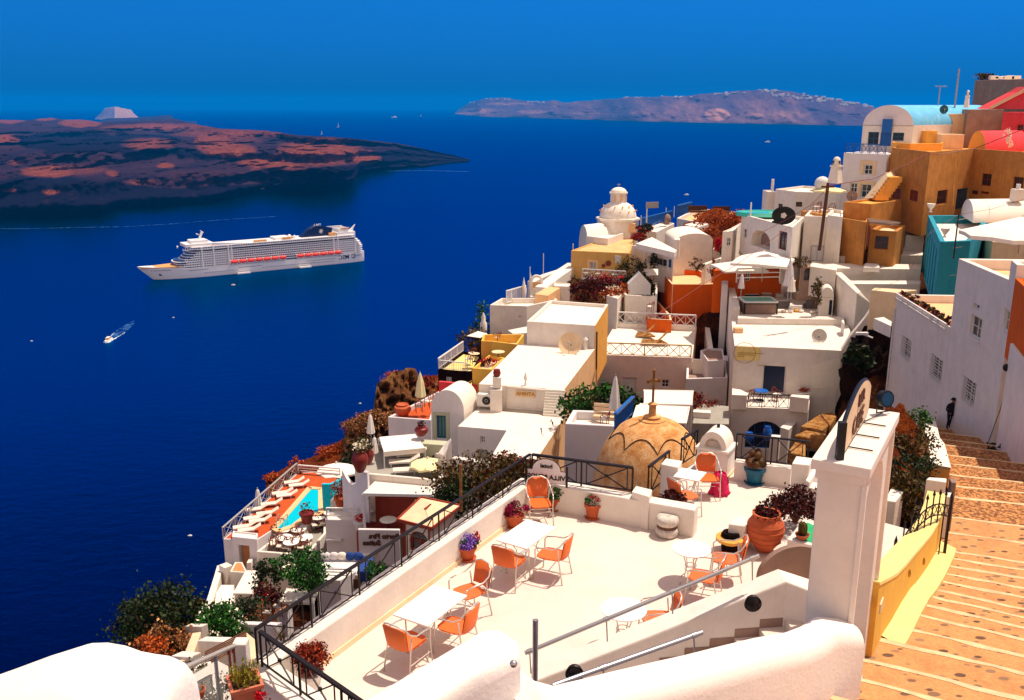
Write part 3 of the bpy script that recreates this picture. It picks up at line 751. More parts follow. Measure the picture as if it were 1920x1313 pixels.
skiff(739,221,90,'white motor yacht far out between the two islands');skiff(356,1005,2.2,'tiny white boat on the dark water left of the pool terrace');skiff(675,757,2,'tiny white boat on the water left of the rocky outcrop')
skiff(59,640,2.5,'tiny boat on the open water at the left edge of the photo');skiff(325,596,2.5,'tiny boat just below the bow of the cruise ship');skiff(1287,366,12,'small boat on the sea behind the church dome');skiff(437,535,5,'tender boat on the water under the cruise ship hull')
skiff(1439,267,30,'little boat below the far island cliffs');skiff(492,355,14,'small boat moored by the dark lava shore')
mb=MB()
for a,b in(((653,311),(668,315)),((668,315),(697,313)),((697,313),(703,300))):mb.bar(gp(a,SEA+3)+V((0,-90,4)),gp(b,SEA+3)+V((0,-90,4)),16,10)
tag(mb.build('landing_quay','cream'),'pale landing quay on the shore of the lava island','quay')
T=-9.2;TP=T+.65
c1=V((.6,20.75));aD=V((.505,.863));bD=V((.863,-.505))
n0=gp((488,1244),TP);n1=gp((582,1313),TP);f0=gp((990,898),TP);f1=gp((1300,953),TP)
mb=MB();mb.prism([(-3.9,13.0),(f0.x,f0.y),(3.1,19.25),(4.35,22.6),(5.0,23.3),(5.45,23.45),(7.4,22.5),(8.3,21.9),(6.6,17.2),(5.4,14.0),(4.4,12.6),(.2,12.0),(-1.2,10.4)],T-1.2,T)
terr=mb.build('terrace_floor','terrace_floor');tag(terr,kind='structure')
TERR+=[(x,y,T-3.5)for x,y in((-3,13),(0,17),(3,19),(5,16),(2,13))]
LED=lambda P,w,name,label,top,h=4,mat='white':wall3(name,label,[V((p[0],p[1],top))for p in P],w,h,None,mat,'wall',.03)
LED([n0,(f0.x,f0.y)],.38,'parapet_wall','long low white parapet under the black railing on the seaward side of the terrace',TP,6)
e0=n0+V((.0,-.0,0));dn=(n1-n0).normalized()
LED([n0+dn*.21,n0+dn*3.6],.42,'parapet_wall','white parapet with railing shadow at the near left corner of the terrace',TP-.003,5)
dr=(f1-f0).normalized();nb_=V((-dr.y,dr.x,0));LED([f0+dr*.2+nb_*.08,f1+dr*.05+nb_*.08],.36,'parapet_wall','low white parapet below the round-topped hotel sign and dome',TP-.004,3)
mb=MB();ps=V((-.863,.505,0))
a=V((n0.x,n0.y,T))-ps*.19;b=V((f0.x,f0.y,T))-ps*.19
mb.add([a,b,b-ps*.05,a-ps*.05,a+V((0,0,.09)),b+V((0,0,.09)),b-ps*.03+V((0,0,.09)),a-ps*.03+V((0,0,.09))],[(0,3,7,4),(3,2,6,7),(4,7,6,5)])
tag(mb.build('skirting','cream'),'narrow cream skirting along the foot of the long terrace parapet','skirting')
def railing(name,label,P,h=.6,style='x',m='iron',post=1.15,bw=.035,group=None,end=True,gap=.07,split=.16):
 """railing along a 3-D line: top rail, posts and lattice"""
 P=[V(p)for p in P];t=thing(name,label,'railing',P[0],group);up=V((0,0,1))
 tr=MB();pn=MB()
 for a,b in zip(P,P[1:]):
  L=(b-a).length;n=max(1,round(L/post));tr.bar(a+up*h,b+up*h,bw*1.9,bw*1.2)
  if style!='ladder':pn.bar(a+up*gap,b+up*gap,bw*.7)
  for k in range(n+1):
   q=lerp(a,b,k/n)
   if k<n or b==P[-1]:MB().bar(q,q+up*h,bw).build('post',m,t)
  for k in range(n):
   q0=lerp(a,b,k/n);q1=lerp(a,b,(k+1)/n)
   if style=='x':
    s0=lerp(q0,q1,split);s1=lerp(q0,q1,1-split)
    for s_ in(s0,s1):pn.bar(s_+up*gap,s_+up*h,bw*.6)
    pn.bar(s0+up*gap,s1+up*(h-.03),bw*.6);pn.bar(s1+up*gap,s0+up*(h-.03),bw*.6)
    if bw>.03:pn.ball(lerp(s0,s1,.5)+up*(h+gap)/2,bw*1.1,6,4)
   elif style=='xx':
    mcount=4
    for i in range(mcount):
     u0=lerp(q0,q1,i/mcount);u1=lerp(q0,q1,(i+1)/mcount)
     pn.bar(u0+up*gap,u1+up*h,bw*.6);pn.bar(u1+up*gap,u0+up*h,bw*.6)
     if i:pn.bar(u0+up*gap,u0+up*h,bw*.5)
   elif style=='bars':
    nn=max(3,int((q1-q0).length/.14))
    for i in range(1,nn):u=lerp(q0,q1,i/nn);pn.bar(u+up*gap,u+up*h,bw*.5)
   elif style=='ladder':
    for i in(1,2):pn.bar(q0+up*h*i/3,q1+up*h*i/3,bw*.9)
 tr.build('top_rail',m,t);pn.build('lattice',m,t)
 return t
U=V((0,0,1))
A0=V((n0.x+.02,n0.y-.05,TP));B0=V((f0.x+.05,f0.y,TP))
railing('iron_railing','long black iron railing with crossed panels on the seaward parapet',[A0-ps*-.06,B0],.62,bw=.032,post=1.25)
railing('iron_railing','black iron railing at the near left corner of the terrace by the rust-red shrub',[A0+dn*.05-V((0,0,0)),A0+dn*3.2],.62,bw=.034,post=1.1)
SG0=B0+dr*.1;SG1=gp((1060,878),TP+.42)
railing('iron_railing','black iron railing in front of the brown dome, right of the hotel sign',[B0+dr*.05,gp((1185,925),TP)],.62,bw=.04,post=1.25,split=.1)
q0=gp((989,906),TP+.02);q1=gp((1060,914),TP+.02);ex=(q1-q0);ex.z=0;SLN=ex.length;ex.normalize();ez=V((0,0,1));ny=V((ex.y,-ex.x,0))
sg=thing('hotel_sign','pale round-topped sign with reversed lettering on the terrace railing','sign',q0)
h1=.30;W2=SLN
prof=[(0,0),(W2,0),(W2,h1)]+[(W2*.5+W2*.37*math.cos(i*PI/12),h1+.28*math.sin(i*PI/12))for i in range(13)]+[(0,h1)]
MB().ext([q0+ex*x+ez*(z+.06)for x,z in prof],-ny*.04).build('board','cool_white',sg)
mb=MB();mb.tube([q0+ex*x+ez*(z+.06)-ny*.02 for x,z in prof],.018,5,closed=True)
for x in(-.03,W2+.03):mb.bar(q0+ex*x,q0+ex*x+ez*.5,.05)
mb.build('frame','iron',sg)
text('VILLA RENOS','lettering','iron',.15,TXT_FRAME(q0+ex*W2*.5+ez*.20+ny*.01,ex,ez),sg,True,.006,.004)
text('hotel','lettering','iron',.14,TXT_FRAME(q0+ex*W2*.5+ez*.47+ny*.01,ex,ez),sg,True,.006,.004)
def block(name,label,pts,z,h,mat='white',bevel=.02,cat='wall',cap=None):
 P=[gp(p,z)for p in pts];mb=MB();mb.prism([(p.x,p.y)for p in P],z-h,z)
 o=mb.build(name,mat,None,bevel=bevel,weld=True);tag(o,label,cat);return o
block('pillar','square white pillar head with flat cap between the two small railings by the dome',[cN(580,110),cN(700,135),cN(727,88),cN(615,70)],T+.85,1.6)
block('pillar','low white block at the end of the sign parapet in front of the dome',[cN(380,300),cN(500,335),cN(522,285),cN(410,258)],T+.80,1.6)
railing('iron_railing','short black railing rising beside the small square table near the dome',[gp(cN(490,330),T+.15),gp(cN(630,215),T+.15)],.75,bw=.035,post=.9)
railing('iron_railing','short black railing between the square pillar and the domed oven',[gp(cN(715,130),T+.2),gp(cN(822,60),T+.2)],.75,bw=.035,post=.9)
o1=gp(cL(1500,960),T);o2=gp(cL(1735,1005),T);od=(o2-o1).normalized();on=V((-od.y,od.x,0));OL=.95
oc=o2+on*.38-od*.38
ov=thing('garden_oven','white domed oven on a square plinth beside the pink draped chair','oven',(oc.x,oc.y,T))
OM=Matrix(((od.x,on.x,0,oc.x),(od.y,on.y,0,oc.y),(0,0,1,T),(0,0,0,1)))@Matrix.Scale(.80,4)
def OB():q=MB();q.M=OM;return q
OB().box((0,0,.42),(1.0,.95,.84)).build('plinth','white',ov,bevel=.02,weld=True);OB().box((0,0,.90),(1.1,1.05,.10)).build('slab','white_roof',ov,bevel=.02,weld=True)
OB().box((0,0,.05),(1.08,1.03,.10)).build('skirting','cream',ov)
q=OB();nn=14;r1=.44;r2=.27;a=[];b=[]
for k in range(nn+1):t=PI*k/nn;a.append((r1*math.cos(t),-.42,.95+.55*math.sin(t)));b.append((r2*math.cos(t),-.42,.95+.34*math.sin(t)))
full=a;q.add(a+b,[(k,k+1,nn+2+k,nn+1+k)for k in range(nn)])
q.add(a+[(x,.4,z)for x,y,z in a],[(k,nn+1+k,nn+2+k,k+1)for k in range(nn)])
q.add(b+[(x,-.2,z)for x,y,z in b],[(k,k+1,nn+2+k,nn+1+k)for k in range(nn)]);q.poly([(x,.4,z)for x,y,z in a]);q.poly([(x,-.2,z)for x,y,z in b])
q.build('dome','white_roof',ov,auto=40)
OB().cyl((0,.1,1.46),.05,.14).build('flue','iron',ov)
q=OB();q.box((0,-.25,1.12),(.28,.05,.03));q.build('shelf','white_paint',ov)
bz=T+.42
P1=gp(cO(165,760),T+.5);P2=gp(cO(600,815),T+.5)
wall3('parapet_wall','low white parapet behind the cactus pot at the back of the terrace',[P1+V((0,.1,0)),P2+V((0,.1,0))],.25,1.5,None,'white','wall',.02)
railing('iron_railing','black iron railing behind the cactus pot at the back of the terrace',[P1+V((0,.1,0)),P2+V((0.35,.0,0))],.7,bw=.032,post=.75)
block('pillar','tall square white pillar at the back right corner of the terrace',[cO(595,775),cO(728,790),cO(755,735),cO(628,718)],T+1.05,2.2)
block('parapet_wall','low white wall with a stepped top between the square pillar and the gate',[cO(700,1010-55),cO(830,985),cO(850,930),cO(725,915)],T+.62,1.6)
block('parapet_wall','white wall arm behind the stepped wall beside the gate',[cO(700,905),cO(730,925),cO(812,800),cO(770,785)],T+.75,1.6)
block('bench_block','white block left of the big terracotta jar',[cN(1042,520),cN(1150,535),cN(1225,475),cN(1100,465)],T+.62,.62,cat='bench')
pb=thing('planter','white planter box with a green inner face beside the gate','planter',gp(cN(1500,620),T))
Pz=T+.55
P=[gp(p,Pz)for p in(cN(1445,625),cN(1700,690),cN(1740,560),cN(1560,480))]
q=MB();q.prism([(p.x,p.y)for p in P],T,Pz);q.build('box','white',pb,bevel=.02,weld=True)
q=MB();I=inset([V((p.x,p.y))for p in P],.12);q.poly([(*p,Pz+.005)for p in I]);q.build('basin',plain('green_paint',(.02,.42,.14),.5).m,pb)
shrub('succulent_bush','dark red rosette shrub behind the big terracotta jar',gp(cN(1510,440),T+.55)+V((.1,.35,0)),(.75,.5,.38),2600,.085,'leaf_darkred',seed=5,clumps=40)
a=gp(cN(1250,900),T+.35);b=gp(cN(1640,860),T+.35);dd=(b-a);dd.z=0;LL=dd.length;dd.normalize();nv=V((-dd.y,dd.x,0))
q=MB();q.ext([a+dd*(LL*(1-math.cos(PI*k/24)))*.62+V((0,0,.62*math.sin(PI*k/24)-.0))for k in range(25)]+[a+dd*LL*1.24-V((0,0,1)),a-V((0,0,1))],nv*.12)
tag(q.build('garden_wall','grey_plaster',bevel=.02,weld=True),'low rounded cream panel at the head of the stairs beside the gate','wall')
SWz=[-8.62,-8.0,-7.2,-7.35]
swp=[gp(p,z)for p,z in zip([(1000,1262),(1210,1180),(1466,1078),(1540,1104)],SWz)]
wall3('stair_wall','white sloping stair wall with a blue shadow line along the tube handrail',swp,.42,2.6,None,'white','wall',.03)
q=MB();gb=V((4.05,11.35,0));sd2=(V((swp[0].x,swp[0].y,0))-V((swp[2].x,swp[2].y,0))).normalized();pn_=V((-sd2.y,sd2.x,0))
if pn_.y>0:pn_=-pn_
st0=V((swp[2].x,swp[2].y,0))+pn_*.18;nst=10
q.add([st0-sd2*1.1+V((0,0,-7.85)),st0+V((0,0,-7.85)),st0+pn_*2.2+V((0,0,-7.85)),st0-sd2*.25+pn_*2.2+V((0,0,-7.85))],[(0,1,2,3)])
sk=MB()
for k in range(nst):
 z=-7.85-.14*k;s0=sd2*(.40*k);s1=sd2*(.40*(k+1));zz=z-.14
 a=st0+s0;b=st0+s1;w_=pn_*2.2
 q.add([a+U*z,a+w_+U*z,a+w_+U*zz,a+U*zz],[(0,1,2,3)]);q.add([a+U*zz,b+U*zz,b+w_+U*zz,a+w_+U*zz],[(0,1,2,3)])
 sk.add([a+U*(zz),b+U*zz,b+U*(zz+.16),a+U*(zz+.16),a+U*(zz)+pn_*.03,b+U*zz+pn_*.03,b+U*(zz+.16)+pn_*.03,a+U*(zz+.16)+pn_*.03],[(4,5,6,7),(3,2,6,7),(0,4,7,3),(1,2,6,5)])
tag(q.build('stairs','terrace_floor'),'white stairs going down from the arched gate behind the tube handrail','stairs')
tag(sk.build('stair_skirting','grey_plaster'),'stepped grey skirting along the stair wall','skirting')
def handrail(name,label,a,b,r,br,wallz,m='steel',drop=.32,side=V((0,0,0))):
 t=thing(name,label,'handrail',a)
 MB().tube([a,b],r,12).build('rail_tube',m,t,auto=60)
 for k in br:
  q=lerp(a,b,k);mb=MB();d=V((0.02,-.03,-drop))+side;mb.tube([q,q+d],r*.35,6);mb.tube([q-(b-a).normalized()*.04,q+(b-a).normalized()*.04],r*1.25,12);mb.build('bracket',m,t,auto=60)
 return t
ra=pd((1423,1042),14.55);rb=pd((984,1225),14.0)
handrail('handrail','long steel tube handrail above the stair wall',ra,rb,.033,(.03,.38,.66,.98),0,drop=.36)
rc=pd((1316,1186),11.6);rd_=pd((1036,1286),10.6)
handrail('handrail','short steel tube handrail low behind the foreground wall',rc,rd_,.03,(.06,.68),0,drop=.25)
pl=pd((1004,1163),12.2);t=MB().tube([pl,V((pl.x,pl.y,pl.z-1.3))],.038,12,cap=False);t.lathe([(.038,0),(.03,0),(.03,-.1)],pl)
tag(t.build('steel_post','steel',auto=60),'upright grey steel tube post beside the foreground wall','post')
def walllamp(label,p,D,r=.11):
 c=pd(p,D);mb=MB();mb.ball(c,r,14,8,1.15,1,.6);t=thing('wall_lamp',label,'lamp',c);mb.build('shade','iron',t,smooth=True)
 g=MB();g.tube([c+V((r*1.02*math.cos(k*PI/8),-.03,r*1.02*math.sin(k*PI/8)))for k in range(16)],r*.09,5,closed=True);g.box(c+V((0,-r*.5,0)),(r*1.9,r*.12,r*.12));g.build('cage','iron',t)
walllamp('round black bulkhead lamp on the stair wall near the gate',(1411,1131),14.0,.12);walllamp('round black bulkhead lamp low on the stair wall by the steel post',(1077,1262),13.0,.12)
def slab2(name,label,top,zs,depth,mat='rough_white',bev=.14,seg=5):
 P=[gp(p,z)for p,z in zip(top,zs)];n=len(P);mb=MB()
 tri=tessellate_polygon([[V((p.x,p.y,0))for p in P]])
 vs=P+[p-V((0,0,depth))for p in P]
 mb.add(vs,[tuple(t)for t in tri]+[(i,(i+1)%n,n+(i+1)%n,n+i)for i in range(n)])
 o=mb.build(name,mat,None,bevel=0,weld=True);tag(o,label,'wall')
 bv=o.modifiers.new('b','BEVEL');bv.width=bev;bv.segments=seg;bv.limit_method='ANGLE';bv.angle_limit=R(50)
 for p in o.data.polygons:p.use_smooth=True
 o.data.set_sharp_from_angle(angle=R(80))
 return o
def rib(name,label,crest,back,front,depth,mat='rough_white',shape=6):
 """rounded wall swept along a crest line: crest = world points, back/front = horizontal vectors"""
 mb=MB();K=2*shape+1;n=len(crest)
 for c in crest:
  row=[]
  for k in range(shape+1):
   a=PI/2*k/shape;row.append(c+back*(1-math.sin(a))**1-V((0,0,0))+V((0,0,0)))
 vs=[];
 for c in crest:
  r_=.16
  prof=[(1,-depth),(1,-r_*1.6)]+[(1-(r_/back.length)*(1-math.cos(a))if False else lerp(1,.25,(1-math.cos(a))),-r_*1.6*(1-math.sin(a)))for a in[PI/2*i/shape for i in range(1,shape)]]
  pts=[c+back*x+V((0,0,z))for x,z in prof]+[c+V((0,0,0))]+[c+front*x+V((0,0,z))for x,z in prof[::-1]]
  vs.append(pts)
 m_=len(vs[0]);mb.add([p for r in vs for p in r],[(i*m_+j,i*m_+j+1,(i+1)*m_+j+1,(i+1)*m_+j)for i in range(n-1)for j in range(m_-1)]+[tuple(range(m_))[::-1],tuple((n-1)*m_+j for j in range(m_))])
 o=mb.build(name,mat,None,auto=50);tag(o,label,'wall');return o
lw=[(-160,1330),(-60,1300),(0,1279),(70,1253),(140,1231),(170,1230),(205,1236),(235,1247),(262,1252),(290,1256),(312,1266),(326,1283),(331,1310),(333,1350)]
crest=[pd(p,5.2)for p in lw]
rib('garden_wall','rounded rough white wall in the bottom left corner of the photo',crest,V((.02,.30,0)),V((-.02,-.42,0)),1.8)
zB=-4.3
zs7=[zB]*7
slab2('garden_wall','thick rough white wall block at the bottom centre with a small steel bolt',[(560,1370),(905,1168),(948,1172),(974,1190),(976,1222),(900,1262),(760,1350)],zs7,1.6)
wpx=[(985,1262,7.8),(1012,1286,8.1),(1050,1296,8.6),(1100,1284,8.9),(1162,1268,9.2),(1230,1252,9.5),(1300,1236,9.9),(1370,1218,10.3),(1430,1203,10.8),(1490,1192,11.3),(1520,1180,11.6),(1545,1163,11.9),(1592,1166,12.25)]
rib('garden_wall','white rounded wall curving up to the arched gate in the foreground',[pd((a,b),d)for a,b,d in[(956,1300,7.7)]+wpx],V((-.12,.20,0)),V((.14,-.24,0)),3)
bo=pd((963,1245),6.55);mb=MB();mb.ball(bo,.028,10,8);tag(mb.build('bolt','steel',smooth=True),'small steel bolt head on the foreground wall block','bolt')
GZ=-4.38;gA=V((4.42,10.92,0));gd=V((.492,.870,0));gn=V((gd.y,-gd.x,0));GLn=2.36;GW=.56;gb_=-7.95
gt=thing('arched_gate','tall white arched gateway beside the stone steps with a sign on top','gate',gA+V((0,0,gb_)))
def G3(s,o,z):return gA+gd*s+gn*(-o)+V((0,0,z))
s0,s1,za=.30,1.92,-5.35
prof=[(0,gb_-.6),(s0,gb_-.6)]+[((s0+s1)/2-(s1-s0)/2*math.cos(PI*k/16),za+.62*math.sin(PI*k/16))for k in range(17)]+[(s1,gb_-.6),(GLn,gb_-.6),(GLn,GZ-.12),(0,GZ-.12)]
MB().ext([G3(a,0,b)for a,b in prof],gn*-GW).build('wall','white',gt,bevel=.012,weld=True)
q=MB();
for(g0,g1,za_,zb_)in((.0,.0,GZ-.27,GZ-.14),(.05,.05,GZ-.14,GZ)):
 e_=.03+g0;q.ext([G3(-e_,-e_,za_),G3(GLn+e_,-e_,za_),G3(GLn+e_,GW+e_,za_),G3(-e_,GW+e_,za_)],(0,0,zb_-za_))
q.build('cornice','white',gt,bevel=.012,weld=True)
for a,b in((-.03,.05),(GLn-.05,GLn+.02)):MB().ext([G3(a,-.05,gb_-.6),G3(b,-.05,gb_-.6),G3(b,-.05,GZ-.25),G3(a,-.05,GZ-.25)],-gn*.06).build('corner_moulding','white',gt)
so_=.30
def sgp(s,z):return G3(s,so_,z)
B_=.12;Hh=.42
sp_=[(B_,GZ+.05),(GLn-.75,GZ+.05),(GLn-.25,GZ+.40),(GLn-.25,GZ+.55)]+[(GLn-.25-(GLn-.25-B_)*k/12,GZ+.46+.30*math.sin(min(1,(k/12)*1.25)*PI)**1 if k>0 else GZ+.5)for k in range(1,12)]+[(B_,GZ+.46)]
sp_=[(B_,GZ+.04),(GLn-.5,GZ+.04),(GLn-.32,GZ+.14),(GLn-.30,GZ+.46)]
for k in range(1,13):x=lerp(GLn-.30,B_,k/12);sp_.append((x,GZ+.46+.26*math.sin(PI*(k/12))**.8*(1.15-.3*k/12)))
sb=thing('cafe_sign','cream board sign in a black frame standing on top of the arched gate','sign',sgp(B_,GZ))
MB().ext([sgp(*p)for p in sp_],-gn*.05).build('board','cream',sb)
mb=MB();mb.tube([sgp(*p)-gn*.025 for p in sp_],.028,4,closed=True);mb.box(sgp(B_-.04,GZ+.25)-gn*.03,(.09,.09,.5));mb.build('frame','black',sb)
text('CAFE','lettering','brown_wood',.34,TXT_FRAME(sgp((B_+GLn-.35)/2,GZ+.22)+gn*.012,gd,V((0,0,1))),sb,False,.008,.006)
text('BAR','lettering','brown_wood',.24,TXT_FRAME(sgp((B_+GLn-.1)/2,GZ+.52)+gn*.012,gd,V((0,0,1))),sb,False,.008,.006)
mb=MB()
for s_ in(.55,1.1,1.65):mb.bar(sgp(s_,GZ+.02),sgp(s_,GZ+.02)+gn*.3,.015)
mb.build('stay','iron',sb)
fl=thing('floodlight','black round floodlight on a bracket at the back corner of the gate top','floodlight',G3(GLn-.12,.12,GZ))
c=G3(GLn-.12,.12,GZ+.24);
mb=MB();ax=V((.35,-.9,.15)).normalized();mb.tube([c-ax*.06,c+ax*.02],.115,18);mb.tube([c+ax*.02,c+ax*.05],.125,18);mb.build('housing','black',fl,auto=40)
mb=MB();mb.tube([c+ax*.051,c+ax*.053],.1,18);mb.build('lens','blue_glass',fl)
mb=MB();sx_=ax.cross(U).normalized();mb.tube([c+sx_*.13,c+sx_*.13-U*.2,c-sx_*.13-U*.2,c-sx_*.13],.012,5);mb.tube([c-U*.2,c-U*.21-gd*.25+V((-.1,0,0)),c-U*.23-gd*.5+V((-.15,.1,0))],.008,5);mb.build('bracket','iron',fl)
def chair_proto(name,label,legm='chair_frame',seatm='wicker',rich=True):
 t=thing(name,label,'chair')
 q=MB();nn=8
 top=[];
 def sx(y):return.215+.02*y
 pts=[(-.20,-.22),(-.23,0),(-.22,.16),(-.15,.24),(.15,.24),(.22,.16),(.23,0),(.20,-.22)]
 q.prism(pts,.425,.455);q.build('seat',seatm,t,bevel=.01)
 q=MB();W=[];
 for k in range(nn+1):
  a=-1+2*k/nn;x=.225*math.sin(a*1.25)/math.sin(1.25);y=-.235-.075*math.cos(a*1.25)+.0
  zt=.86-.05*abs(a)**3;W.append(((x*.92,y+.02,.46),(x,y-.05,zt)))
 a=[]
 for k in range(nn+1):
  (x0,y0,z0),(x1,y1,z1)=W[k];a+=[(x0,y0,z0),(x1,y1,z1)]
 q.add(a+[(x,y-.018,z)for x,y,z in a],[(2*k,2*k+2,2*k+3,2*k+1)for k in range(nn)]+[(2*nn+2+2*k,2*nn+3+2*k,2*nn+5+2*k,2*nn+4+2*k)for k in range(nn)]+[(2*k+1,2*k+3,2*nn+5+2*k,2*nn+3+2*k)for k in range(nn)])
 q.build('backrest',seatm,t,smooth=True)
 r=.0125
 q=MB();q.tube([(-.25,.20,.64),(-.262,.05,.665),(-.262,-.12,.67),(-.25,-.24,.74),(-.20,-.31,.84),(-.10,-.345,.885),(.10,-.345,.885),(.20,-.31,.84),(.25,-.24,.74),(.262,-.12,.67),(.262,.05,.665),(.25,.20,.64)],r,7);q.build('arm_frame',legm,t,smooth=True)
 for s in(-1,1):
  q=MB();q.tube([(s*.25,.20,.64),(s*.243,.235,.60),(s*.235,.235,.44),(s*.25,.27,0)],r,7);q.build('leg',legm,t,smooth=True)
  q=MB();q.tube([(s*.235,-.20,.66),(s*.225,-.22,.44),(s*.25,-.30,0)],r,7);q.build('leg',legm,t,smooth=True)
 q=MB()
 for s in(-1,1):q.tube([(s*.24,.25,.22),(s*.235,-.25,.22)],.008,5)
 q.tube([(-.235,-.02,.22),(.235,-.02,.22)],.008,5);q.tube([(-.235,.235,.41),(.235,.235,.41)],.008,5);q.build('stretcher',legm,t)
 return t
ch=chair_proto('bistro_chair','x')
CH=[((-1.74,13.90),-33,'orange wicker armchair nearest the camera, at the near end of the front table'),((-.02,16.75),-29,'orange wicker armchair on the near side of the second table'),((.80,17.02),66,'yellow-lit orange armchair on the right side of the second table'),((-.80,15.55),128,'dark orange armchair at the far end of the front table'),((-.98,14.38),62,'orange armchair half hidden behind the foreground wall block'),((.62,19.5),-172,'orange armchair standing alone beside the green potted plant below the hotel sign'),((4.72,21.0),178,'orange armchair draped with a pink cloth beside the oven'),((3.98,19.92),-62,'orange armchair tucked under the small square table near the stair gap'),((4.25,16.85),78,'orange armchair beside the round table, in front of the millstone'),((3.66,16.12),68,'orange armchair crossed by the tube handrail below the round table'),((2.55,14.62),92,'orange armchair mostly hidden behind the stair wall')]
for i,((x,y),rz,lb_)in enumerate(CH):
 o=ch if i==0 else copy_tree(ch)
 place(o,(x,y,T),R(rz),1.1,lb_,'orange bistro chairs on the terrace')
def table_proto(label,W_,L_,rnd=False):
 t=thing('bistro_table',label,'table')
 if rnd:MB().lathe([(W_,.70),(W_+.012,.71),(W_+.012,.725),(W_,.732)],n=40).build('tabletop','table_top',t,auto=40)
 else:MB().box((0,0,.715),(W_,L_,.03)).build('tabletop','table_top',t,bevel=.008)
 def leg(x,y,sx,sy):
  q=MB();q.tube([(x*.75,y*.75,.70),(x*.45,y*.5,.55),(x*.3,y*.35,.40),(x*.35,y*.4,.25),(x*.62,y*.68,.1),(x*.85,y*.9,0)],.011,6);return q
 if rnd:
  for k in range(4):
   a=k*PI/2+.5;q=MB();q.tube([(math.cos(a)*r_,math.sin(a)*r_,z_)for r_,z_ in((W_*.62,.70),(W_*.40,.5),(W_*.28,.33),(W_*.4,.12),(W_*.72,0))],.011,6);q.build('leg','chair_frame',t,smooth=True)
  q=MB();q.tube([(W_*.3*math.cos(a*PI/8),W_*.3*math.sin(a*PI/8),.36)for a in range(16)],.008,5,closed=True);q.tube([(W_*.3*math.cos(a*PI/8),W_*.3*math.sin(a*PI/8),.28)for a in range(16)],.008,5,closed=True);q.build('ring','chair_frame',t)
 else:
  for sx in(-1,1):
   for sy in(-1,1):leg(sx*W_/2,sy*L_/2,sx,sy).build('leg','chair_frame',t,smooth=True)
  q=MB()
  for sy in(-1,1):
   q.tube([(-W_*.17,sy*L_*.19,.33),(0,sy*L_*.2,.38),(W_*.17,sy*L_*.19,.33)],.008,5)
  q.tube([(0,-L_*.2,.38),(0,L_*.2,.38)],.008,5);q.build('scroll','chair_frame',t)
 return t
tb=table_proto('x',.74,1.2);c=(gp(cM(172,878),T+.72)+gp(cM(383,943),T+.72)+gp(cM(635,762),T+.72)+gp(cM(430,690),T+.72))/4
place(tb,(c.x,c.y,T),R(-31),1,'white rectangular table nearest the camera','white bistro tables on the terrace')
c=(gp(cM(797,423),T+.72)+gp(cM(985,468),T+.72)+gp(cM(1165,345),T+.72)+gp(cM(985,297),T+.72))/4
place(copy_tree(tb),(c.x,c.y,T),R(-33),.97,'white rectangular table between the magenta flower pot and two orange chairs','white bistro tables on the terrace')
tb2=table_proto('x',.62,.62);place(tb2,(4.21,20.6,T),R(-28),1,'small square white table beside the dome railing','white bistro tables on the terrace')
tr_=table_proto('x',.37,.37,True);place(tr_,(3.54,16.8,T),0,1,'round white table in the middle of the terrace casting a full round shadow','white bistro tables on the terrace')
place(copy_tree(tr_),(1.93,14.46,T),.3,1.05,'round white table behind the stair wall handrail','white bistro tables on the terrace')
rnd=random.Random(3);q=MB()
for k in range(3):
 pts=[]
 for i in range(9):
  a=PI*2*i/8;pts.append((5.02+.24*math.cos(a)*(1-.2*k),20.92+.2*math.sin(a),T+.72-.30*k+.05*math.sin(3*a)))
q.lathe([(.05,.70),(.2,.64),(.27,.45),(.29,.3),(.34,.12),(.42,.03)],(5.0,21.03,T),18,1,.7)
for i,v in enumerate(q.v):v.x=5.06+(v.x-5.0)*.62;v.y=21.12+(v.y-21.03)*.8;v.z=T+(v.z-T)*.85;v.x+=.04*math.sin(i*1.7);v.y+=.04*math.cos(i*2.3)
tag(q.build('pink_cloth','pink_cloth',smooth=True),'bright pink cloth hanging over the orange chair beside the oven','cloth')
def pot(name,label,c,r,h,m='terracotta',kind='tapered',cat='flower pot',saucer=True,leafm=None,lr=None,ln=400,ls=.06,flower=None,fn=0,seed=1,lz=None,group=None,fs=.04):
 c=V(c);t=thing(name,label,cat,c,group)
 if kind=='tapered':pr=[(r*.62,.02),(r*.86,h*.8),(r*.88,h*.82),(r,h*.83),(r,h),(r*.88,h),(r*.85,h*.9)]
 elif kind=='jar':pr=[(r*.42,0),(r*.62,h*.12),(r*.92,h*.42),(r,h*.6),(r*.92,h*.78),(r*.66,h*.90),(r*.60,h*.94),(r*.68,h),(r*.60,h),(r*.52,h*.93)]
 elif kind=='bowl':pr=[(r*.4,0),(r*.8,h*.5),(r,h),(r*.9,h),(r*.7,h*.6)]
 MB().lathe(pr,c,26).build('pot',m,t,auto=35)
 if kind=='tapered' and saucer:MB().lathe([(r*.8,0),(r*.95,.05),(r*.88,.05),(r*.7,.02)],c,22).build('saucer',m,t,auto=40)
 MB().cyl(c+V((0,0,h*.86)),r*.8 if kind!='jar' else r*.5,.01).build('soil','soil',t)
 rn=random.Random(seed)
 if leafm:
  lr=lr or(r*1.2,r*1.2,r*.9);cz=c+V((0,0,lz if lz else h+lr[2]*.7))
  leaves(MB(),cz,lr,ln,ls,rn,clumps=10 if ln<2000 else 60).build('foliage',leafm,t)
  if flower:leaves(MB(),cz+V((0,0,.02)),[k*1.04 for k in lr],fn,fs,rn,bias=.8,clumps=8 if fn<1500 else 20).build('flower',flower,t)
 return t
def floor(p,z=T):return gp(p,z)
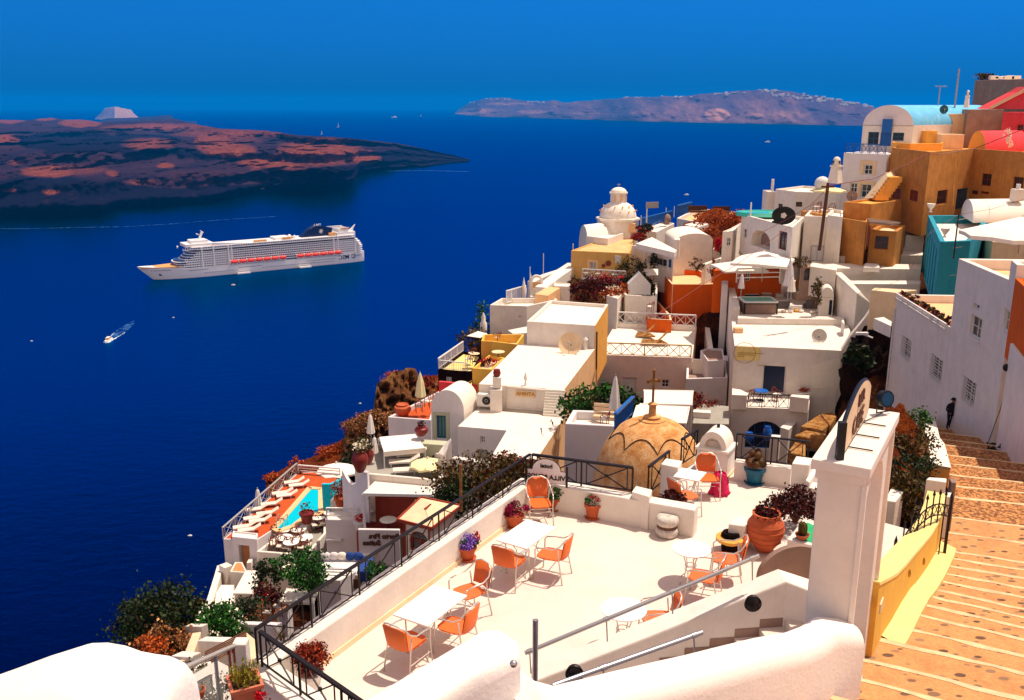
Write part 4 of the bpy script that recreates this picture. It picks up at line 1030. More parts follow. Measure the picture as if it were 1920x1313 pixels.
p_=floor(cM(627,540));pot('flower_pot','terracotta pot of purple petunias against the long parapet',p_,.21,.30,'terracotta',leafm='leaf_green',lr=(.25,.22,.15),ln=350,flower='petal_purple',fn=1500,seed=2,fs=.04)
g=MB();rn=random.Random(8);leaves(g,p_+V((.19,.04,.50)),(.11,.11,.11),160,.05,rn,clumps=5);tag(g.build('red_geranium','petal_red'),'cluster of red blooms at the right side of the purple petunia pot','flower')
pot('flower_pot','terracotta pot of magenta flowers beside the second table',floor(cM(912,345)),.22,.30,'terracotta',leafm='leaf_darkred',lr=(.33,.26,.15),ln=300,flower='petal_magenta',fn=1100,seed=3,fs=.05)
pot('potted_plant','green leafy plant in a terracotta pot behind the lone orange chair',floor(cM(1150,225))-V((0,.1,0)),.24,.32,'terracotta',leafm='leaf_green',lr=(.34,.28,.2),ln=700,flower='petal_red',fn=40,seed=4,ls=.08)
pot('flower_pot','terracotta pot of small red flowers in front of the sign parapet',floor(cN(113,480)),.20,.36,'terracotta',leafm='leaf_green',lr=(.2,.2,.14),ln=380,flower='petal_red',fn=160,seed=5)
pot('potted_shrub','big round rust-red shrub in a white pot at the near left corner of the terrace',floor((585,1297)),.2,.36,'white_paint',leafm='leaf_rust',lr=(.27,.27,.26),ln=4200,seed=6,ls=.045,lz=.62)
g=MB();rn=random.Random(2);c=floor((540,1262))
for k in range(22):a=rn.uniform(0,6.3);g.tube([c+V((0,0,.3)),c+V((.1*math.cos(a),.1*math.sin(a),.7)),c+V((.25*math.cos(a),.25*math.sin(a),rn.uniform(.7,.95)))],.012,4,r2=.002)
tag(g.build('spiky_plant','leaf_olive'),'spiky green plant beside the rust-red shrub','plant')
c=floor(cO(303,928));t=pot('cactus_pot','round cactus cluster in a blue-green glazed pot',c,.27,.42,'blue_pot',saucer=True,cat='cactus')
g=MB();rn=random.Random(5)
for k in range(16):a=k*2.4;rr_=.05+.11*math.sqrt(k/16);g.ball(c+V((rr_*1.3*math.cos(a),rr_*1.3*math.sin(a),.5+rn.uniform(0,.12)+(.18 if k<4 else 0))),.085,10,7,1.15)
g.build('cactus',leaf('cactus_green',['#3a1c0c','#5a3414','#3c3010','#6a4018']).m,t,smooth=True)
JS=.82
c=floor(cN(1285,705));t=thing('oil_jar','huge weathered terracotta jar with dry plants in its mouth, right side of the terrace','jar',c)
MB().lathe([(.14*JS,0),(.22*JS,.08*JS),(.38*JS,.30*JS),(.46*JS,.52*JS),(.47*JS,.66*JS),(.44*JS,.82*JS),(.36*JS,.94*JS),(.33*JS,.98*JS),(.36*JS,1.04*JS),(.36*JS,1.08*JS),(.31*JS,1.08*JS),(.28*JS,.98*JS)],c,34).build('pot','terracotta',t,auto=40)
g=MB()
for z_ in(.33,.50,.66,.80):r_=interp([(.3,.39),(.52,.465),(.66,.475),(.82,.445)],z_)*JS;g.tube([c+V((r_*math.cos(k*PI/12),r_*math.sin(k*PI/12),z_*JS))for k in range(24)],.012,5,closed=True)
g.build('moulding','terracotta',t);rn=random.Random(4)
leaves(MB(),c+V((0,0,1.08*JS)),(.29,.29,.06),600,.08,rn,clumps=14).build('dry_plants','leaf_darkred',t)
c=floor(cN(620,598));t=thing('millstone_pair','two stacked rough white millstones beside the low parapet','millstone',c)
for k in range(2):MB().lathe([(.05,.02+k*.25),(.2,.0+k*.25),(.25,.06+k*.25),(.255,.15+k*.25),(.22,.21+k*.25),(.08,.22+k*.25),(.04,.19+k*.25)],c,24).build('stone','stone_white',t,auto=60)
MB().cyl(c+V((0,0,.2)),.225,.07).build('core','brown_wood',t)
c=floor(cN(1050,705));t=thing('stone_mortar','low round stone with an orange rim holding a dark millstone, beside the jar','millstone',c)
MB().lathe([(.17,0),(.19,.18),(.16,.2)],c,20).build('base','dark_stone',t);MB().lathe([(.2,.2),(.31,.26),(.31,.32),(.22,.34)],c,12).build('rim','ochre',t);MB().lathe([(.05,.33),(.18,.32),(.2,.38),(.17,.44),(.05,.42)],c,20).build('stone','dark_stone',t,auto=50)
c=gp(cN(1545,625),T+.56);t=pot('cactus_pot','small column cactus in a red saucer on the white planter beside the gate',c,.15,.12,'terracotta',kind='bowl',cat='cactus')
g=MB();rn=random.Random(1)
for k in range(7):a=k*2.4;g.ball(c+V((.05*math.cos(a)*(k>0),.05*math.sin(a)*(k>0),.24)),.05,8,8,2.8)
g.build('cactus',MAT['leaf_olive'],t,smooth=True)
shrub('succulent_bush','dark red rosette shrub on the parapet in front of the small square table',gp(cN(660,350),T+.62)+V((0,.15,0)),(.35,.22,.13),700,.07,'leaf_darkred',seed=15,clumps=20)
c=gp(cN(338,380),TP-.25);g=MB();g.tube([c+V((-.09,-.05,0)),c+V((-.03,-.05,0)),c+V((.03,-.05,0)),c+V((.09,-.05,0))],.03,8);g.box(c,(.06,.06,.1));tag(g.build('spotlight','black'),'small black double spotlight on the inner face of the sign parapet','lamp')
m=N('cobble');vo=m.n('ShaderNodeTexVoronoi',i_Scale=3.4);vo.feature='F1';m.l(m.scaled((1,1.7,1)),vo.inputs['Vector'])
n1_=m.noise(2.2,5,.7);n2_=m.noise(26,4,.7)
base=m.ramp(n1_,[(.3,(.42,.18,.06)),(.55,(.60,.29,.10)),(.75,(.48,.22,.075))])
st_=m.n('ShaderNodeMath',operation='MULTIPLY_ADD',i_1=.22);m.l(n2_,st_.inputs[0]);m.l(vo.outputs['Distance'],st_.inputs[2])
sep=m.n('ShaderNodeSeparateColor');m.l(vo.outputs['Color'],sep.inputs[0])
sz_=m.n('ShaderNodeMath',operation='MULTIPLY_ADD',i_1=-.16);m.l(sep.outputs[0],sz_.inputs[0]);m.l(st_.outputs[0],sz_.inputs[2])
mask=m.ramp(sz_.outputs[0],[(.25,1.),(.31,0.)])
base=m.mix(m.ramp(n2_,[(.4,.0),(.62,.45)]),base,(.34,.12,.035))
m.col(m.mix(mask,base,m.ramp(sep.outputs[1],[(.1,(.09,.04,.02)),(.9,(.30,.16,.08))])));m.set(Roughness=.9);m.bump(sz_.outputs[0],.4,.02)
m=N('cobble_far');vo=m.n('ShaderNodeTexVoronoi',i_Scale=7);m.l(m.obj(),vo.inputs['Vector']);n1_=m.noise(1.6,5,.75);n2_=m.noise(9,5,.75)
m.col(m.mix(m.ramp(n2_,[(.46,0.),(.54,.9)]),m.ramp(n1_,[(.3,(.44,.17,.045)),(.6,(.62,.27,.08))]),(.11,.035,.012)));m.set(Roughness=.95);m.bump(vo.outputs['Distance'],.6,.05)
plaster('nosing',(.74,.54,.30),.2,stain=0,sc=3)
NS=[(cR(150,1360),-7.0,.2),(cR(215,1290),-7.27,.25),(cR(310,1170),-7.55,.27),(cR(395,1070),-7.95,.245),(cR(550,960),-8.3,.242),(cR(615,875),-8.55,.236),(cR(665,790),-8.75,.236),(cR(700,730),-8.95,.232),(cR(730,680),-9.1,.225),(cR(760,640),-9.25,.22),(cR(790,590),-9.4,.20),(cR(812,547),-9.55,.18),(cR(832,500),-9.7,.165),(cR(838,456),-9.85,.16),(cR(842,413),-10.05,.155),(cR(895,312),-10.3,.14),(cR(922,222),-10.65,.13),((1793,932),-11.2,.10),((1793,911),-11.7,.10),((1789,890),-12.3,.11),((1771,868),-13.1,.115),((1767,852),-13.8,.11),((1764,833),-14.6,.115),((1756,822),-15.3,.12),((1748,809),-16.1,.12),((1740,801),-16.9,.1),((1728,794),-17.7,.1)]
near_=MB();far_=MB();nos=MB();L_=[];R_=[]
for(p,z,sl)in NS:
 a=gp(p,z);b=gp((p[0]+150,p[1]+150*sl),z);d=(b-a).normalized();L_.append(a-d*.25);R_.append(a+d*(8.5 if z>-11 else 13))
rnd=random.Random(9)
for k in range(1,len(NS)):
 m_=near_ if k<17 else far_;z=NS[k][1];a0,b0,a1,b1=L_[k-1],R_[k-1],L_[k],R_[k]
 A0_=V((a0.x,a0.y,z));B0_=V((b0.x,b0.y,z));m_.quad(A0_,B0_,b1,a1)
 m_.quad(a0,b0,B0_,A0_)
 w_=.095 if k<17 else.13;dn_=V((-(b1-a1).y,(b1-a1).x,0)).normalized();K=26
 up_=[];lo=[]
 for i in range(K+1):
  q=lerp(a1,b1,i/K);up_.append(q+dn_*.01+U*.006+dn_*rnd.uniform(-.02,.02));lo.append(q-dn_*(w_*rnd.uniform(.5,1.3))+U*.006)
 nos.add(up_+lo,[(i,i+1,K+2+i,K+1+i)for i in range(K)])
a,b=L_[0],R_[0];near_.quad(a-V((3,6,0)),b-V((0,6,0)),b,a)
tag(near_.build('cobbled_steps','cobble'),kind='structure');tag(far_.build('cobbled_path','cobble_far'),kind='structure');tag(nos.build('step_edging','nosing'),kind='structure')
for a,b in zip(L_[1:],R_[1:]):CAPS.append((a.x-1.5,a.x+9,a.y-2.5,a.y+3,a.z-1))
for a in L_:TERR+=[(a.x,a.y,a.z-.6),(a.x+5,a.y+1,a.z-2),(a.x+9,a.y+2,a.z-4)]
YW=[(cR(425,1058),-8.3,cR(0,610)[1]),(cR(480,980),-8.42,cR(0,585)[1]),(cR(543,880),-8.6,cR(0,553)[1]),(cR(600,775),-8.78,cR(0,500)[1]),(cR(655,690),-8.97,cR(0,437)[1]),(cR(700,640),-9.15,cR(0,385)[1]),(cR(755,560),-9.4,cR(0,320)[1]),(cR(795,490),-9.65,cR(0,252)[1]),(cR(822,438),-9.85,cR(0,160)[1]),(cR(834,400),-10.0,cR(0,85)[1])]
fp=[];
for p,z,ty in YW:g_=gp(p,z);fp.append((g_,upz(g_,ty)))
yt=thing('yellow_wall','yellow parapet wall with a broad top coloured pale for sunlight running from the gate down the steps','wall',fp[0][0])
q=MB();vs=[]
nrm=V((-.86,.5,0))
for g_,zt in fp:vs+=[V((g_.x,g_.y,g_.z-.5)),V((g_.x,g_.y,zt-.03)),V((g_.x,g_.y,zt-.03))+nrm*.40,V((g_.x,g_.y,g_.z-.5))+nrm*.40]
q.add(vs,[(i*4+k,i*4+(k+1)%4,i*4+4+(k+1)%4,i*4+4+k)for i in range(len(fp)-1)for k in range(4)]+[tuple((len(fp)-1)*4+k for k in range(4)),(0,1,2,3)]);q.build('wall','yellow',yt,auto=40)
q=MB();vs=[]
for g_,zt in fp:
 b_=V((g_.x,g_.y,zt));vs+=[b_-nrm*.012-U*.05,b_-nrm*.005+U*.0,b_+nrm*.41+U*.0,b_+nrm*.42-U*.05]
q.add(vs,[(i*4+k,i*4+(k+1)%4,i*4+4+(k+1)%4,i*4+4+k)for i in range(len(fp)-1)for k in range(4)]+[tuple((len(fp)-1)*4+k for k in range(4)),(0,1,2,3)]);q.build('coping','pale_yellow',yt,auto=40)  # top of the wall gets a paler yellow to paint in its sunlight
q=MB()
for k in range(1,len(fp)-1):
 a,b=fp[k][0],fp[k+1][0];o_=-nrm*.34
 q.add([a+U*.16,b+U*.16,b+o_+U*.05,a+o_+U*.05,a+o_-U*.3,b+o_-U*.3],[(0,1,2,3),(3,2,5,4)])
tag(q.build('gutter_strip','pale_yellow'),'pale yellow stepped strip along the foot of the yellow wall','kerb')
for(p,s_,lb_)in((cR(645,555),.5,'small oval brass wall lamp on the yellow wall, the nearer of the two'),(cR(731,485),.62,'small oval brass wall lamp on the yellow wall, the farther of the two')):
 a_,zt=fp[4 if s_<.6 else 6];r=ray(p);n_=V((.86,-.5));t_=V((a_.x,a_.y)).dot(n_)/V((r.x,r.y)).dot(n_);c=r*t_
 q=MB();q.ball(c+V((.02,-.01,0)),.05,10,6,1.7,.5,.5);tag(q.build('wall_lamp','brass',smooth=True),lb_,'lamp')
c=gp(cR(470,745),-7.5);r=ray(cR(470,745));n_=V((.86,-.5));a_=fp[1][0];c=r*(V((a_.x,a_.y)).dot(n_)/V((r.x,r.y)).dot(n_))
tag(MB().box(c+V((.03,-.02,0)),(.02,.26,.16),rz=-.52).build('mail_box','cream'),'small cream plate box on the yellow wall beside the gate pillar','box')
mb=MB();mb.prism([(4.5,11.1),(8.9,18.7),(7.7,19.7),(5.75,14.0)],-10.5,-9.05);tag(mb.build('gate_landing','terrace_floor'),kind='structure')
TERR+=[(6,16,-11.5),(8,20,-12)]
def post(label,pts,z,h,mat='white'):
 return block('gate_post',label,pts,z,h,mat,cat='post')
gz=-8.95
post('white gate post with flat cap at the end of the yellow wall',[cP(862,945),cP(1000,965),cP(1003,938),cP(880,930)],-8.55,1.6);post('taller white gate post behind the yellow wall beside the path',[cP(1035,965),cP(1070,968),cP(1073,940),cP(1020,935)],-9.3,1.5,'grey_plaster')
block('low_wall','lower white wall end beside the yellow wall and the path',[cP(975,1060),cP(1040,1065),cP(1043,1035),cP(985,1030)],-9.2,1.2)
ig=thing('iron_gate','black wrought-iron gate with arched top and spear points behind the yellow wall','gate',gp(cP(670,1290),-9.3))
ga=pd(cP(665,1290),18.3);gb2=pd(cP(1030,1120),20.5);ga=V((ga.x,ga.y,-9.9));gb2=V((gb2.x,gb2.y,-9.9));dd=gb2-ga;LG=dd.length
bars=MB();arch=MB();sp_=MB()
def gtop(t):return ga.z+1.35+.42*math.sin(PI*min(1,max(0,t)))
for k in range(9):
 t=k/8;p=ga+dd*t;zt=gtop(t);bars.bar(V((p.x,p.y,ga.z)),V((p.x,p.y,zt+.22)),.022 if k not in(0,8)else.05)
 MB().lathe([(.012,0),(.035,.04),(.004,.15)],V((p.x,p.y,zt+.20)),6).build('spear_point','iron',ig)
arch.tube([V(((ga+dd*(i/16)).x,(ga+dd*(i/16)).y,gtop(i/16)))for i in range(17)],.016,5);arch.tube([V(((ga+dd*(i/16)).x,(ga+dd*(i/16)).y,gtop(i/16)-.25))for i in range(17)],.016,5)
for i in range(12):
 a=ga+dd*(i/12);b=ga+dd*((i+1)/12);arch.bar(V((a.x,a.y,gtop(i/12)-.25)),V((b.x,b.y,gtop((i+1)/12))),.012);arch.bar(V((a.x,a.y,gtop(i/12))),V((b.x,b.y,gtop((i+1)/12)-.25)),.012)
arch.bar(ga+U*.1,gb2+U*.1,.025)
bars.build('bars','iron',ig);arch.build('arched_top','iron',ig)
block('planter','white planter box with a leafy bush seen through the iron gate',[cGT(105,975),cGT(215,990),cGT(300,880),cGT(165,855)],-9.1,.9,cat='planter')
shrub('leafy_bush','pale green leafy bush behind the iron side gate',gp(cGT(330,960),-9.3)+V((.1,.3,0)),(.50,.5,.6),1500,.11,'leaf_olive',seed=31,clumps=24)
def blob(name,c,r,mat,seed,label=None,cat=None,n=4,amp=.35,kind=None,f=.9):
 from mathutils import noise
 b=bmesh.new();bmesh.ops.create_icosphere(b,subdivisions=n,radius=1)
 for v in b.verts:
  d=v.co.normalized();k=1+amp*noise.fractal(d*f*1.6+V((seed,0,0)),.8,2.1,5);v.co=V((d.x*r[0]*k,d.y*r[1]*k,d.z*r[2]*k))+V(c)
 me=bpy.data.meshes.new(name);b.to_mesh(me);b.free();me.materials.append(MAT[mat])
 for p in me.polygons:p.use_smooth=True
 o=bpy.data.objects.new(name,me);col.objects.link(o);return tag(o,label,cat,kind=kind)
blob('boulder',pd(cGT(250,400),30)+V((0,.5,-.6)),(.85,1.2,1.5),'orange_scrub',3,'big orange-brown boulder behind the arched gate','rock')
blob('boulder',pd(cGT(370,700),26)+V((0,.5,-1.6)),(1.5,1.4,1.3),'cave_rock',5,'dark rock in the shade behind the iron side gate','rock')
blob('boulder',pd(cGT(150,620),26)+V((0,.5,-.8)),(.9,1.2,1.0),'orange_scrub',8,'small orange rock low beside the arched gate','rock')
shrub('leafy_bush','dark green bush at the top of the rocky bank beside the path wall',pd(cGT(430,180),31),(.55,.5,.7),900,.11,'leaf_green',seed=33,clumps=16)
shrub('leafy_bush','olive bush on the shaded rocks below the white-topped path wall',pd(cGT(440,480),29),(.8,.7,.8),1500,.11,'leaf_olive',seed=34,clumps=22)
shrub('leafy_bush','dark bush right behind the spear points of the iron gate',pd(cGT(380,700),25),(.7,.6,.6),1200,.1,'leaf_dark',seed=35,clumps=20)
UW=[(cGT(745,730),-11.3,cGT(0,700)[1]),(cGT(690,560),-12.4,cGT(0,395)[1]),(cGT(650,400),-13.4,cGT(0,385)[1]-2)]
w0=pd(cGT(640,690),25.8);
def uwall(name,label,base,mat,top):
 t=thing(name,label,'wall',base[0][0]);q=MB();vs=[];nn_=V((-.85,.5,0));w_=.55
 for g_,zt in base:vs+=[V((g_.x,g_.y,g_.z-1.5)),V((g_.x,g_.y,zt)),V((g_.x,g_.y,zt))+nn_*w_,V((g_.x,g_.y,g_.z-1.5))+nn_*w_]
 n_=len(base);q.add(vs,[(i*4+k,i*4+(k+1)%4,i*4+4+(k+1)%4,i*4+4+k)for i in range(n_-1)for k in range(4)]+[(0,1,2,3),tuple((n_-1)*4+k for k in range(4))]);q.build('wall',mat,t)
 q=MB();vs=[]
 for g_,zt in base:b_=V((g_.x,g_.y,zt+.004));vs+=[b_-nn_*.02-U*.08,b_-nn_*.02,b_+nn_*(w_+.02),b_+nn_*(w_+.02)-U*.08]
 q.add(vs,[(i*4+k,i*4+(k+1)%4,i*4+4+(k+1)%4,i*4+4+k)for i in range(n_-1)for k in range(4)]+[(0,1,2,3),tuple((n_-1)*4+k for k in range(4))]);q.build('coping',top,t)
bs=[]
for p,z,ty in((cGT(762,745),-11.2,760+640/5.47),(cGT(700,480),-13.2,760+395/5.47),(cGT(660,345),-14.5,760+330/5.47),(cGT(612,235),-16.2,760+160/5.47),(cGT(560,165),-17.2,760+120/5.47)):g_=gp(p,z);bs.append((g_,upz(g_,ty)))
uwall('path_wall','ochre wall with a white top curving along the left of the cobbled path',bs,'ochre','white_roof')
Cn=V((23.2,43.0));dW=V((.083,.9965)).normalized()
def onW(p,A=Cn,d=dW):
 n=V((d.y,-d.x));r=ray(p);t=A.dot(n)/V((r.x,r.y)).dot(n);q=r*t;return(V((q.x,q.y))-A).dot(d),q.z
sfar,_=onW((1666,700));smid,ztall=onW((1797,487));_,ztc=onW((1878,516));ztall=(ztall+ztc)/2
_,zl1=onW((1680,550));_,zl2=onW((1786,617));zlow=(zl1+zl2)/2
def W(s,o=0):q=Cn+dW*s+V((dW.y,-dW.x))*o;return V((q.x,q.y,0))
wl_=Bld('house','long white house wall with three barred windows beside the path, flower box on top',None,z=zlow,world=[W(smid),W(sfar),W(sfar,7),W(smid,7)],zb=-23,par=(.25,.5),roof='peach',bevel=.03)
for a,b in((cD(337,628),cD(365,750)),(cD(475,715),cD(512,855))):wl_.win(0,a,b,grille=True,fw=.05,bars=(2,3))
wl_.done()
Rd=V((-.312,-.95)).normalized()
wt=Bld('house','tall white house beside the path with a shuttered window high on its shaded wall',None,z=ztall,world=[W(-.0),W(smid-.02),W(smid-.02,9),W(0,9)],zb=-22,par=(.35,.55),roof='peach',bevel=.03)
wt.win(0,cD(660,527),cD(698,655),grille=False,bars=(2,2),sill=True);wt.win(0,cD(672,475),cD(695,512),bars=(1,1));wt.win(0,cD(628,820),cD(668,968),grille=True,fw=.05,bars=(2,3));wt.done()
R2=lambda s,o=0:V((*(Cn+Rd*s+V((-Rd.y,Rd.x))*o),0))
def onR(p):return onW(p,Cn,Rd)
sR,zR=onR((1906,500));_,zR0=onR((1885,478))
wr=Bld('house','white house wall at the right edge of the photo with a narrow slit window',None,z=zR0,world=[R2(sR,0),R2(.0,0)-V((0,0,0)),R2(0,7),R2(sR,7)],zb=-21,par=(.3,.3),bevel=.03)
wr.win(0,cD(806,480),cD(828,628),bars=(1,2));wr.done()
s4,z4=onR((1901,645))
rr=Bld('house','red-orange house at the right edge of the photo above the white path wall',None,z=zR0-.6,world=[R2(sR+.05,-.0),R2(sR+.05,6),R2(sR+17,6),R2(sR+17,0)],zb=z4-1,mat='orange',roof='peach',par=(.25,.4));rr.done()
wallR=Bld('path_wall','white curved wall at the far right edge of the path with a hanging cable',None,z=z4,world=[R2(s4-.2,-.12),R2(s4-.2,.6),R2(s4+12,.6),R2(s4+12,-.12)],zb=-20,par=(0,0),cat='wall',bevel=.06);wallR.done()
s_,z_=onR((1894,690));c=R2(s_,-.15);mb=MB();mb.ball(V((c.x,c.y,z_)),.16,10,6,1.1);tag(mb.build('wall_lamp','iron',smooth=True),'dark round lantern on the right-hand path wall','lamp')
mb=MB();mb.tube([V((*(R2(s_,-.05)).xy,z_)),V((*(R2(s_-.5,-.05)).xy,z_-2)),V((*(R2(s_-1.7,-.05)).xy,z_-3.6)),V((*(R2(s_-2.8,-.05)).xy,z_-5))],.018,5);tag(mb.build('cable','iron'),'thin dark cable hanging down the right-hand path wall','cable')
mb=MB();c=W(sfar-.15,-.08);mb.tube([V((c.x,c.y,zlow-.9)),V((c.x,c.y,zlow-9))],.05,7);tag(mb.build('drain_pipe','white_paint'),'white drain pipe at the left corner of the house with barred windows','pipe')
railing('balcony_railing','white railing ledge with red flower boxes on top of the barred-window house',[V((*W(smid+.3,-.12).xy,zlow-.35)),V((*W(sfar-.2,-.12).xy,zlow-.35))],.45,'ladder','white_paint',1.2,.05)
rn=random.Random(3)
for k in range(9):
 s_=lerp(smid+.5,sfar-.5,k/8);c=W(s_,.25);tt=thing('flower_box','low flower box plant on the ledge of the barred-window house','flower box',(c.x,c.y,zlow),'flower boxes along the ledge')
 leaves(MB(),V((c.x,c.y,zlow+.12)),(.3,.55,.20 if k%3 else.34),260,.14,rn,clumps=7).build('foliage','leaf_olive' if k%2 else 'leaf_darkred',tt);MB().box((c.x,c.y,zlow-.03),(.3,1.2,.14)).build('box','terracotta',tt)
for i,(p,z)in enumerate(((cPS(560,520),-17.0),(cPS(630,600),-16.3),(cPS(680,690),-15.6),(cPS(790,730),-15.0))):
 shrub('weed',['scrubby weed at the wall foot right of the walking person','second weed tuft down the foot of the shaded wall','dark weed tuft in the bend of the path wall','weed tuft nearest the camera at the wall foot'][i],gp(p,z),(.55,.35,.22),260,.13,'leaf_dark','plant',50+i,6,stem=False)
pz=-16.9;pc=gp((1779,805),pz);pt_=thing('person','person in dark clothes and a cap walking on the cobbled path with a shoulder bag','person',pc)
def skin_body(name,nodes,edges,mat,parent,sub=1):
 b=bmesh.new();vs=[b.verts.new(V(n[:3]))for n in nodes];[b.edges.new((vs[i],vs[j]))for i,j in edges]
 me=bpy.data.meshes.new(name);b.to_mesh(me);b.free();o=bpy.data.objects.new(name,me);col.objects.link(o)
 md=o.modifiers.new('s','SKIN');sv=me.skin_vertices[0].data
 for i,n in enumerate(nodes):sv[i].radius=(n[3],n[4]if len(n)>4 else n[3])
 sv[0].use_root=True;md.use_smooth_shade=True;sb_=o.modifiers.new('u','SUBSURF');sb_.levels=sub;sb_.render_levels=sub
 me.materials.append(MAT[mat]);o.parent=parent;return o
nd=[(0,0,.95,.15,.11),(0,-.02,1.15,.15,.10),(0,-.05,1.36,.18,.11),(0,-.08,1.50,.055,.055),(0,-.12,1.60,.085,.10),(0,-.13,1.70,.08,.09),(-.11,0,.88,.095,.1),(-.12,-.10,.50,.065,.065),(-.11,.02,.10,.045,.05),(-.11,-.12,.04,.04,.035),(.11,0,.88,.095,.1),(.11,.08,.50,.065,.065),(.11,.22,.12,.045,.05),(.11,.10,.05,.04,.035),(-.20,-.06,1.40,.065,.07),(-.27,-.02,1.14,.05,.05),(-.22,-.18,.98,.038,.038),(-.17,-.26,1.0,.035,.03),(.20,-.06,1.40,.065,.07),(.29,0,1.15,.05,.05),(.27,-.14,.93,.038,.038),(.25,-.20,.86,.035,.03)]
eg=[(0,1),(1,2),(2,3),(3,4),(4,5),(0,6),(6,7),(7,8),(8,9),(0,10),(10,11),(11,12),(12,13),(2,14),(14,15),(15,16),(16,17),(2,18),(18,19),(19,20),(20,21)]
skin_body('body',nd,eg,'dark_cloth',pt_)
def loc(q,c):q.v=[v+V(c)for v in q.v];return q
q=MB();q.lathe([(.001,1.82),(.07,1.81),(.11,1.76),(.12,1.71),(.155,1.70),(.12,1.69)],(0,-.12,0),14);loc(q,pc).build('cap','dark_cloth',pt_,smooth=True)
q=MB();q.ball((0,-.15,1.63),.085,10,8,1.2);q.box((0,-.235,1.62),(.03,.03,.05));loc(q,pc).build('face','skin',pt_,smooth=True)
q=MB();q.lathe([(.19,.80),(.20,.86),(.19,1.15),(.21,1.38),(.10,1.48)],(0,-.03,0),14,1,.72);loc(q,pc).build('jacket','dark_cloth',pt_,smooth=True)
for s_ in(-1,1):
 for f_ in range(5):
  x,y,z=(-.17,-.26,1.0)if s_<0 else(.25,-.20,.86);q=MB();q.tube([(x+(f_-2)*.016,y-.01,z),(x+(f_-2)*.018,y-.04,z-.03),(x+(f_-2)*.016,y-.035,z-.07+abs(f_-2)*.008)],.008,5);loc(q,pc).build('finger','skin',pt_)
bg_=thing('shoulder_bag','dark red-brown bag hanging at the right side of the walking person','bag',pc+V((.38,0,.6)))
q=MB();q.box((.40,-.02,.82),(.20,.14,.48));loc(q,pc).build('bag_body','red_wood',bg_,bevel=.03);q=MB();q.tube([(.36,-.02,1.05),(.2,-.12,1.42),(.0,-.1,1.47)],.02,5);loc(q,pc).build('strap','black',bg_)
blob('cave_rock',pd((1652,700),66)+V((.5,1.5,-1.5)),(2.6,3,5.2),'cave_rock',11,'tall dark brown rock face in the gap left of the barred-window house','rock',n=5)
shrub('palm_bush','dark spiky palm bush growing from the brown rock face',pd((1612,668),62),(.9,.7,.8),700,.5,'leaf_dark',seed=41,clumps=14)
lt=thing('street_lamp','white arm street lamp fixed to the brown rock face','lamp',pd(cG(1215,300),62));a=pd(cG(1215,302),62);b=pd(cG(1110,262),62)
MB().tube([a,b],.06,6).build('arm','white_paint',lt);MB().box(b+V((.2,0,-.06)),(.8,.25,.16)).build('lamp_head','white_paint',lt)
def at(p,D):return pd(p,D)
def xy(v,z=0):return V((v.x,v.y,z))
def zup(p,z,py):return upz(gp(p,z),py)
def cy(c,y):return c(0,y)[1]
def parasol(name,label,apex,D,w,h=2.3,m='canvas',sides=4,rot=.4,drop=.45,floor_=None,val=.14,group=None):
 a=at(apex,D);t=thing(name,label,'parasol',(a.x,a.y,a.z-h),group)
 q=MB();n=sides*4;R_=w/2;vs=[V((0,0,0))]
 def rad(k):
  a_=(k%(n//sides))/(n//sides);th=PI/sides;d=(a_-.5)*2*th;return R_*math.cos(th)/math.cos(d)*1.0 if sides<=8 else R_
 for k in range(n):an=rot+2*PI*k/n;r_=rad(k)/math.cos(PI/sides);vs.append(V((r_*math.cos(an),r_*math.sin(an),-drop-.03*math.cos(2*PI*k/(n/sides)))))
 for k in range(n):vs.append(vs[1+k]-V((0,0,val)))
 q.add([v+a for v in vs],[(0,1+k,1+(k+1)%n)for k in range(n)]+[(1+k,1+n+k,1+n+(k+1)%n,1+(k+1)%n)for k in range(n)])
 q.build('canopy',m,t,auto=25);MB().tube([a+V((0,0,.12)),a-V((0,0,h))],.035,7).build('pole','grey_paint',t)
 q=MB()
 for k in range(sides):an=rot+2*PI*k/sides;q.bar(a-V((0,0,.06)),a+V((R_*.97*math.cos(an)/math.cos(PI/sides)*math.cos(PI/sides),R_*.97*math.sin(an),-drop-.02)),.02)
 q.build('rib','grey_paint',t);MB().ball(a+V((0,0,.05)),.07,8,5).build('cap',m,t);return t
def closed_umb(label,base,D,h=2.6,r=.22,m='canvas',group=None):
 b=at(base,D);t=thing('closed_parasol',label,'parasol',b,group);q=MB();n=14;prof=[(.04,h),(.09,h*.93),(r*.7,h*.75),(r,h*.5),(r*1.15,h*.36),(r*.5,h*.35)]
 vs=[];
 for r_,z in prof:vs+=[b+V((r_*(1+.22*(k%2))*math.cos(2*PI*k/n),r_*(1+.22*(k%2))*math.sin(2*PI*k/n),z))for k in range(n)]
 q.add(vs,[(i*n+k,i*n+(k+1)%n,(i+1)*n+(k+1)%n,(i+1)*n+k)for i in range(len(prof)-1)for k in range(n)]+[tuple(range(n))]);q.build('canopy',m,t);MB().tube([b,b+V((0,0,h+.12))],.03,6).build('pole','grey_paint',t);return t
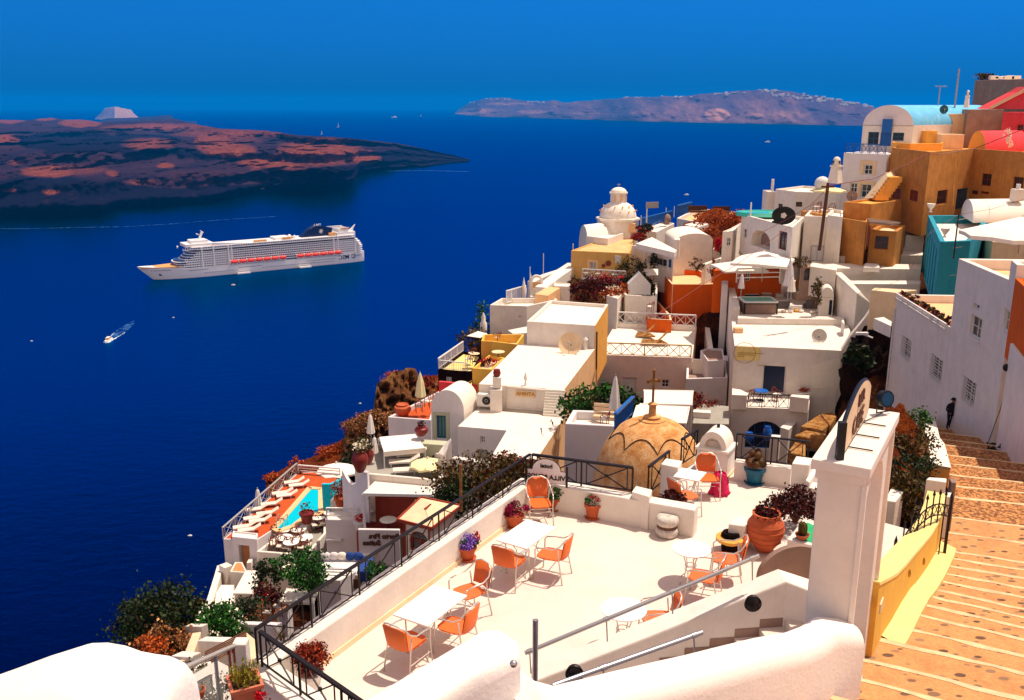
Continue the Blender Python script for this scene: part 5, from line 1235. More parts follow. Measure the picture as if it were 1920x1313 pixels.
def dish(label,c,D,r,face,m='stone_white',stand=1.):
 c=at(c,D);f=V(face).normalized();t=thing('satellite_dish',label,'satellite dish',c-U*stand);qn=f.to_track_quat('Z','Y').to_matrix().to_4x4();M_=Matrix.Translation(c)@qn
 q=MB();q.M=M_;q.lathe([(.01,-.16*r),(r*.5,-.12*r),(r,.12*r),(r*1.02,.14*r),(r*.97,.12*r),(r*.5,-.09*r),(.01,-.13*r)],n=26);q.build('reflector',m,t,auto=60)
 q=MB();q.M=M_;q.bar((0,-r*.9,.1*r),(0,0,r*.75),.03*r+.01);q.ball((0,0,r*.75),.09*r+.02,8,5);q.build('feed_arm','grey_paint',t)
 q=MB();q.tube([c-f*.12*r,c-U*stand],.04,6)
 for k in range(3):a=k*2.1;q.bar(c-U*stand*.45,c-U*stand+V((r*.6*math.cos(a),r*.6*math.sin(a),0)),.035)
 q.build('stand','iron',t);return t
def pole(name,label,a,b,D,r=.05,m='grey_paint',cat='pole',extra=None):
 a=at(a,D);b=at(b,D);b=V((a.x,a.y,upz(a,proj(b)[1])));t=thing(name,label,cat,b if b.z<a.z else a);MB().tube([b,a],r,6).build('shaft',m,t)
 if extra:extra(t,a)
 return t
def yagi(t,a):
 q=MB();q.bar(a+V((-.5,0,-.1)),a+V((.7,0,-.1)),.035)
 for k in range(6):q.bar(a+V((-.45+k*.22,-.3+.02*k,-.1)),a+V((-.45+k*.22,.3,.12-.1)),.025)
 q.build('antenna','grey_paint',t)
H1=Bld('hotel_house','white hotel house with a dark doorway, cream sign board and flat roof dish',[cC(152,1100),cC(975,1138),cC(1045,990),cC(1010,905),cC(125,880)],D=70,h=8,par=(0,0))
H1.win(0,cG(378,515),cG(537,738),'door',pane='navy_paint',fr='white_paint',bars=(1,1),depth=.3);zH=H1.zt
H1.win(4,(1362,762),(1366,785));H1.done();zd=H1.sz(0,cG(450,738))[1]
sA,sB=H1.sz(0,cG(163,366)),H1.sz(0,cG(340,478))
sg=thing('wall_sign','cream square sign board with a faint circle left of the dark hotel doorway','sign',H1.pt(0,sA[0],sB[1]))
a_,b_=sA[0],sB[0];q=MB();P=[H1.pt(0,x,z,.03)for x,z in((a_,sB[1]),(b_,sB[1]),(b_,sA[1]),(a_,sA[1]))];nrm_=H1.pt(0,0,0,.05)-H1.pt(0,0,0,0);q.ext(P,nrm_);q.build('board','pale_yellow',sg)
cc=H1.pt(0,lerp(a_,b_,.38),lerp(sA[1],sB[1],.45),.09);ex=(H1.pt(0,1,0)-H1.pt(0,0,0)).normalized()
q=MB();q.tube([cc+ex*(.8*math.cos(k*PI/12))+U*(.8*math.sin(k*PI/12))for k in range(24)],.02,4,closed=True);q.build('ring','brass',sg)
q=MB()
for k in range(3):q.bar(cc+ex*-.5-U*(.15*k),cc+ex*(1.4-.7*k)-U*(.15*k),.05,.03);
q.bar(cc+ex*1.-U*.9,cc+ex*1.7-U*.9,.06,.03);q.build('lettering','brass',sg)
HB=Bld('hotel_annex','lower white hotel wing with an arched blue window below the balcony',[cG(128,832),cG(722,852),cG(738,742),cG(135,733)],z=zd-.02,h=6.2,par=(0,0))
HB.win(0,cG(245,940),cG(522,1165),arch=True,pane='navy_paint',fr='blue_paint',depth=.35,bars=(4,2));HB.done()
block('balcony_parapet','white balcony block at the left end of the hotel balcony',[cG(133,740),cG(250,745),cG(252,725),cG(200,700),cG(135,690)],zd+1.05,1.1)
block('balcony_parapet','white balcony parapet at the right end of the hotel balcony',[cG(580,752),cG(722,770),cG(730,745),cG(590,738)],zd+1.0,1.1)
railing('iron_railing','short black crossed railing of the hotel balcony',[gp(cG(252,835),zd),gp(cG(582,846),zd)],1.0,bw=.05,post=1.1)
block('retaining_wall','sloping white side wall right of the arched hotel window',[cG(505,990),cG(570,1010),cG(725,860),cG(690,835)],zd-1.0,4)
wall_pts=[(975,402),(1045,290),(1160,150),(1200,90),(1215,250),(1135,390),(1045,520),(1032,700),(1055,800),(930,1000),(735,1000),(735,398)]
n_=H1.frame(0)[3];q=MB();q.ext([(lambda r:r*(H1.P[0].dot(n_)/V((r.x,r.y)).dot(n_)))(ray(cG(*p)))+V((0,.03,0))for p in wall_pts],V((-n_.x,-n_.y,0))*.5);tag(q.build('retaining_wall','white',weld=True),'big white wall with a slanting top between the hotel and the brown rock','wall')
q=MB();pts_=[(745,515),(860,480),(968,458),(972,500),(955,560),(995,610),(975,640),(965,700),(900,685),(750,690)]
q.ext([(lambda r:r*((H1.P[0].dot(n_)+.05)/V((r.x,r.y)).dot(n_)))(ray(cG(*p)))for p in pts_],V((-n_.x,-n_.y,0))*.03);tag(q.build('sun_patch','white_roof'),'brighter patch painted as grazing sunlight on the white wall beside the hotel','wall')  # thin lighter sheet paints a patch of sunlight onto the wall
for i,(pts,D_)in enumerate((([(610,1050),(700,1010),(860,1040),(835,1085)],63),([(660,980),(810,885),(880,970),(830,1010)],65),([(815,885),(905,870),(940,900),(890,975)],66),([(560,1180),(620,1100),(700,1120),(700,1210)],61))):
 P=[at(cG(*p),D_)for p in pts];zt=sum(p.z for p in P)/4;q=MB();q.prism([(gp(cG(*p),zt).x,gp(cG(*p),zt).y)for p in pts],zt-.8,zt);o=q.build('stone_bed','wall_stone',weld=True,bevel=.1);tag(o,['flat stone bed beside the sloping hotel wall','triangular stone bed behind the gate sign','upper stone bed under the painted sunlight patch','lowest stone bed behind the iron railing'][i],'stone bed')
c=gp(cG(680,690),zd+.0);sh=H1.pt(0,H1.sz(0,cG(680,715))[0],H1.sz(0,cG(680,715))[1],.3);tt=thing('shelf_plant','orange clay bowl of dry plants on a white wall shelf beside the hotel doorway','plant',sh)
MB().box(sh,(1.0,.4,.08)).build('shelf','white_paint',tt);leaves(MB(),sh+U*.25,(.38,.25,.2),300,.11,random.Random(2),clumps=8).build('foliage','leaf_orange',tt)
def jar(label,p,D,r,h,m='blue_glaze',cat='jar',leafm=None,s=1):
 c=at(p,D);return pot('jar',label,c,r,h,m,'jar',cat,leafm=leafm,seed=s,lr=(r*1.3,r*1.3,r)if leafm else None,ln=300,ls=.16)
jar('big blue glazed jar in front of the arched hotel window',cG(402,1092),62,.29,1.0);jar('second blue glazed jar left of the arched window',cG(262,1110),62,.30,.75)
block('pillar','small white pillar beside the big blue jar',[cG(425,1075),cG(500,1082),cG(508,1050),cG(440,1045)],gp(cG(450,1060),at(cG(450,1060),61.5).z).z,1.6)
def small_table(label,c,r=.35,h=.72,m='table_top',cat='table',group=None):
 c=V(c);t=thing('cafe_table',label,cat,c,group);MB().lathe([(r,h-.03),(r,h)],c,18).build('tabletop',m,t);MB().cyl(c,.03,h).build('leg','iron',t);MB().cyl(c,r*.5,.03).build('base','iron',t);return t
small_table('blue round table on the hotel balcony',gp(cG(365,800),zd)+V((0,.6,0)),.55,.75,'blue_glaze')
def cafe_chair(m_seat,m_frame,arms=True):
 t=thing('terrace_chair','dark red wooden terrace chair with pale seat','chair');MB().box((0,0,.43),(.46,.46,.07)).build('seat',m_seat,t,bevel=.015)
 q=MB();q.tube([(-.23,-.22,.42),(-.26,-.26,.7),(-.14,-.30,.86),(.14,-.30,.86),(.26,-.26,.7),(.23,-.22,.42)],.028,5)
 q.tube([(-.24,.2,.64),(-.26,-.1,.66),(-.24,-.27,.70)],.02,4);q.tube([(.24,.2,.64),(.26,-.1,.66),(.24,-.27,.70)],.02,4);q.bar((-.1,-.29,.45),(-.1,-.3,.85),.03);q.bar((.1,-.29,.45),(.1,-.3,.85),.03);q.build('backrest',m_frame,t)
 for sx in(-1,1):
  for sy in(-1,1):MB().bar((sx*.21,sy*.2,0),(sx*.22,sy*.2,.42 if sy<0 else.64),.035).build('leg',m_frame,t)
 return t
cc_=cafe_chair('cushion','red_wood');CC_used=[0]
def put_chair(c,rz,label,group='dark red wooden chairs on the lower terraces',s=1.):
 o=cc_ if not CC_used[0]else copy_tree(cc_);CC_used[0]+=1;return place(o,c,rz,s,label,group)
dc_=cafe_chair('canvas','red_wood');place(dc_,gp(cG(275,800),zd)+V((0,.5,0)),.6,1.1,'canvas director chair at the left of the hotel balcony')
place(copy_tree(dc_),gp(cG(490,800),zd)+V((0,.5,0)),-2.4,1.1,'canvas director chair in front of the dark hotel doorway')
dish('beige round satellite dish on the flat roof of the hotel with the cream sign',cC(803,1028),71,.56,(-.15,-1,.35),stand=.75)
a=gp(cC(180,1000),zH);tag(MB().box(a+U*.2,(.7,.5,.4)).build('roof_vent','peach',bevel=.03),'small square vent on the left of the hotel roof','vent')
b0=block('wall','narrow white wall stub standing at the right end of the hotel roof',[cC(975,915),cC(1000,935),cC(995,905),cC(980,900)],zH+1.0,1.2)
zj=zH+.15
JT=Bld('roof_terrace','white roof terrace with hot tub, sofas and parasols behind the hotel roof',[cC(135,872),cC(1005,884),cC(985,610),cC(95,575)],z=zj,h=7,par=(0,0),mat='white',cat='terrace');JT.done()
block('parapet_wall','low pinkish parapet along the front of the hot tub terrace',[cC(178,890),cC(995,900),cC(1003,878),cC(180,868)],zj+.35,.6)
block('parapet_wall','broad white coping on the left side of the hot tub terrace',[cC(140,805),cC(195,805),cC(128,553),cC(78,555)],zj+.9,5)
def jp(x,y):return gp(cHS(x,y),zj)
tb_=jp(960,985);ht=thing('hot_tub','square hot tub with turquoise water in a brown shell with a black frame','hot tub',tb_)
w_,d_,h_=2.75,2.1,1.05;cx_,cy_=tb_.x,tb_.y+1.15
MB().box((cx_,cy_,zj+h_/2),(w_,d_,h_)).build('shell','grey_plaster',ht,bevel=.12);q=MB()
for a,b in(((-1,-1),(1,-1)),((1,-1),(1,1)),((1,1),(-1,1)),((-1,1),(-1,-1))):q.bar((cx_+a[0]*w_/2,cy_+a[1]*d_/2,zj+h_),(cx_+b[0]*w_/2,cy_+b[1]*d_/2,zj+h_),.22,.14)
q.build('rim','white_paint',ht,bevel=.04);q=MB()
for s_ in(-1,1):q.bar((cx_+s_*(w_/2+.02),cy_-d_/2-.02,zj),(cx_+s_*(w_/2+.02),cy_-d_/2-.02,zj+h_-.08),.1)
q.bar((cx_-w_/2,cy_-d_/2-.03,zj+h_-.12),(cx_+w_/2,cy_-d_/2-.03,zj+h_-.12),.09);q.build('frame','black',ht);MB().box((cx_,cy_,zj+h_+.02),(w_-.2,d_-.2,.04)).build('water','water_tub',ht)
def sofa(name,label,p,w,d,h,m,back=True,rz=0,cat='sofa',z=None):
 c=jp(*p)if z is None else p;t=thing(name,label,cat,c);w*=.72;d*=.72;h*=.8;A_=Matrix.Translation(c)@Matrix.Rotation(rz,4,'Z')
 q=MB();q.M=A_;q.box((0,0,h*.3),(w,d,h*.6));q.build('base',m,t,bevel=.05)
 q=MB();q.M=A_;q.box((0,-.03,h*.66),(w*.94,d*.86,h*.14));q.build('cushion','cushion',t,bevel=.04)
 if back:q=MB();q.M=A_;q.box((0,-d/2-.08,h*.6),(w,.18,h*1.2));q.build('backrest',m,t,bevel=.05)
 return t
sofa('lounge_sofa','grey rattan sofa right of the hot tub',(1225,900),1.5,.8,.75,'grey_fabric');sofa('lounge_sofa','grey sofa under the large parasol',(985,700),1.3,.8,.7,'grey_fabric');sofa('ottoman','grey ottoman with pale cushion behind the hot tub',(1030,770),1.3,.8,.7,'grey_plaster',False,cat='seat')
sofa('ottoman','pale cushioned seat between the ottoman and the folded parasol',(1185,770),1.0,.7,.6,'cushion',False,cat='seat');sofa('lounge_sofa','dark grey armchair near the small white arched door',(1560,900),1.3,.9,.8,'grey_fabric');sofa('sun_bed','dark blue sun bed left behind the hot tub',(840,760),1.9,1.2,.5,'navy_paint',False,cat='sun bed')
sofa('counter','cream round counter beside the folded parasol',(1430,800),1.0,1.0,1.3,'cream',False,cat='counter')
sofa('lounge_sofa','white lounge seat in front of the arched door house on the hot tub terrace',(1380,940),1.4,.7,.6,'white_paint',cat='sofa')
for i,(x,y)in enumerate(((1240,960),(1330,965),(1400,955),(1460,960),(1600,975),(1660,960))):
 c=jp(x,y);q=MB();q.ball(c+U*.14,.17,8,5,.7,1.5,1);tag(q.build('cushion',['cushion','canvas','ochre','canvas','canvas','white_paint'][i],smooth=True),'pale cushion lying along the front edge of the hot tub terrace','cushion','cushions at the front edge of the hot tub terrace')
parasol('parasol','large white square parasol over the hot tub terrace',cHS(1000,205),79,4.6,2.6,sides=4,rot=.35,drop=.8,val=.2);parasol('parasol','second white parasol behind the large one, half hidden',cHS(700,320),84,4.,2.6,sides=4,rot=.9,drop=.6)
closed_umb('tall folded grey parasol in the middle of the hot tub terrace',cHS(1290,810),77.5,3.5,.34,'cool_white');closed_umb('shorter folded white parasol beside the tall grey one',cHS(1330,800),77,1.9,.26)
closed_umb('slim folded white parasol at the left coping of the hot tub terrace',cHS(715,760),78,1.9,.2,'cool_white')
shrub('climbing_plant','dry climbing plant on the pergola behind the folded parasol',at(cHS(1450,340),80),(.9,.6,.5),700,.14,'leaf_olive','plant',61,16)
shrub('climbing_plant','olive climbing plant beside the small arched door house',at(cHS(1640,720),77),(.5,.5,1.3),500,.2,'leaf_olive','plant',62,12)
zd2=zj+2.3
VH=Bld('door_house','small white vaulted hut with a dark doorway on the hot tub terrace',[cHS(1690,770),cHS(1860,775),cHS(1835,640),cHS(1660,630)],z=zj+1.7,h=1.9,par=(0,0),cat='hut');VH.win(0,cC(885,750),cC(978,868),'door',fr='navy_paint',pane='navy_paint',bars=(1,1),szr=None);VH.done()
vault(VH.o,'vault',(*VH.P[0],0),(*VH.P[1],0),(*VH.P[2],0),.85,zj+1.7,'white_roof','white')
dr_=Bld('door_house','white arched niche door under the climbing plant behind the hot tub terrace',[cHS(1460,400),cHS(1600,400),cHS(1590,370),cHS(1460,370)],D=81,h=3,par=(0,0),cat='hut',mat='grey_plaster');dr_.win(0,cHS(1500,410),cHS(1590,565),'door',arch=True,fr='brown_wood');dr_.done()
OT=Bld('orange_house','orange walled terrace with white rails behind the parasols',[cHS(380,440),cHS(1230,430),cHS(1230,400),cHS(430,395)],D=86,h=4,mat='orange',roof='peach',par=(.2,.3),cat='house');OT.win(0,cHS(775,450),cHS(830,575),'door',fr='white_paint');OT.done()
railing('white_railing','white horizontal rails in front of the orange terrace',[at(cHS(660,590),82),at(cHS(1190,575),82)],1.2,'ladder','white_paint',3,.09)
w1=Bld('house','flat white roofed house with a blue-grey front right of the hot tub terrace',[cC(942,505),cC(1588,513),cC(1592,476),cC(740,463),cC(735,490),cC(935,520)],D=80,h=2.6,par=(0,0));w1.done()
w1b=Bld('house','white rounded roof piece sloping behind the small arched door hut',[cC(785,625),cC(925,618),cC(940,500),cC(745,475)],z=zj+1.9,h=1.3,par=(0,0));w1b.done()
w2=Bld('house','lower white wall ledge under the blue-grey shaded front',[cC(1060,625),cC(1582,628),cC(1588,600),cC(1000,600)],D=77,h=4,par=(0,0));w2.done()
block('roof_box','low white vaulted skylight on the flat white roof',[cC(1145,497),cC(1270,500),cC(1260,470),cC(1160,465)],w1.zt+.35,.4,cat='skylight')
wallseg('stair_wall','curved white parapet sweeping down right of the hot tub terrace',[cC(945,530),cC(1020,600),cC(1110,690),cC(1165,760),cC(1190,830)],zs=[w2.zt+.4,w2.zt+.3,w2.zt-.3,w2.zt-1.2,w2.zt-2.2],w=.6,h=4)
wallseg('stair_wall','second curved white parapet beside the small arched door hut',[cC(985,640),cC(1010,760),cC(1080,810),cC(1140,890)],zs=[zj+1.6,zj+1.,zj+.2,zj-1.2],w=.5,h=4,mat='peach')
w3=Bld('house','peach-grey wall block left of the house with flower boxes',[cC(1203,672),cC(1385,692),cC(1560,672),cC(1230,655)],D=66,h=3.6,mat='cream',par=(0,0));w3.done()
q3=block('wall_top','white curved wall top above the tall brown rock face',[cC(1225,890),cC(1358,950),cC(1362,915),cC(1300,880)],at(cC(1225,890),64).z,.8)
w4=Bld('house','small white house block with flat roof left of the blue house',[cC(1285,402),cC(1600,405),cC(1607,340),cC(1262,340)],D=84,h=2.6,par=(0,0));w4.win(3,cC(1268,395),cC(1283,465));w4.done()
w5=Bld('house','upper white block behind the small flat-roofed house',[cC(1470,255),cC(1612,255),cC(1615,250),cC(1480,248)],D=86,h=3.6,par=(0,0));w5.done()
w6=Bld('house','white house with a grey louvred panel beside the blue house',[cC(1437,172),cC(1618,168),cC(1622,160),cC(1440,160)],D=88,h=5,par=(0,0));w6.win(0,cC(1495,212),cC(1595,250),fr='grey_paint',pane='grey_paint',bars=(6,1));w6.done()
wallseg('sloping_wall','white wall sloping up to the louvred white house',[cC(1325,295),cC(1435,215)],zs=[at(cC(1325,295),86).z,at(cC(1435,215),87).z],w=.4,h=4)
wallseg('sloping_wall','grey-white wall sloping down toward the peach ruin',[cC(965,415),cC(1240,365)],zs=[at(cC(965,415),83).z,at(cC(1240,365),85).z],w=.4,h=4)
BH=Bld('blue_house','teal-blue house with dark blue columns and a white roof terrace',[cD(513,186),cD(657,180),cD(760,60),cD(455,60)],D=66,h=4.9,mat='teal',roof='white_roof',par=(.35,.7),cat='house')
for k in range(5):
 s0=BH.frame(3)[2]*(.12+k*.17);BH.win(3,None,None,'shutter',pane='navy_paint',fr='blue_paint',szr=(s0,s0+BH.frame(3)[2]*.09,BH.zt-4.6,BH.zt-.9),bars=(2,4))
BH.done()
R1=Bld('house','white house with a broad flat roof terrace right behind the blue house',None,z=BH.zt-.3,world=[gp(cD(760,185),BH.zt-.3),gp(cD(1000,200),BH.zt-.3),gp(cD(1000,60),BH.zt-.3),gp(cD(700,60),BH.zt-.3)],h=4,par=(.3,.6),mat='cream',roof='peach');R1.done()
def urn(label,p,D):c=at(p,D);q=MB();q.lathe([(.16,0),(.06,.12),(.08,.2),(.28,.5),(.32,.66),(.26,.62)],c,14);tag(q.build('urn','canvas',auto=50),label,'urn')
urn('pale stone urn on the front corner of the blue house parapet',cD(532,165),66);urn('pale stone urn at the back left corner of the blue house',cD(466,45),74)
parasol('parasol','large white parasol at the right edge above the roof terraces',cD(905,65),62,7.0,2.5,sides=8,rot=.2,drop=1.15,val=.25)
VR=Bld('vaulted_house','long white barrel vaulted house at the right edge above the blue house',[cA(1322,985),cA(1398,990),cA(1760,985),cA(1800,965),cA(1420,960)],D=82,h=2.5,par=(0,0),cat='house');VR.done()
va=at(cA(1318,990),82);vb=at(cA(1400,990),76.5);
vq=at(cA(1318,990),82);vault(VR.o,'vault',va,vb,vb+V((14,1.5,0)),1.65,va.z-.1,'white_roof','cool_white')
ch_=at(cA(1665,880),78);tt=thing('chimney','small white chimney on the barrel vault at the right edge','chimney',ch_);MB().box(ch_+U*.1,(.9,.7,1.0)).build('stack','white',tt,bevel=.04);MB().cyl(ch_+U*.6,.18,.4).build('flue_pot','white_paint',tt)
def tvmast(t,a):
 q=MB();
 for k in range(3):q.bar(a-U*(.4+1.9*k)+V((-.1,0,0)),a-U*(.4+1.9*k)+V((.5,0,.1)),.04)
 q.build('bracket','grey_paint',t)
pole('cable_mast','dark thin cable mast at the corner of the blue house',cD(600,55),cD(577,265),63,.05,'iron',extra=tvmast)
def wp(*L):return[xy(at(p,D))for p,D in L]
OB=Bld('ochre_house','big brown and orange ochre house with a row of small dark windows',None,z=at((1744,285),82).z,world=wp(((1672,285),90),((1744,285),82),((1826,285),88),((1980,285),78),((1980,285),95),((1700,285),99)),zb=-11.5,mat='orange_wall',roof='ochre',par=(.25,.3))
for a,b in((cA(897,825),cA(945,905)),(cA(1002,838),cA(1050,916))):OB.win(0,a,b,fr='red_wood',pane='red_wood')
OB.win(1,cA(1177,847),cA(1233,925),fr='red_wood');OB.win(1,cA(1297,837),cA(1360,952),'door',fr='teal_paint',pane='blue_glass',bars=(2,1));OB.win(2,cA(1447,738),cA(1500,820),fr='red_wood');OB.win(2,cA(1642,758),cA(1697,838),fr='red_wood')
OB.win(2,cA(1382,842),cA(1420,872),fr='red_wood');OB.win(2,cA(1440,848),cA(1490,870),fr='red_wood');OB.done()
n2=OB.frame(0)[3];a=OB.pt(0,0.02,OB.zt-.3);b=OB.pt(0,.02,-11.5);d_=OB.frame(0)[1];q=MB();q.ext([a,b,b-V((d_.x,d_.y,0))*4.6],V((-n2.x,-n2.y,0))*2+V((0,0,0)));tag(q.build('buttress','orange_wall',weld=True),'slanting brown buttress at the left foot of the ochre house','wall')
q=MB();q.tube([at(cA(1283,640),83.2),at(cA(1268,940),83.2)],.05,6);tag(q.build('drain_pipe','orange_wall'),'vertical ochre drain pipe on the sunlit ochre wall','pipe')
def farb(name,label,pts,D,h,mat,roof='white_roof',par=(.15,.2),wins=(),cat='house',depth=6,**k):
 """far building close to eye level: front corners (pixel, distance), level from the first"""
 z=at(pts[0][0]if isinstance(pts[0][0],tuple)else pts[0],pts[0][1]if isinstance(pts[0][0],tuple)else D).z
 W_=[xy(at((p[0][0],p[0][1]),p[1]))for p in pts];e=W_[-1]-W_[0];n=V((-e.y,e.x,0)).normalized()
 if n.y<0:n=-n
 W_+=[W_[-1]+n*depth,W_[0]+n*depth]
 b=Bld(name,label,None,z=z,world=W_,h=h,mat=mat,roof=roof,par=par,cat=cat,**k)
 for w_ in wins:b.win(*w_[0],**w_[1])
 b.done();return b
farb('ochre_house','yellow ochre upper storey standing on the brown house beside the blue vault',[(cA(893,548),92),(cA(1010,545),89),(cA(1205,545),90)],0,3,'ochre','cream',(.2,.2))
farb('ochre_house','small ochre box room above the yellow storey',[(cA(1110,478),93),(cA(1178,475),93)],0,4,'ochre','cream')
farb('cream_house','cream house wall stepping up between the ochre house and the grey one',[(cA(1205,500),92),(cA(1345,480),92)],0,5,'cream','cream',(.1,.1))
farb('white_house','cream-white block with a rusty ladder right of the blue vault',[(cA(1160,373),97),(cA(1358,376),97)],0,6,'cream','white_roof')
farb('stone_house','weathered grey-brown cube house beside the red house',[(cA(1362,346),95),(cA(1585,358),94)],0,8,'grey_plaster','grey_plaster',(.25,.2),depth=8)
farb('beige_house','tall beige house block at the top right corner of the photo',[(cA(1405,168),106),(cA(1760,168),98)],0,14,'grey_plaster','cream',(.3,.3),depth=10)
shrub('roof_bush','round green bush on top of the tall beige house',at(cA(1495,160),105)+V((0,1,.1)),(1.6,1.2,.55),900,.22,'leaf_olive',seed=71)
rn=random.Random(12)
for k in range(5):c=at(cA(1560+k*34,160),103);tag(MB().box(c+V((0,1.5,.2)),(rn.uniform(.6,1.3),.5,rn.uniform(.25,.5))).build('roof_box','canvas',bevel=.05),'small pale box in the row on the roof edge of the tall beige house','box','boxes along the beige roof')
RH=farb('red_house','bright red house at the right edge with two dark openings',[(cA(1580,362),93),(cA(1800,352),88)],0,10,'pink_red','pink_red',(.25,.2),wins=[((0,cA(1665,440),cA(1698,488)),dict(fr='red_wood')),((0,cA(1650,515),cA(1700,577),'door'),dict(fr='red_wood'))])
q=MB();a,b,c_,d_=at(cA(1500,343),96),at(cA(1760,343),93),at(cA(1760,205),93),at(cA(1700,240),94);q.ext([a,b,c_,d_],V((0,3,0)));tag(q.build('gable_wall','pink_red',weld=True),'red triangular gable wall with pale coping at the top right','wall')
q=MB();q.bar(a+V((0,-.1,.1)),d_+V((0,-.1,.1)),.5,.3);q.bar(d_+V((0,-.1,.1)),c_+V((0,-.1,.1)),.5,.3);tag(q.build('gable_coping','cream'),'pale sloping coping of the red gable','coping')
va=at(cA(1362,590),91);vb=at(cA(1470,590),87);rv=thing('vaulted_house','red barrel vault with a yellow end wall above the ochre house','house',va);vault(rv,'vault',va,vb,vb+V((8.5,2.5,0)),2.0,va.z-.2,'pink_red','ochre')
q=MB()
for k in range(12):c=at(cA(1585+rn.uniform(-5,45),470+k*9),86);leaves(q,c,(.2,.15,.25),14,.2,rn)
tag(q.build('wall_decoration','canvas'),'white leafy ornament panel on the red house wall','decoration');
def chimney(label,base,D,w,h,top=True,mat='white',holes=True):
 c=at(base,D);t=thing('chimney',label,'chimney',c);q=MB();q.lathe([(w*.75,0),(w*.5,h*.62)],c,4);q.lathe([(w*.62,h*.62),(w*.62,h*.68)],c,4);q.build('stack',mat,t)
 q=MB();q.lathe([(w*.42,h*.68),(w*.36,h*.86),(w*.3,h*.95),(w*.1,h)],c,10);q.build('chimney_pot',mat,t,smooth=True)
 q=MB()
 for k in range(4):q.box(c+V((w*.38*math.cos(k*PI/2+.4),w*.38*math.sin(k*PI/2+.4),h*.8)),(w*.14,w*.14,h*.12))
 q.build('vent_opening','dark_glass',t)
chimney('white chimney with pointed top on the grey ridge house',cA(1352,335),97,.42,1.75,mat='canvas');chimney('big tapered white chimney left of the blue vault house',cA(543,800),90,1.0,2.5)
pole('tv_antenna','comb shaped tv antenna on a thin mast above the blue vault',cA(1192,200),cA(1190,340),98,.06,extra=yagi)
pole('tv_antenna','tall thin lattice mast above the blue vault',cA(1308,95),cA(1290,340),98,.09,'grey_paint')
dish('dark round satellite dish at the right end of the blue vault',cA(1213,346),94,.42,(-.1,-1,.1),'teal_paint',.5)
va=at(cA(716,440),96);vb=at(cA(1028,440),93);bv=thing('vaulted_house','white house with a sky-blue barrel vault and a tall blue door','house',va)
vault(bv,'vault',va,vb,vb+V((13.5,10,0)),2.05,va.z-.1,'blue_vault','cool_white',24)
BV=Bld('vaulted_house','white ground floor of the blue vault house with dark green shutters',None,z=va.z,world=[xy(va),xy(vb),xy(vb)+V((13.5,10,0)),xy(va)+V((13.5,10,0))],h=6,par=(0,0))
BV.win(0,cA(825,487),cA(886,572),'door',fr='blue_paint',pane='blue_paint',bars=(2,1));BV.win(0,cA(750,484),cA(808,566),fr='teal_paint',bars=(2,2));BV.win(0,cA(900,488),cA(965,540),fr='teal_paint',bars=(2,2));BV.done()
for chd in list(BV.o.children):
 chd.location=BV.o.location-bv.location;chd.parent=bv
bpy.data.objects.remove(BV.o)
dA_,dB_=at(cA(835,487),94.4),at(cA(892,405),94.3);q=MB();q.box(((dA_.x+dB_.x)/2,(dA_.y+dB_.y)/2-.1,(dA_.z+dB_.z)/2),(.95,.3,abs(dB_.z-dA_.z)),rz=math.atan2(vb.y-va.y,vb.x-va.x));q.build('shutter','blue_paint',bv)
LH=farb('white_house','white two storey house below the blue vault with a balcony on top',[(cA(598,612),93),(cA(866,622),90)],0,9,'cool_white','white_roof',(0,0),wins=[((0,cA(725,686),cA(770,748)),dict(sill=False)),((0,cA(640,797),cA(676,858)),{}),((0,cA(708,805),cA(760,892),'door'),dict(fr='white_paint',pane='dark_glass'))])
LH.surround(0,cA(722,682),cA(772,750),.35,'cream');LH.surround(0,cA(706,803),cA(762,892),.3,'cream')
railing('balcony_railing','blue crossed balcony railing in front of the blue vault house',[LH.pt(0,.2,LH.zt),LH.pt(0,LH.frame(0)[2]-.2,LH.zt)],.9,'x','blue_paint',.8,.06)
farb('white_wall','white wall segment with grey stains right of the blue vault front',[(cA(1020,372),97),(cA(1160,375),97)],0,7,'cool_white','white_roof',(.1,.1),wins=[((0,cA(1030,455),cA(1150,508)),dict(fr='teal_paint',pane='teal_paint',bars=(5,1)))])
q=MB();a,b,c_,d_=at(cA(722,892),88),at(cA(855,735),87),at(cA(870,765),86),at(cA(775,892),86);q.ext([a,b,c_,d_],V((1.5,2,0)));tag(q.build('stair_ramp','cream',weld=True),'cream sloping staircase wall below the white house','stairs')
q=MB()
for k in range(7):t_=k/7;q.box(lerp(c_,d_,t_)+V((.6,.3,-.2)),(1.2,1.2,.5))
tag(q.build('stair_steps','ochre'),'small stair steps along the sloping staircase wall','stairs')
o1_=farb('ochre_house','low orange ochre house in the middle of the slope left of the brown house',[(cA(597,915),84),(cA(772,890),82)],0,4,'orange_wall','ochre',(.2,.2))
o2_=farb('ochre_house','ochre ruin wall with a dark red door below the brown house',[(cC(980,118),83),(cC(1170,130),80),(cC(1190,130),84)],0,7.5,'orange_wall','ochre',(.2,.2))
o3_=farb('ochre_house','peach-brown ruin with a dark red doorway and flat coping',[(cC(1195,212),81),(cC(1395,245),80)],0,6,'orange_wall','cream',(.3,.3),wins=[((0,cC(1237,255),cC(1330,362),'door'),dict(fr='red_wood')),],depth=5)
pole('roof_pipe','thin dark pipe standing on the ochre ruin',cC(1190,180),cC(1185,330),79,.1,'red_wood')
q=MB();a=at(cC(1175,118),82);q.add([a,at(cC(1430,150),80),at(cC(1360,165),78),at(cC(1190,145),79)],[(0,1,2,3)]);q.ext([a,at(cC(1430,150),80),at(cC(1360,165),78),at(cC(1190,145),79)],(0,0,-.15));tag(q.build('roof_sheet','grey_plaster'),'grey sheet canopy propped at the foot of the brown house','canopy')
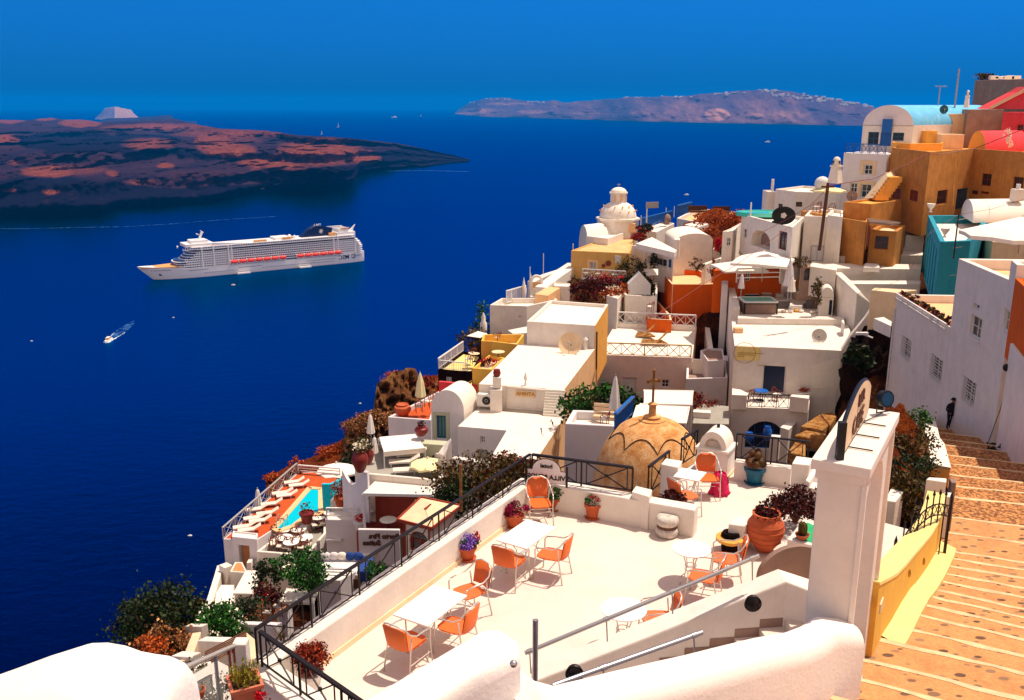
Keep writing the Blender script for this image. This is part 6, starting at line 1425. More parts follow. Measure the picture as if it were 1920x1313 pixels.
a1=Bld('white_house','white house with a big arched porch and dark door below the turquoise pool',[cC(208,90),cC(440,150),cC(600,190),cC(690,110),cC(450,75),cC(215,65)],D=88,h=3.6,roof='white_roof',par=(.3,.3))
a1.win(0,cC(218,198),cC(243,275));a1.win(0,cC(285,196),cC(425,372),'door',arch=True,pane='grey_plaster',fr='white_paint',bars=(2,1),depth=1.0);a1.win(1,cC(495,215),cC(548,372),'door',fr='red_wood');a1.done()
pw_=gp(cC(385,98),a1.zt-.1);q=MB();q.lathe([(2.1,0),(2.1,.35),(1.8,.35),(1.75,.2)],pw_,28,1.3,.8);pt2=thing('roof_pool','small round turquoise pool on the roof of the arched white house','pool',pw_);q.build('rim','water_tub',pt2);MB().lathe([(1.9,.22),(1.9,.26)],pw_,28,1.3,.8).build('water','water_tub',pt2)
bd_=at(cC(530,100),78);dt=thing('black_dish','large black round mesh dish with a white centre above the arched houses','satellite dish',bd_-U*.9)
q=MB();f_=V((-.2,-1,.12)).normalized();q.M=Matrix.Translation(bd_)@f_.to_track_quat('Z','Y').to_matrix().to_4x4();q.lathe([(.16,.0),(.55,-.05),(.92,.16),(.94,.2),(.55,.0),(.16,.05)],n=30,sx=1.02,sy=.8);q.build('reflector','black',dt,auto=50)
q=MB();q.M=Matrix.Translation(bd_)@f_.to_track_quat('Z','Y').to_matrix().to_4x4();q.lathe([(.26,.06),(.05,.16)],n=5);q.build('centre_panel','canvas',dt);MB().bar(bd_-V((.9,0,.5)),bd_+V((0,0,-.7)),.18).build('stand','black',dt)
a2=Bld('white_house','white house gable with garage-like pale door right of the arched porch',[cC(690,102),cC(868,108),cC(905,60),cC(730,60)],D=84,h=10,par=(.2,.3));a2.win(0,cC(742,330),cC(840,455),'door',pane='cool_white',fr='grey_paint',bars=(2,1),depth=.12);a2.done()
a3=Bld('white_house','tall narrow sunlit white wall right of the utility pole',[cC(868,95),cC(985,112),cC(990,60),cC(905,50)],D=83,h=9,par=(.2,.3));a3.done()
a4=Bld('white_house','low white house with a peach wooden door and small pediment',[cC(520,285),cC(700,250),cC(700,190),cC(560,190)],D=83,h=4,par=(.2,.2));a4.win(1,cC(600,268),cC(682,392));a4.win(0,cC(605,270),cC(680,390),'door',pane='peach',fr='peach',depth=.08,bars=(1,1));a4.done()
a5=Bld('white_house','small white cube with a shaded front beside the orange scrub',[cC(62,222),cC(140,225),cC(210,150),cC(120,200)],D=88,h=4.4,par=(.1,.1));a5.win(0,cC(93,270),cC(122,335));a5.done()
a6=farb('white_house','grey-white flat house with two brown windows at the cliff edge',[(cA(178,836),100),(cA(305,850),97),(cA(500,868),96)],0,5.5,'white','white_roof',(.15,.25),wins=[((0,cA(193,925),cA(220,952)),dict(fr='brown_wood')),((1,cA(305,915),cA(340,946)),dict(fr='brown_wood'))])
farb('white_house','narrow white chimney block at the left end of the cliff-edge house',[(cA(128,852),101),(cA(180,855),101)],0,6,'white','white_roof',(.05,.1),depth=2)
pole('flag_pole','slim white pole on the cliff-edge house',cA(162,775),cA(158,850),101,.16,'white_paint')
pole('lamp_pole','slim white pole beside the turquoise roof pool',cA(28,920),cA(5,1140),86,.07,'white_paint')
parasol('parasol','yellow round parasol on the terrace beside the utility pole',cA(505,815),92,3.2,1.9,'canvas_yellow',8,drop=.45)
t1_=farb('terrace_wall','white terrace wall with cane chairs below the yellow parasol',[(cA(370,1000),86),(cA(590,960),84)],0,5,'white','white_roof',(.1,.1),cat='terrace')
for k,(x,y)in enumerate(((430,955),(465,975),(520,970))):place(copy_tree(dc_),at(cA(x,y+20),87.5),.5+k,1.1,['cane chair at the left on the terrace below the yellow parasol','middle cane chair on the terrace below the yellow parasol','cane chair nearest the utility pole on the small terrace'][k])
dish('grey round dish with a ring stand behind the utility pole',cA(648,880),88,.5,(-.2,-1,.2),'grey_plaster',.6)
tag(MB().ball(at(cA(465,805),92),.75,14,8).build('white_globe','white_paint',smooth=True),'small white globe beside the yellow parasol','ornament')
up1=at((1553,343),72);up0=V((up1.x-.25,up1.y,upz(up1,470)));ut=thing('utility_pole','dark wooden utility pole among the white houses carrying long sagging wires','utility pole',up0)
MB().tube([up0,up1],.13,8).build('pole','brown_wood',ut,auto=60);MB().bar(up1-V((.5,0,.3)),up1+V((.5,0,-.3)),.14).build('crossbar','brown_wood',ut)
def wire(label,pts,Ds,r=.035,m='red_wood'):
 P=[at(p,D)for p,D in zip(pts,Ds)];out=[]
 for a,b in zip(P,P[1:]):
  for k in range(8):t_=k/8;out.append(lerp(a,b,t_)-U*(4*t_*(1-t_)*.0*(b-a).length))
 out.append(P[-1]);q=MB();q.tube(out,r*.6,4);tag(q.build('overhead_wire',m),label,'wire')
wire('dark overhead wire from the pole up to the corner of the ochre house and beyond',[(1553,348),(1640,335),(1700,308),(1740,288),(1760,290),(1830,278),(1870,262),(1925,240)],[72,75,78,81,81.5,82,80,76],.05)
wire('long dark wire running from the pole down to the lower left past the orange wall',[(1553,352),(1500,410),(1440,455),(1380,497),(1320,532),(1260,572),(1195,612)],[72,70,68,66,64,62,60],.035)
wire('second thin wire from the pole toward the black dish',[(1553,350),(1520,385),(1475,412),(1420,440)],[72,74,76,78],.03)
wire('thin wire over the white roofs beside the blue house',[(1795,403),(1740,440),(1700,520),(1640,545)],[63,62,61,60],.02)
wire('thin wire from the cable mast to the right edge',[(1797,403),(1860,392),(1925,372)],[63,62,60],.02)
PK=Bld('pink_house','pinkish house with white double door and lattice-railed roof terrace',[cF(352,632),cF(1250,662),cF(1292,400),cF(508,365)],D=80,h=7.2,mat='white',par=(0,0),roof='white_roof')
PK.mat=plaster('pink_plaster',(.80,.62,.54),.06,stain=.08).m.name;PK.par=(.12,.06)
PK.win(0,cF(592,850),cF(715,1075),'door',fr='white_paint',pane=None,bars=(2,3));PK.win(0,cF(965,870),cF(1030,945),fr='white_paint');PK.done();zP=PK.zt
railing('lattice_railing','tan lattice railing with crosses along the front of the pink house roof',[PK.pt(0,.1,zP,-.1),PK.pt(0,PK.frame(0)[2]-.1,zP,-.1)],1.05,'xx','cream',3.2,.09);
railing('lattice_railing','white lattice railing with crosses along the back of the pink house roof',[PK.pt(2,.1,zP,-.1)+U*.4,PK.pt(2,PK.frame(2)[2]-.1,zP,-.1)+U*.4],1.05,'xx','white_paint',3.2,.09)
wall3('parapet_wall','low pink parapet under the back lattice railing',[PK.pt(2,0,zP+.4,-.15),PK.pt(2,PK.frame(2)[2],zP+.4,-.15)],.3,.5,None,'white','wall',.02)
for i,(x0,y0,x1,y1)in enumerate(((715,465,880,480),(760,540,1000,550))):
 a=gp(cF(x0,y0),zP);b=gp(cF(x1,y1),zP);t_=thing('plank_stack',['stack of wooden planks at the back of the pink house roof','second stack of planks nearer the front railing of the pink house roof'][i],'plank stack',a)
 for k in range(4):MB().bar(a+V((.1*k,.35*k,.12+.02*k)),b+V((.2-.1*k,.35*k,.2)),.28,.12).build('plank','wall_stone',t_)
 MB().bar(b+V((-1.0,-.4,.3)),b+V((.4,1.4,1.0)),.12).build('pole','wall_stone',t_)
wall3('side_wall','white coping down the right corner of the pink house',[PK.pt(0,PK.frame(0)[2]+.1,zP-.1),PK.pt(0,PK.frame(0)[2]+1.3,zP-.15)],.3,7,None,'white_roof','wall',.03)
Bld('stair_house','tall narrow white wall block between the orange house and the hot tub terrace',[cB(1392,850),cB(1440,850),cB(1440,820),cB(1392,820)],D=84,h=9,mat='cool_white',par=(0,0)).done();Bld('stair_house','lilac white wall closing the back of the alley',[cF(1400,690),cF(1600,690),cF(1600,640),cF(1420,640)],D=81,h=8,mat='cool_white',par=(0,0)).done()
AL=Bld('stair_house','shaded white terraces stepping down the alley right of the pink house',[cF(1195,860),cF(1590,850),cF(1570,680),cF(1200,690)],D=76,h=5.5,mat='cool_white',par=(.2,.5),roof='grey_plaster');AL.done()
Bld('stair_house','narrow white roof ledge above the alley terraces',[cF(1330,590),cF(1400,690),cF(1560,680),cF(1540,575),cF(1400,570)],D=80,h=3,mat='cool_white',par=(.1,.2),roof='grey_plaster').done()
block('white_wall','broad white wall top with a blue shaded side between the pink and the orange house',[cF(1362,283),cF(1405,285),cF(1450,572),cF(1402,575)],at(cF(1402,575),82).z,4)
Bld('alley_floor','grey tiled landing at the bottom of the alley',[cF(1255,1280),cF(1600,1290),cF(1600,1120),cF(1300,1090)],D=66,h=2,mat='grey_floor',par=(0,0),cat='terrace').done()
block('white_wall','low white wall box in front of the rust-red alley bush',[cF(1260,1175),cF(1428,1185),cF(1428,1160),cF(1265,1150)],at(cF(1260,1175),67).z,2.2)
shrub('alley_bush','rust-red bush in the alley between the canopy roof and the hotel',at(cF(1320,1120),70),(1.6,.8,1.0),1500,.2,'leaf_rust',seed=81,clumps=20)
DC=at((1219,880),38.5);dcz=-16.2;rD=2.42
dome=thing('brown_dome','weathered brown church dome with a scalloped lantern base and stone cross','dome',(DC.x,DC.y,dcz))
q=MB();pr=[(rD*1.0,-1.2),(rD*1.005,-.5)]
topz=upz(V((DC.x,DC.y,0)),797)
ht_=topz-dcz+.25
for k in range(20):a=PI/2*k/20;pr.append((rD*math.cos(a)**.74,ht_*math.sin(a)**1.0))
q.lathe([(r_,z)for r_,z in pr],(DC.x,DC.y,dcz),56);q.build('cupola','brown_dome',dome,auto=60)
zt0=dcz+ht_*.86;zc=upz(V((DC.x,DC.y,0)),cy(cL,430))
q=MB()
for k in range(4):r_=.92-.19*k;z0=lerp(dcz+ht_*.93,zc-.05,k/4);q.lathe([(r_,z0-.25),(r_,z0+.03),(r_-.1,z0+.07)],(DC.x,DC.y,0),32)
q.build('ringed_cap','brown_dome',dome,auto=40)
q=MB();pts=[]
for k in range(64):
 a=2*PI*k/64;s_=abs(math.sin(a*4));r_=1.38+.36*(1-s_)**1.2;zz=dcz+ht_*math.sin(math.acos(min(1,(r_/rD)**(1/.74))))+.025;pts.append((DC.x+r_*math.cos(a),DC.y+r_*math.sin(a),zz))
q.tube(pts,.02,5,closed=True);q.build('scallop_moulding','dark_stone',dome)
q=MB();zk=zc-.05;q.lathe([(.17,zk-.2),(.14,zk+.35),(.19,zk+.38),(.19,zk+.44),(.07,zk+.5)],(DC.x,DC.y,0),12);q.build('pedestal','brown_dome',dome,auto=40)
zx=upz(V((DC.x,DC.y,0)),cy(cL,75));q=MB();q.bar((DC.x,DC.y,zk+.45),(DC.x,DC.y,zx),.085,.085);zb_=upz(V((DC.x,DC.y,0)),cy(cL,158));q.bar((DC.x-.2,DC.y-.06,zb_),(DC.x+.2,DC.y+.06,zb_),.08,.09)
for(x,z)in((-.22,zb_),(.22,zb_),(0,zx)):
 for dx,dz_ in((-.04,0),(.04,0),(0,.05),(0,-.04)):q.ball((DC.x+x+dx*.9,DC.y+x*.3,z+dz_),.05,8,5)
q.build('cross','wall_stone',dome)
GW_=Bld('white_house','grey-lilac walled house with a small roof terrace left of the brown dome',[cL(362,522),cL(800,545),cL(880,420),cL(430,405)],D=47,h=5,mat='cool_white',par=(.25,.45),roof='white_roof');GW_.done()
closed_umb('folded pale pink parasol on the roof terrace left of the brown dome',cL(785,540),47.5,2.6,.22,'canvas')
b_=at(cL(740,480),48.5);bt=thing('wooden_bench','pale slatted bench on the roof terrace left of the dome','bench',b_)
q=MB();bd1=at(cL(610,480),48.8);bd2=at(cL(880,505),47.9)
for k in range(4):q.bar(bd1+U*(.12+k*.22),bd2+U*(.12+k*.22),.05,.17)
q.build('backrest','cream',bt);q=MB();q.bar(bd1+V((0,-.3,.3)),bd2+V((0,-.3,.3)),.45,.06);q.build('seat','cream',bt)
place(copy_tree(dc_),at(cL(700,530),47.3),1.2,.8,'small folding chair on the roof terrace left of the dome')
BR=railing('blue_railing','blue wooden railing running down beside the dome',[at(cL(940,440),47),at(cL(790,600),43)],.9,'bars','blue_paint',1.2,.08)
shrub('fig_tree','dense green bush against the pink wall left of the folded parasol',at(cL(660,350),58),(2.6,1.1,1.5),2200,.3,'leaf_green','bush',82,26);shrub('fig_tree','smaller green bush between the parasol and the white canopy roofs',at(cL(870,395),57),(1.6,.9,1.0),1000,.28,'leaf_dark','bush',83,16)
for i,pts in enumerate(([cL(1040,335),cL(1450,345),cL(1462,225),cL(1040,218)],[cL(930,480),cL(1400,500),cL(1430,360),cL(1010,335)])):
 zc_=at(pts[0],56 if i==0 else 49).z;P=[gp(p,zc_)for p in pts];t_=thing('canopy',['white canopy roof behind the stone cross','white canopy roof right behind the top of the brown dome'][i],'canopy',P[0]-U*2.2)
 m_=sum(P,V((0,0,0)))/4;q=MB();q.add([p-U*.15 for p in P]+[lerp(P[0],P[3],.5)+U*.25,lerp(P[1],P[2],.5)+U*.25],[(0,1,5,4),(4,5,2,3),(0,4,3),(1,2,5)]);q.build('roof_cloth','canvas',t_)
 q=MB();q.tube([p-U*.15 for p in P],.06,5,closed=True);q.build('valance','canvas',t_)
 for p in P:MB().bar(p-U*.15,p-U*2.4,.07).build('post','white_paint',t_)
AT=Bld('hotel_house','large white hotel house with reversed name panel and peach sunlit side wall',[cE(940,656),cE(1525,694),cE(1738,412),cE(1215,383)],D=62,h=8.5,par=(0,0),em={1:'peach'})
zu=AT.zt;pm_=AT.sz(0,cE(1415,845));zl=pm_[1]
AT.win(1,cE(1605,715),cE(1628,832),'door',pane='peach',fr='red_wood',depth=.12);AT.done()
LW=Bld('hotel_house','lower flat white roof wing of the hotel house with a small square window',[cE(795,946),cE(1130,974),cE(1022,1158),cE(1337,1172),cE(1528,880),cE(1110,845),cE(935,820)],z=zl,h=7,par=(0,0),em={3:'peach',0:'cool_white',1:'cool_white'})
LW.win(0,cE(950,1015),cE(984,1066));LW.win(0,cE(935,1105),cE(1002,1172),'door',fr='grey_paint',pane='grey_paint',bars=(1,1));LW.win(0,cE(822,1112),cE(900,1185),arch=True,pane='cool_white',fr='white_paint',depth=.1,bars=(1,1));LW.done()
def onat(b,i,p,off=0):s_,z_=b.sz(i,p);return b.pt(i,s_,z_,off)
exA=(AT.pt(0,1,0)-AT.pt(0,0,0)).normalized();nA=(AT.pt(0,0,0,1)-AT.pt(0,0,0,0))
a,b=onat(AT,0,cE(1190,697)),onat(AT,0,cE(1330,752));sg=thing('wall_sign','cream name panel with reversed lettering on the white hotel house wall','sign',(a+b)/2)
MB().ext([V((a.x,a.y,b.z))+nA*.02,V((b.x,b.y,b.z))+nA*.02,V((b.x,b.y,a.z))+nA*.02,V((a.x,a.y,a.z))+nA*.02],nA*.04).build('panel','cream',sg);text('ATHINA','lettering','brass',.34,TXT_FRAME((a+b)/2+nA*.08,exA,U),sg,True,.02,.01)
a,b=onat(AT,0,cE(1128,670)),onat(AT,0,cE(1415,840));q=MB();q.tube([V((a.x,a.y,b.z))+nA*.04,V((a.x,a.y,a.z))+nA*.04,V((b.x,b.y,a.z-.1))+nA*.04,V((b.x,b.y,b.z))+nA*.04],.07,4,closed=True);tag(q.build('wall_frame','white'),'thin raised white frame round the hotel name panel','moulding')
c=onat(AT,0,cE(1072,845),.5);c.z=zl;t=thing('chimney','white chimney stack with a dark red pot on the front of the hotel house','chimney',c)
MB().box((c.x,c.y,lerp(zl,zu,.45)),(.78,.9,(zu-zl)*.9+.2)).build('stack','white',t,bevel=.03);zs_=zl+(zu-zl)*.95+.1;MB().box((c.x+.05,c.y,zs_+.35),(.55,.6,.75)).build('upper_stack','white',t,bevel=.03);MB().lathe([(.2,0),(.26,.2),(.2,.45)],(c.x+.05,c.y,zs_+.75),10).build('chimney_pot','maroon_pot',t)
c=onat(AT,0,cE(992,835),.45);c.z=zl+.35;t=thing('air_conditioner','white air conditioner with a round black fan beside the chimney stack','air conditioner',c)
MB().box(c+U*.3,(.95,.4,.85),rz=math.atan2(exA.y,exA.x)).build('casing','white_paint',t,bevel=.03);f_=c+U*.32-V((0,.21,0))+exA*.12;MB().tube([f_+nA*.0,f_+nA*.05],.28,18).build('fan','black',t);q=MB();q.tube([f_+nA*.06+exA*.1*math.cos(k)+U*.1*math.sin(k)for k in range(7)],.02,4,closed=True);q.build('fan_hub','grey_paint',t)
MB().bar(c-exA*.3-U*.12,c-exA*.3+nA*.3-U*.12,.06).build('bracket','grey_paint',t)
st=thing('roof_stairs','white steps climbing from the lower roof to the upper roof of the hotel house','stairs',onat(AT,0,cE(1440,840)))
n_=10
for k in range(n_):
 z=lerp(zl,zu,(k+1)/n_)-.02;s_=lerp(2.6,.2,k/(n_-1));a=onat(AT,0,cE(1455,700));MB().prism([tuple((a+exA*x+nA*y).xy)for x,y in((-.55,.02),(.75,.02),(.75,s_*.32+.15),(-.55,s_*.32+.15))],zl-.1 if k==0 else z-.28,z).build('step','white_roof',st,bevel=.02)
zub=upz(gp(cE(1275,385),zu),cE(0,228)[1])
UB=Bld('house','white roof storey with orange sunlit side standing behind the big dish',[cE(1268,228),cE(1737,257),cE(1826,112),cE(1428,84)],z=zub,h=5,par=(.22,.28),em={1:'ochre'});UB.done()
dish('large pale satellite dish on a tripod on the white hotel roof',cE(1568,385),69.5,.88,(-.35,-1,.45),'cream',1.35)
a=gp(cE(1670,420),zu);q=MB();q.lathe([(.16,0),(.16,.7),(.2,.75),(.05,.95)],a,8);tag(q.build('roof_vent','white'),'small white vent pipe near the dish at the back of the hotel roof','vent')
q=MB();a=gp(cE(1260,668),zu);q.lathe([(.1,0),(.05,.3),(.13,.5),(.03,.9)],a,8);tag(q.build('roof_ornament','canvas'),'small pale ornament on the roof edge above the name panel','ornament')
q=MB();q.bar(gp(cE(1380,1010),zl),gp(cE(1378,955),zl)+U*.3,.1);tag(q.build('pipe','white_paint'),'bent white pipe on the lower hotel roof','pipe')
q=MB();q.tube([onat(AT,1,cE(1738,300),.1),onat(AT,1,cE(1735,560),.1),at(cE(1745,690),66)],.07,5);tag(q.build('drain_pipe','brown_wood'),'dark pipe down the corner between the peach wall and the pink house','pipe')
V0=gp(cE(612,828),zl+.0);VZ=pd(cE(612,828),60.5).z;va=pd(cE(612,828),60.5);vb=gp(cE(838,838),VZ);ax_=gp(cE(935,770),VZ)-gp(cE(838,838),VZ)
VL=Bld('vaulted_house','white vaulted wing with a teal framed glass door',None,z=VZ,world=[xy(va),xy(vb),xy(vb+ax_),xy(va+ax_)],h=6,par=(0,0),em={0:'cool_white'});VL.win(0,cE(650,872),cE(716,1032),'door',fr='teal_paint',pane='green_glass',bars=(2,1),fw=.12);VL.done();VL.surround(0,cE(648,870),cE(718,1034),.22,'sage')
vault(VL.o,'vault',va,vb,vb+ax_,1.35,VZ-.02,'white_roof','cool_white')
RT=Bld('terrace','white walled terrace with an orange-red floor and a folded striped parasol',[cE(318,882),cE(612,904),cE(640,820),cE(935,770),cE(937,714),cE(678,700)],D=63,h=4,par=(.15,.32),roof='terracotta_floor',mat='cool_white',cat='terrace');RT.done();zr=RT.zt-.32
wall3('red_wall','red painted wall with white top at the back of the orange-red terrace',[gp(cE(672,745),zr)+U*1.2,gp(cE(932,770),zr)+U*1.2],.25,1.3,None,'pink_red','wall',.02)
closed_umb('folded cream parasol on the orange-red terrace',cE(545,830),64,2.6,.28,'canvas_yellow')
for i,(x,y,r_)in enumerate(((530,850,.3),(600,815,2.5))):put_chair(at(cE(x,y),64),r_,['dark red director chair left of the folded cream parasol','dark red director chair right of the folded cream parasol'][i])
pot('jar','big orange round jar at the corner of the orange-red terrace',gp(cE(420,875),zr),.6,.85,'terracotta','jar','jar')
DS=Bld('stone_house','dark lava stone house with a pale door and a yellow roof terrace',[cY(172,918),cY(500,950),cY(700,955),cY(850,690),cY(560,640)],D=74,h=4.5,par=(.12,.25),mat='dark_stone',roof='pale_yellow');DS.win(0,cY(292,1040),cY(385,1240),'door',pane='grey_paint',fr='white_paint',bars=(2,1),szr=None);DS.done()
railing('white_railing','white railing along the seaward edge of the dark stone house terrace',[DS.pt(4,0.1,DS.zt,-.05),DS.pt(4,DS.frame(4)[2]-.05,DS.zt,-.05)],.85,'bars','white_paint',1.6,.06);railing('white_railing','short white railing on the front edge of the dark stone house terrace',[DS.pt(0,0.1,DS.zt,-.05),DS.pt(0,2.5,DS.zt,-.05)],.7,'bars','white_paint',1.2,.06)
place(copy_tree(dc_),at(cY(700,760),76),.5,1.1,'garden chair with red cushion on the dark stone house terrace');place(copy_tree(dc_),at(cY(650,850),75),2,1.1,'garden chair in front on the dark stone house terrace');small_table('small table between the garden chairs on the stone house terrace',at(cY(740,810),75),.4,.7,'cream')
Y1=Bld('yellow_house','bright yellow house corner beside the white roof with a small terrace of red flowers',[cY(700,905),cY(1000,925),cY(1200,745),cY(960,700)],D=67,h=6,par=(.14,.3),mat='yellow',roof='cream');Y1.done()
shrub('flower_bush','bright red flowers on the small yellow house terrace',at(cY(950,850),68.5),(.8,.4,.45),400,.14,'leaf_dark','flowers',91,8,'petal_red',350,stem=False,fs=.14);small_table('small round table on the yellow house terrace',gp(cY(1100,770),Y1.zt-.3),.5,.6,'cream')
Y2=Bld('yellow_house','higher yellow house with front wall coloured darker for shade and white shade sails',[cY(838,485),cY(1000,492),cY(1390,540),cY(1500,385),cY(870,385)],D=77,h=6,par=(.16,.7),mat='yellow',roof='cream',em={0:'ochre'});Y2.done()  # ochre on the front edge puts that wall's shade into the colour
put_chair(gp(cY(1080,510),Y2.zt-.7),1.0,'red garden chair inside the higher yellow house terrace',s=1.1)
Bld('yellow_step','low yellow wall step in front of the bright yellow house corner',[cY(520,1200),cY(690,1215),cY(695,1085),cY(560,1170)],D=66,h=2,par=(.12,.25),mat='pale_yellow',roof='yellow',cat='wall').done()
def sail_(label,pts,Ds):
 P=[at(p,D)for p,D in zip(pts,Ds)];q=MB();c=sum(P,V((0,0,0)))/len(P)+U*.15;q.add(P+[c],[(i,(i+1)%len(P),len(P))for i in range(len(P))]);q.ext(P,(0,0,-.03));tag(q.build('shade_sail','canvas',smooth=True),label,'shade sail')
sail_('white shade sail at the left corner of the higher yellow house',[cY(615,410),cY(790,335),cY(935,378),cY(825,440)],[84,85,82,80]);sail_('white shade sail below the purple-white house',[cY(1250,322),cY(1545,265),cY(1545,365),cY(1330,380)],[84,82,80,81])
shrub('bush','green bush at the left corner below the purple-white house',at(cY(930,250),92),(1.4,1.2,2.6),900,.3,'leaf_green','bush',92,12);shrub('bush','olive scrub bush left of the olive shaded yellow wall',at(cY(740,510),86),(1.8,1.6,1.6),900,.3,'leaf_olive','bush',93,12)
tag(MB().lathe([(.3,0),(.34,1.1),(.2,1.3),(.2,1.7),(.05,2.1)],at(cY(875,390),88),10).build('chimney','white',auto=50),'small white pointed chimney behind the shade sail','chimney')
PU=Bld('white_house','purple-shaded white house with stepped corner at the cliff edge',[cE(1015,116),cE(1268,124),cE(1480,80),cE(1460,68),cE(1095,70)],D=88,h=8,par=(.2,.5),mat='white');PU.win(0,cE(1210,192),cE(1228,208));PU.done()
Bld('white_house','tall narrow white block behind the purple-shaded house',[cE(1290,60),cE(1352,62),cE(1365,15),cE(1310,10)],D=92,h=4,par=(.05,.1)).done()
railing('white_railing','white railing with pointed posts on the purple-shaded house',[at(cE(1130,105),90),at(cE(1260,65),94)],1.2,'bars','white_paint',1.2,.08)
for i,(p,D_)in enumerate(((cE(1248,70),93),(cBG(100,480),95),(cBG(18,560),93))):tag(MB().lathe([(.22,0),(.25,1.1),(.15,1.3),(.02,2.1)],at(p,D_),8).build('chimney','white',auto=50),['small pointed white chimney behind the white railing','slim white pointed chimney under the tall thin mast','white pointed chimney at the far left end of the white railing'][i],'chimney')
pole('mast','thin pale mast at the cliff edge left of the yellow fronted house',cBG(95,140),cBG(95,480),95,.05,'white_paint');pole('mast','dotted thin mast standing at the top of the cream ramp wall',cBG(268,-30),cBG(268,240),98,.05,'white_paint')
wallseg('ramp_wall','long cream ramp wall climbing toward the yellow fronted house',[cBG(230,400),cBG(420,260),cBG(612,130)],zs=[at(cBG(230,400),92).z,at(cBG(420,260),95).z,at(cBG(612,130),98).z],w=1.2,h=5,mat='canvas')
wallseg('ramp_wall','outer white ramp wall at the cliff edge',[cBG(100,330),cBG(290,240),cBG(480,180),cBG(620,90)],zs=[at(cBG(100,330),97).z,at(cBG(290,240),99).z,at(cBG(480,180),101).z,at(cBG(620,90),103).z],w=.8,h=6,mat='white')
wallseg('ramp_wall','low peach wall at the foot of the cream ramp',[cBG(240,500),cBG(400,400)],zs=[at(cBG(240,500),90).z,at(cBG(400,400),92).z],w=1.4,h=4,mat='peach')
b_=at(cBG(180,430),93);t=thing('bell_arch','small white arched bell niche at the foot of the cream ramp','bell arch',b_);q=MB();pr=[(-.62,0),(-.4,0)]+[(-.4*math.cos(PI*k/10),.8+.4*math.sin(PI*k/10))for k in range(11)]+[(.4,0),(.62,0)]+[(.62*math.cos(PI*k/10),.8+.62*math.sin(PI*k/10))for k in range(11)]
q.ext([b_+V((x,0,z))for x,z in pr],(0,.4,0));q.build('arch','white',t);MB().box(b_+V((0,.5,.3)),(.8,.1,.7)).build('back_panel','peach',t);MB().box(b_-U*1.5+V((0,.2,0)),(1.3,.8,3)).build('base','white',t)
Bld('white_house','white garden wall with flowers between the ramp and the yellow front',[cBG(400,385),cBG(605,392),cBG(610,350),cBG(410,345)],D=92,h=4,mat='white',par=(.1,.1)).done()
YH=Bld('yellow_fronted_house','cream-yellow house with shuttered window, wall plates and a large tan roof',[cB(212,584),cB(552,600),cB(672,606),cB(722,436),cB(648,426)],D=97,h=9.5,mat='cream',roof='tan_roof',par=(.14,.12))
YH.mat=plaster('yellow_front',(.66,.38,.11),.07,stain=.1).m.name
YH.win(0,cB(358,672),cB(408,745),fr='white_paint',pane='grey_paint',bars=(2,1));YH.surround(0,cB(356,670),cB(410,745),.18,'peach');YH.done()
c=onat(YH,0,cB(504,684),.06);q=MB();q.tube([c,c+V((0,-.06,0))],.3,12);q.tube([c+V((-1.25*.4,0,-.25)),c+V((-1.25*.4,-.06,-.25))],.2,12);tag(q.build('wall_plate','red_wood'),'pair of round dark plates hung on the yellow house front','wall plate')
a,b=onat(YH,1,cB(556,622)),onat(YH,1,cB(614,684));q=MB();m_=(a+b)/2;q.box(m_+V((0,-.05,0)),(abs(b.x-a.x),.08,abs(a.z-b.z)),rz=.04);tag(q.build('wall_panel','white_paint'),'white square panel with a small plant on the yellow house front','panel')
bz_=onat(YH,0,cB(330,785)).z;P0=onat(YH,0,cB(292,785));P1=onat(YH,1,cB(628,785));P1.z=P0.z=bz_;o_=V((0,-1.3,0));bt=thing('balcony','white balcony slab on the yellow fronted house','balcony',P0);MB().ext([P0,P1,P1+o_,P0+o_],(0,0,-.2)).build('slab','white',bt)
railing('lattice_railing','white lattice balcony railing on the yellow fronted house',[P0+o_,P1+o_],.95,'xx','white_paint',2.6,.08)
for i in range(4):place(copy_tree(dc_),lerp(P0,P1,(.1,.38,.75,.86)[i])+o_*.5,.3+i,1.1,['director chair at the left end of the yellow house balcony','director chair below the shuttered window of the yellow house','director chair below the round wall plates','director chair at the right end of the yellow house balcony'][i])
c=at(cB(574,470),108);zb_=c.z;pxm=108/1750.
def zc_at(y):return upz(c,cy(cB,y))
chh=thing('church_dome','cream octagonal church tower with a round dome, small lantern and cross','church',c)
q=MB();r8=2.42;q.prism([(c.x+r8*math.cos(PI/8+k*PI/4+.15),c.y+r8*math.sin(PI/8+k*PI/4+.15))for k in range(8)],zb_-3,zc_at(338));q.build('drum','white',chh,bevel=.03)
q=MB();q.prism([(c.x+(r8+.14)*math.cos(PI/8+k*PI/4+.15),c.y+(r8+.14)*math.sin(PI/8+k*PI/4+.15))for k in range(8)],zc_at(342),zc_at(325));q.build('cornice','white_roof',chh,bevel=.03)
z0,z1=zc_at(325),zc_at(205);q=MB();q.lathe([(2.12*math.cos(PI/2*k/12)**.85,z0+(z1-z0)*1.06*math.sin(PI/2*k/12))for k in range(12)],(c.x,c.y,0),32);q.build('cupola','canvas',chh,smooth=True)
q=MB();
for k in range(12):
 for rr_,zz in((1.95,.42),(1.55,.72)):a_=k*PI/6+(.2 if zz>.5 else 0);q.bar((c.x+rr_*math.cos(a_),c.y+rr_*math.sin(a_),lerp(z0,z1,zz)),(c.x+(rr_+.22)*math.cos(a_),c.y+(rr_+.22)*math.sin(a_),lerp(z0,z1,zz)+.12),.1)
q.build('rib_stones','ochre',chh)
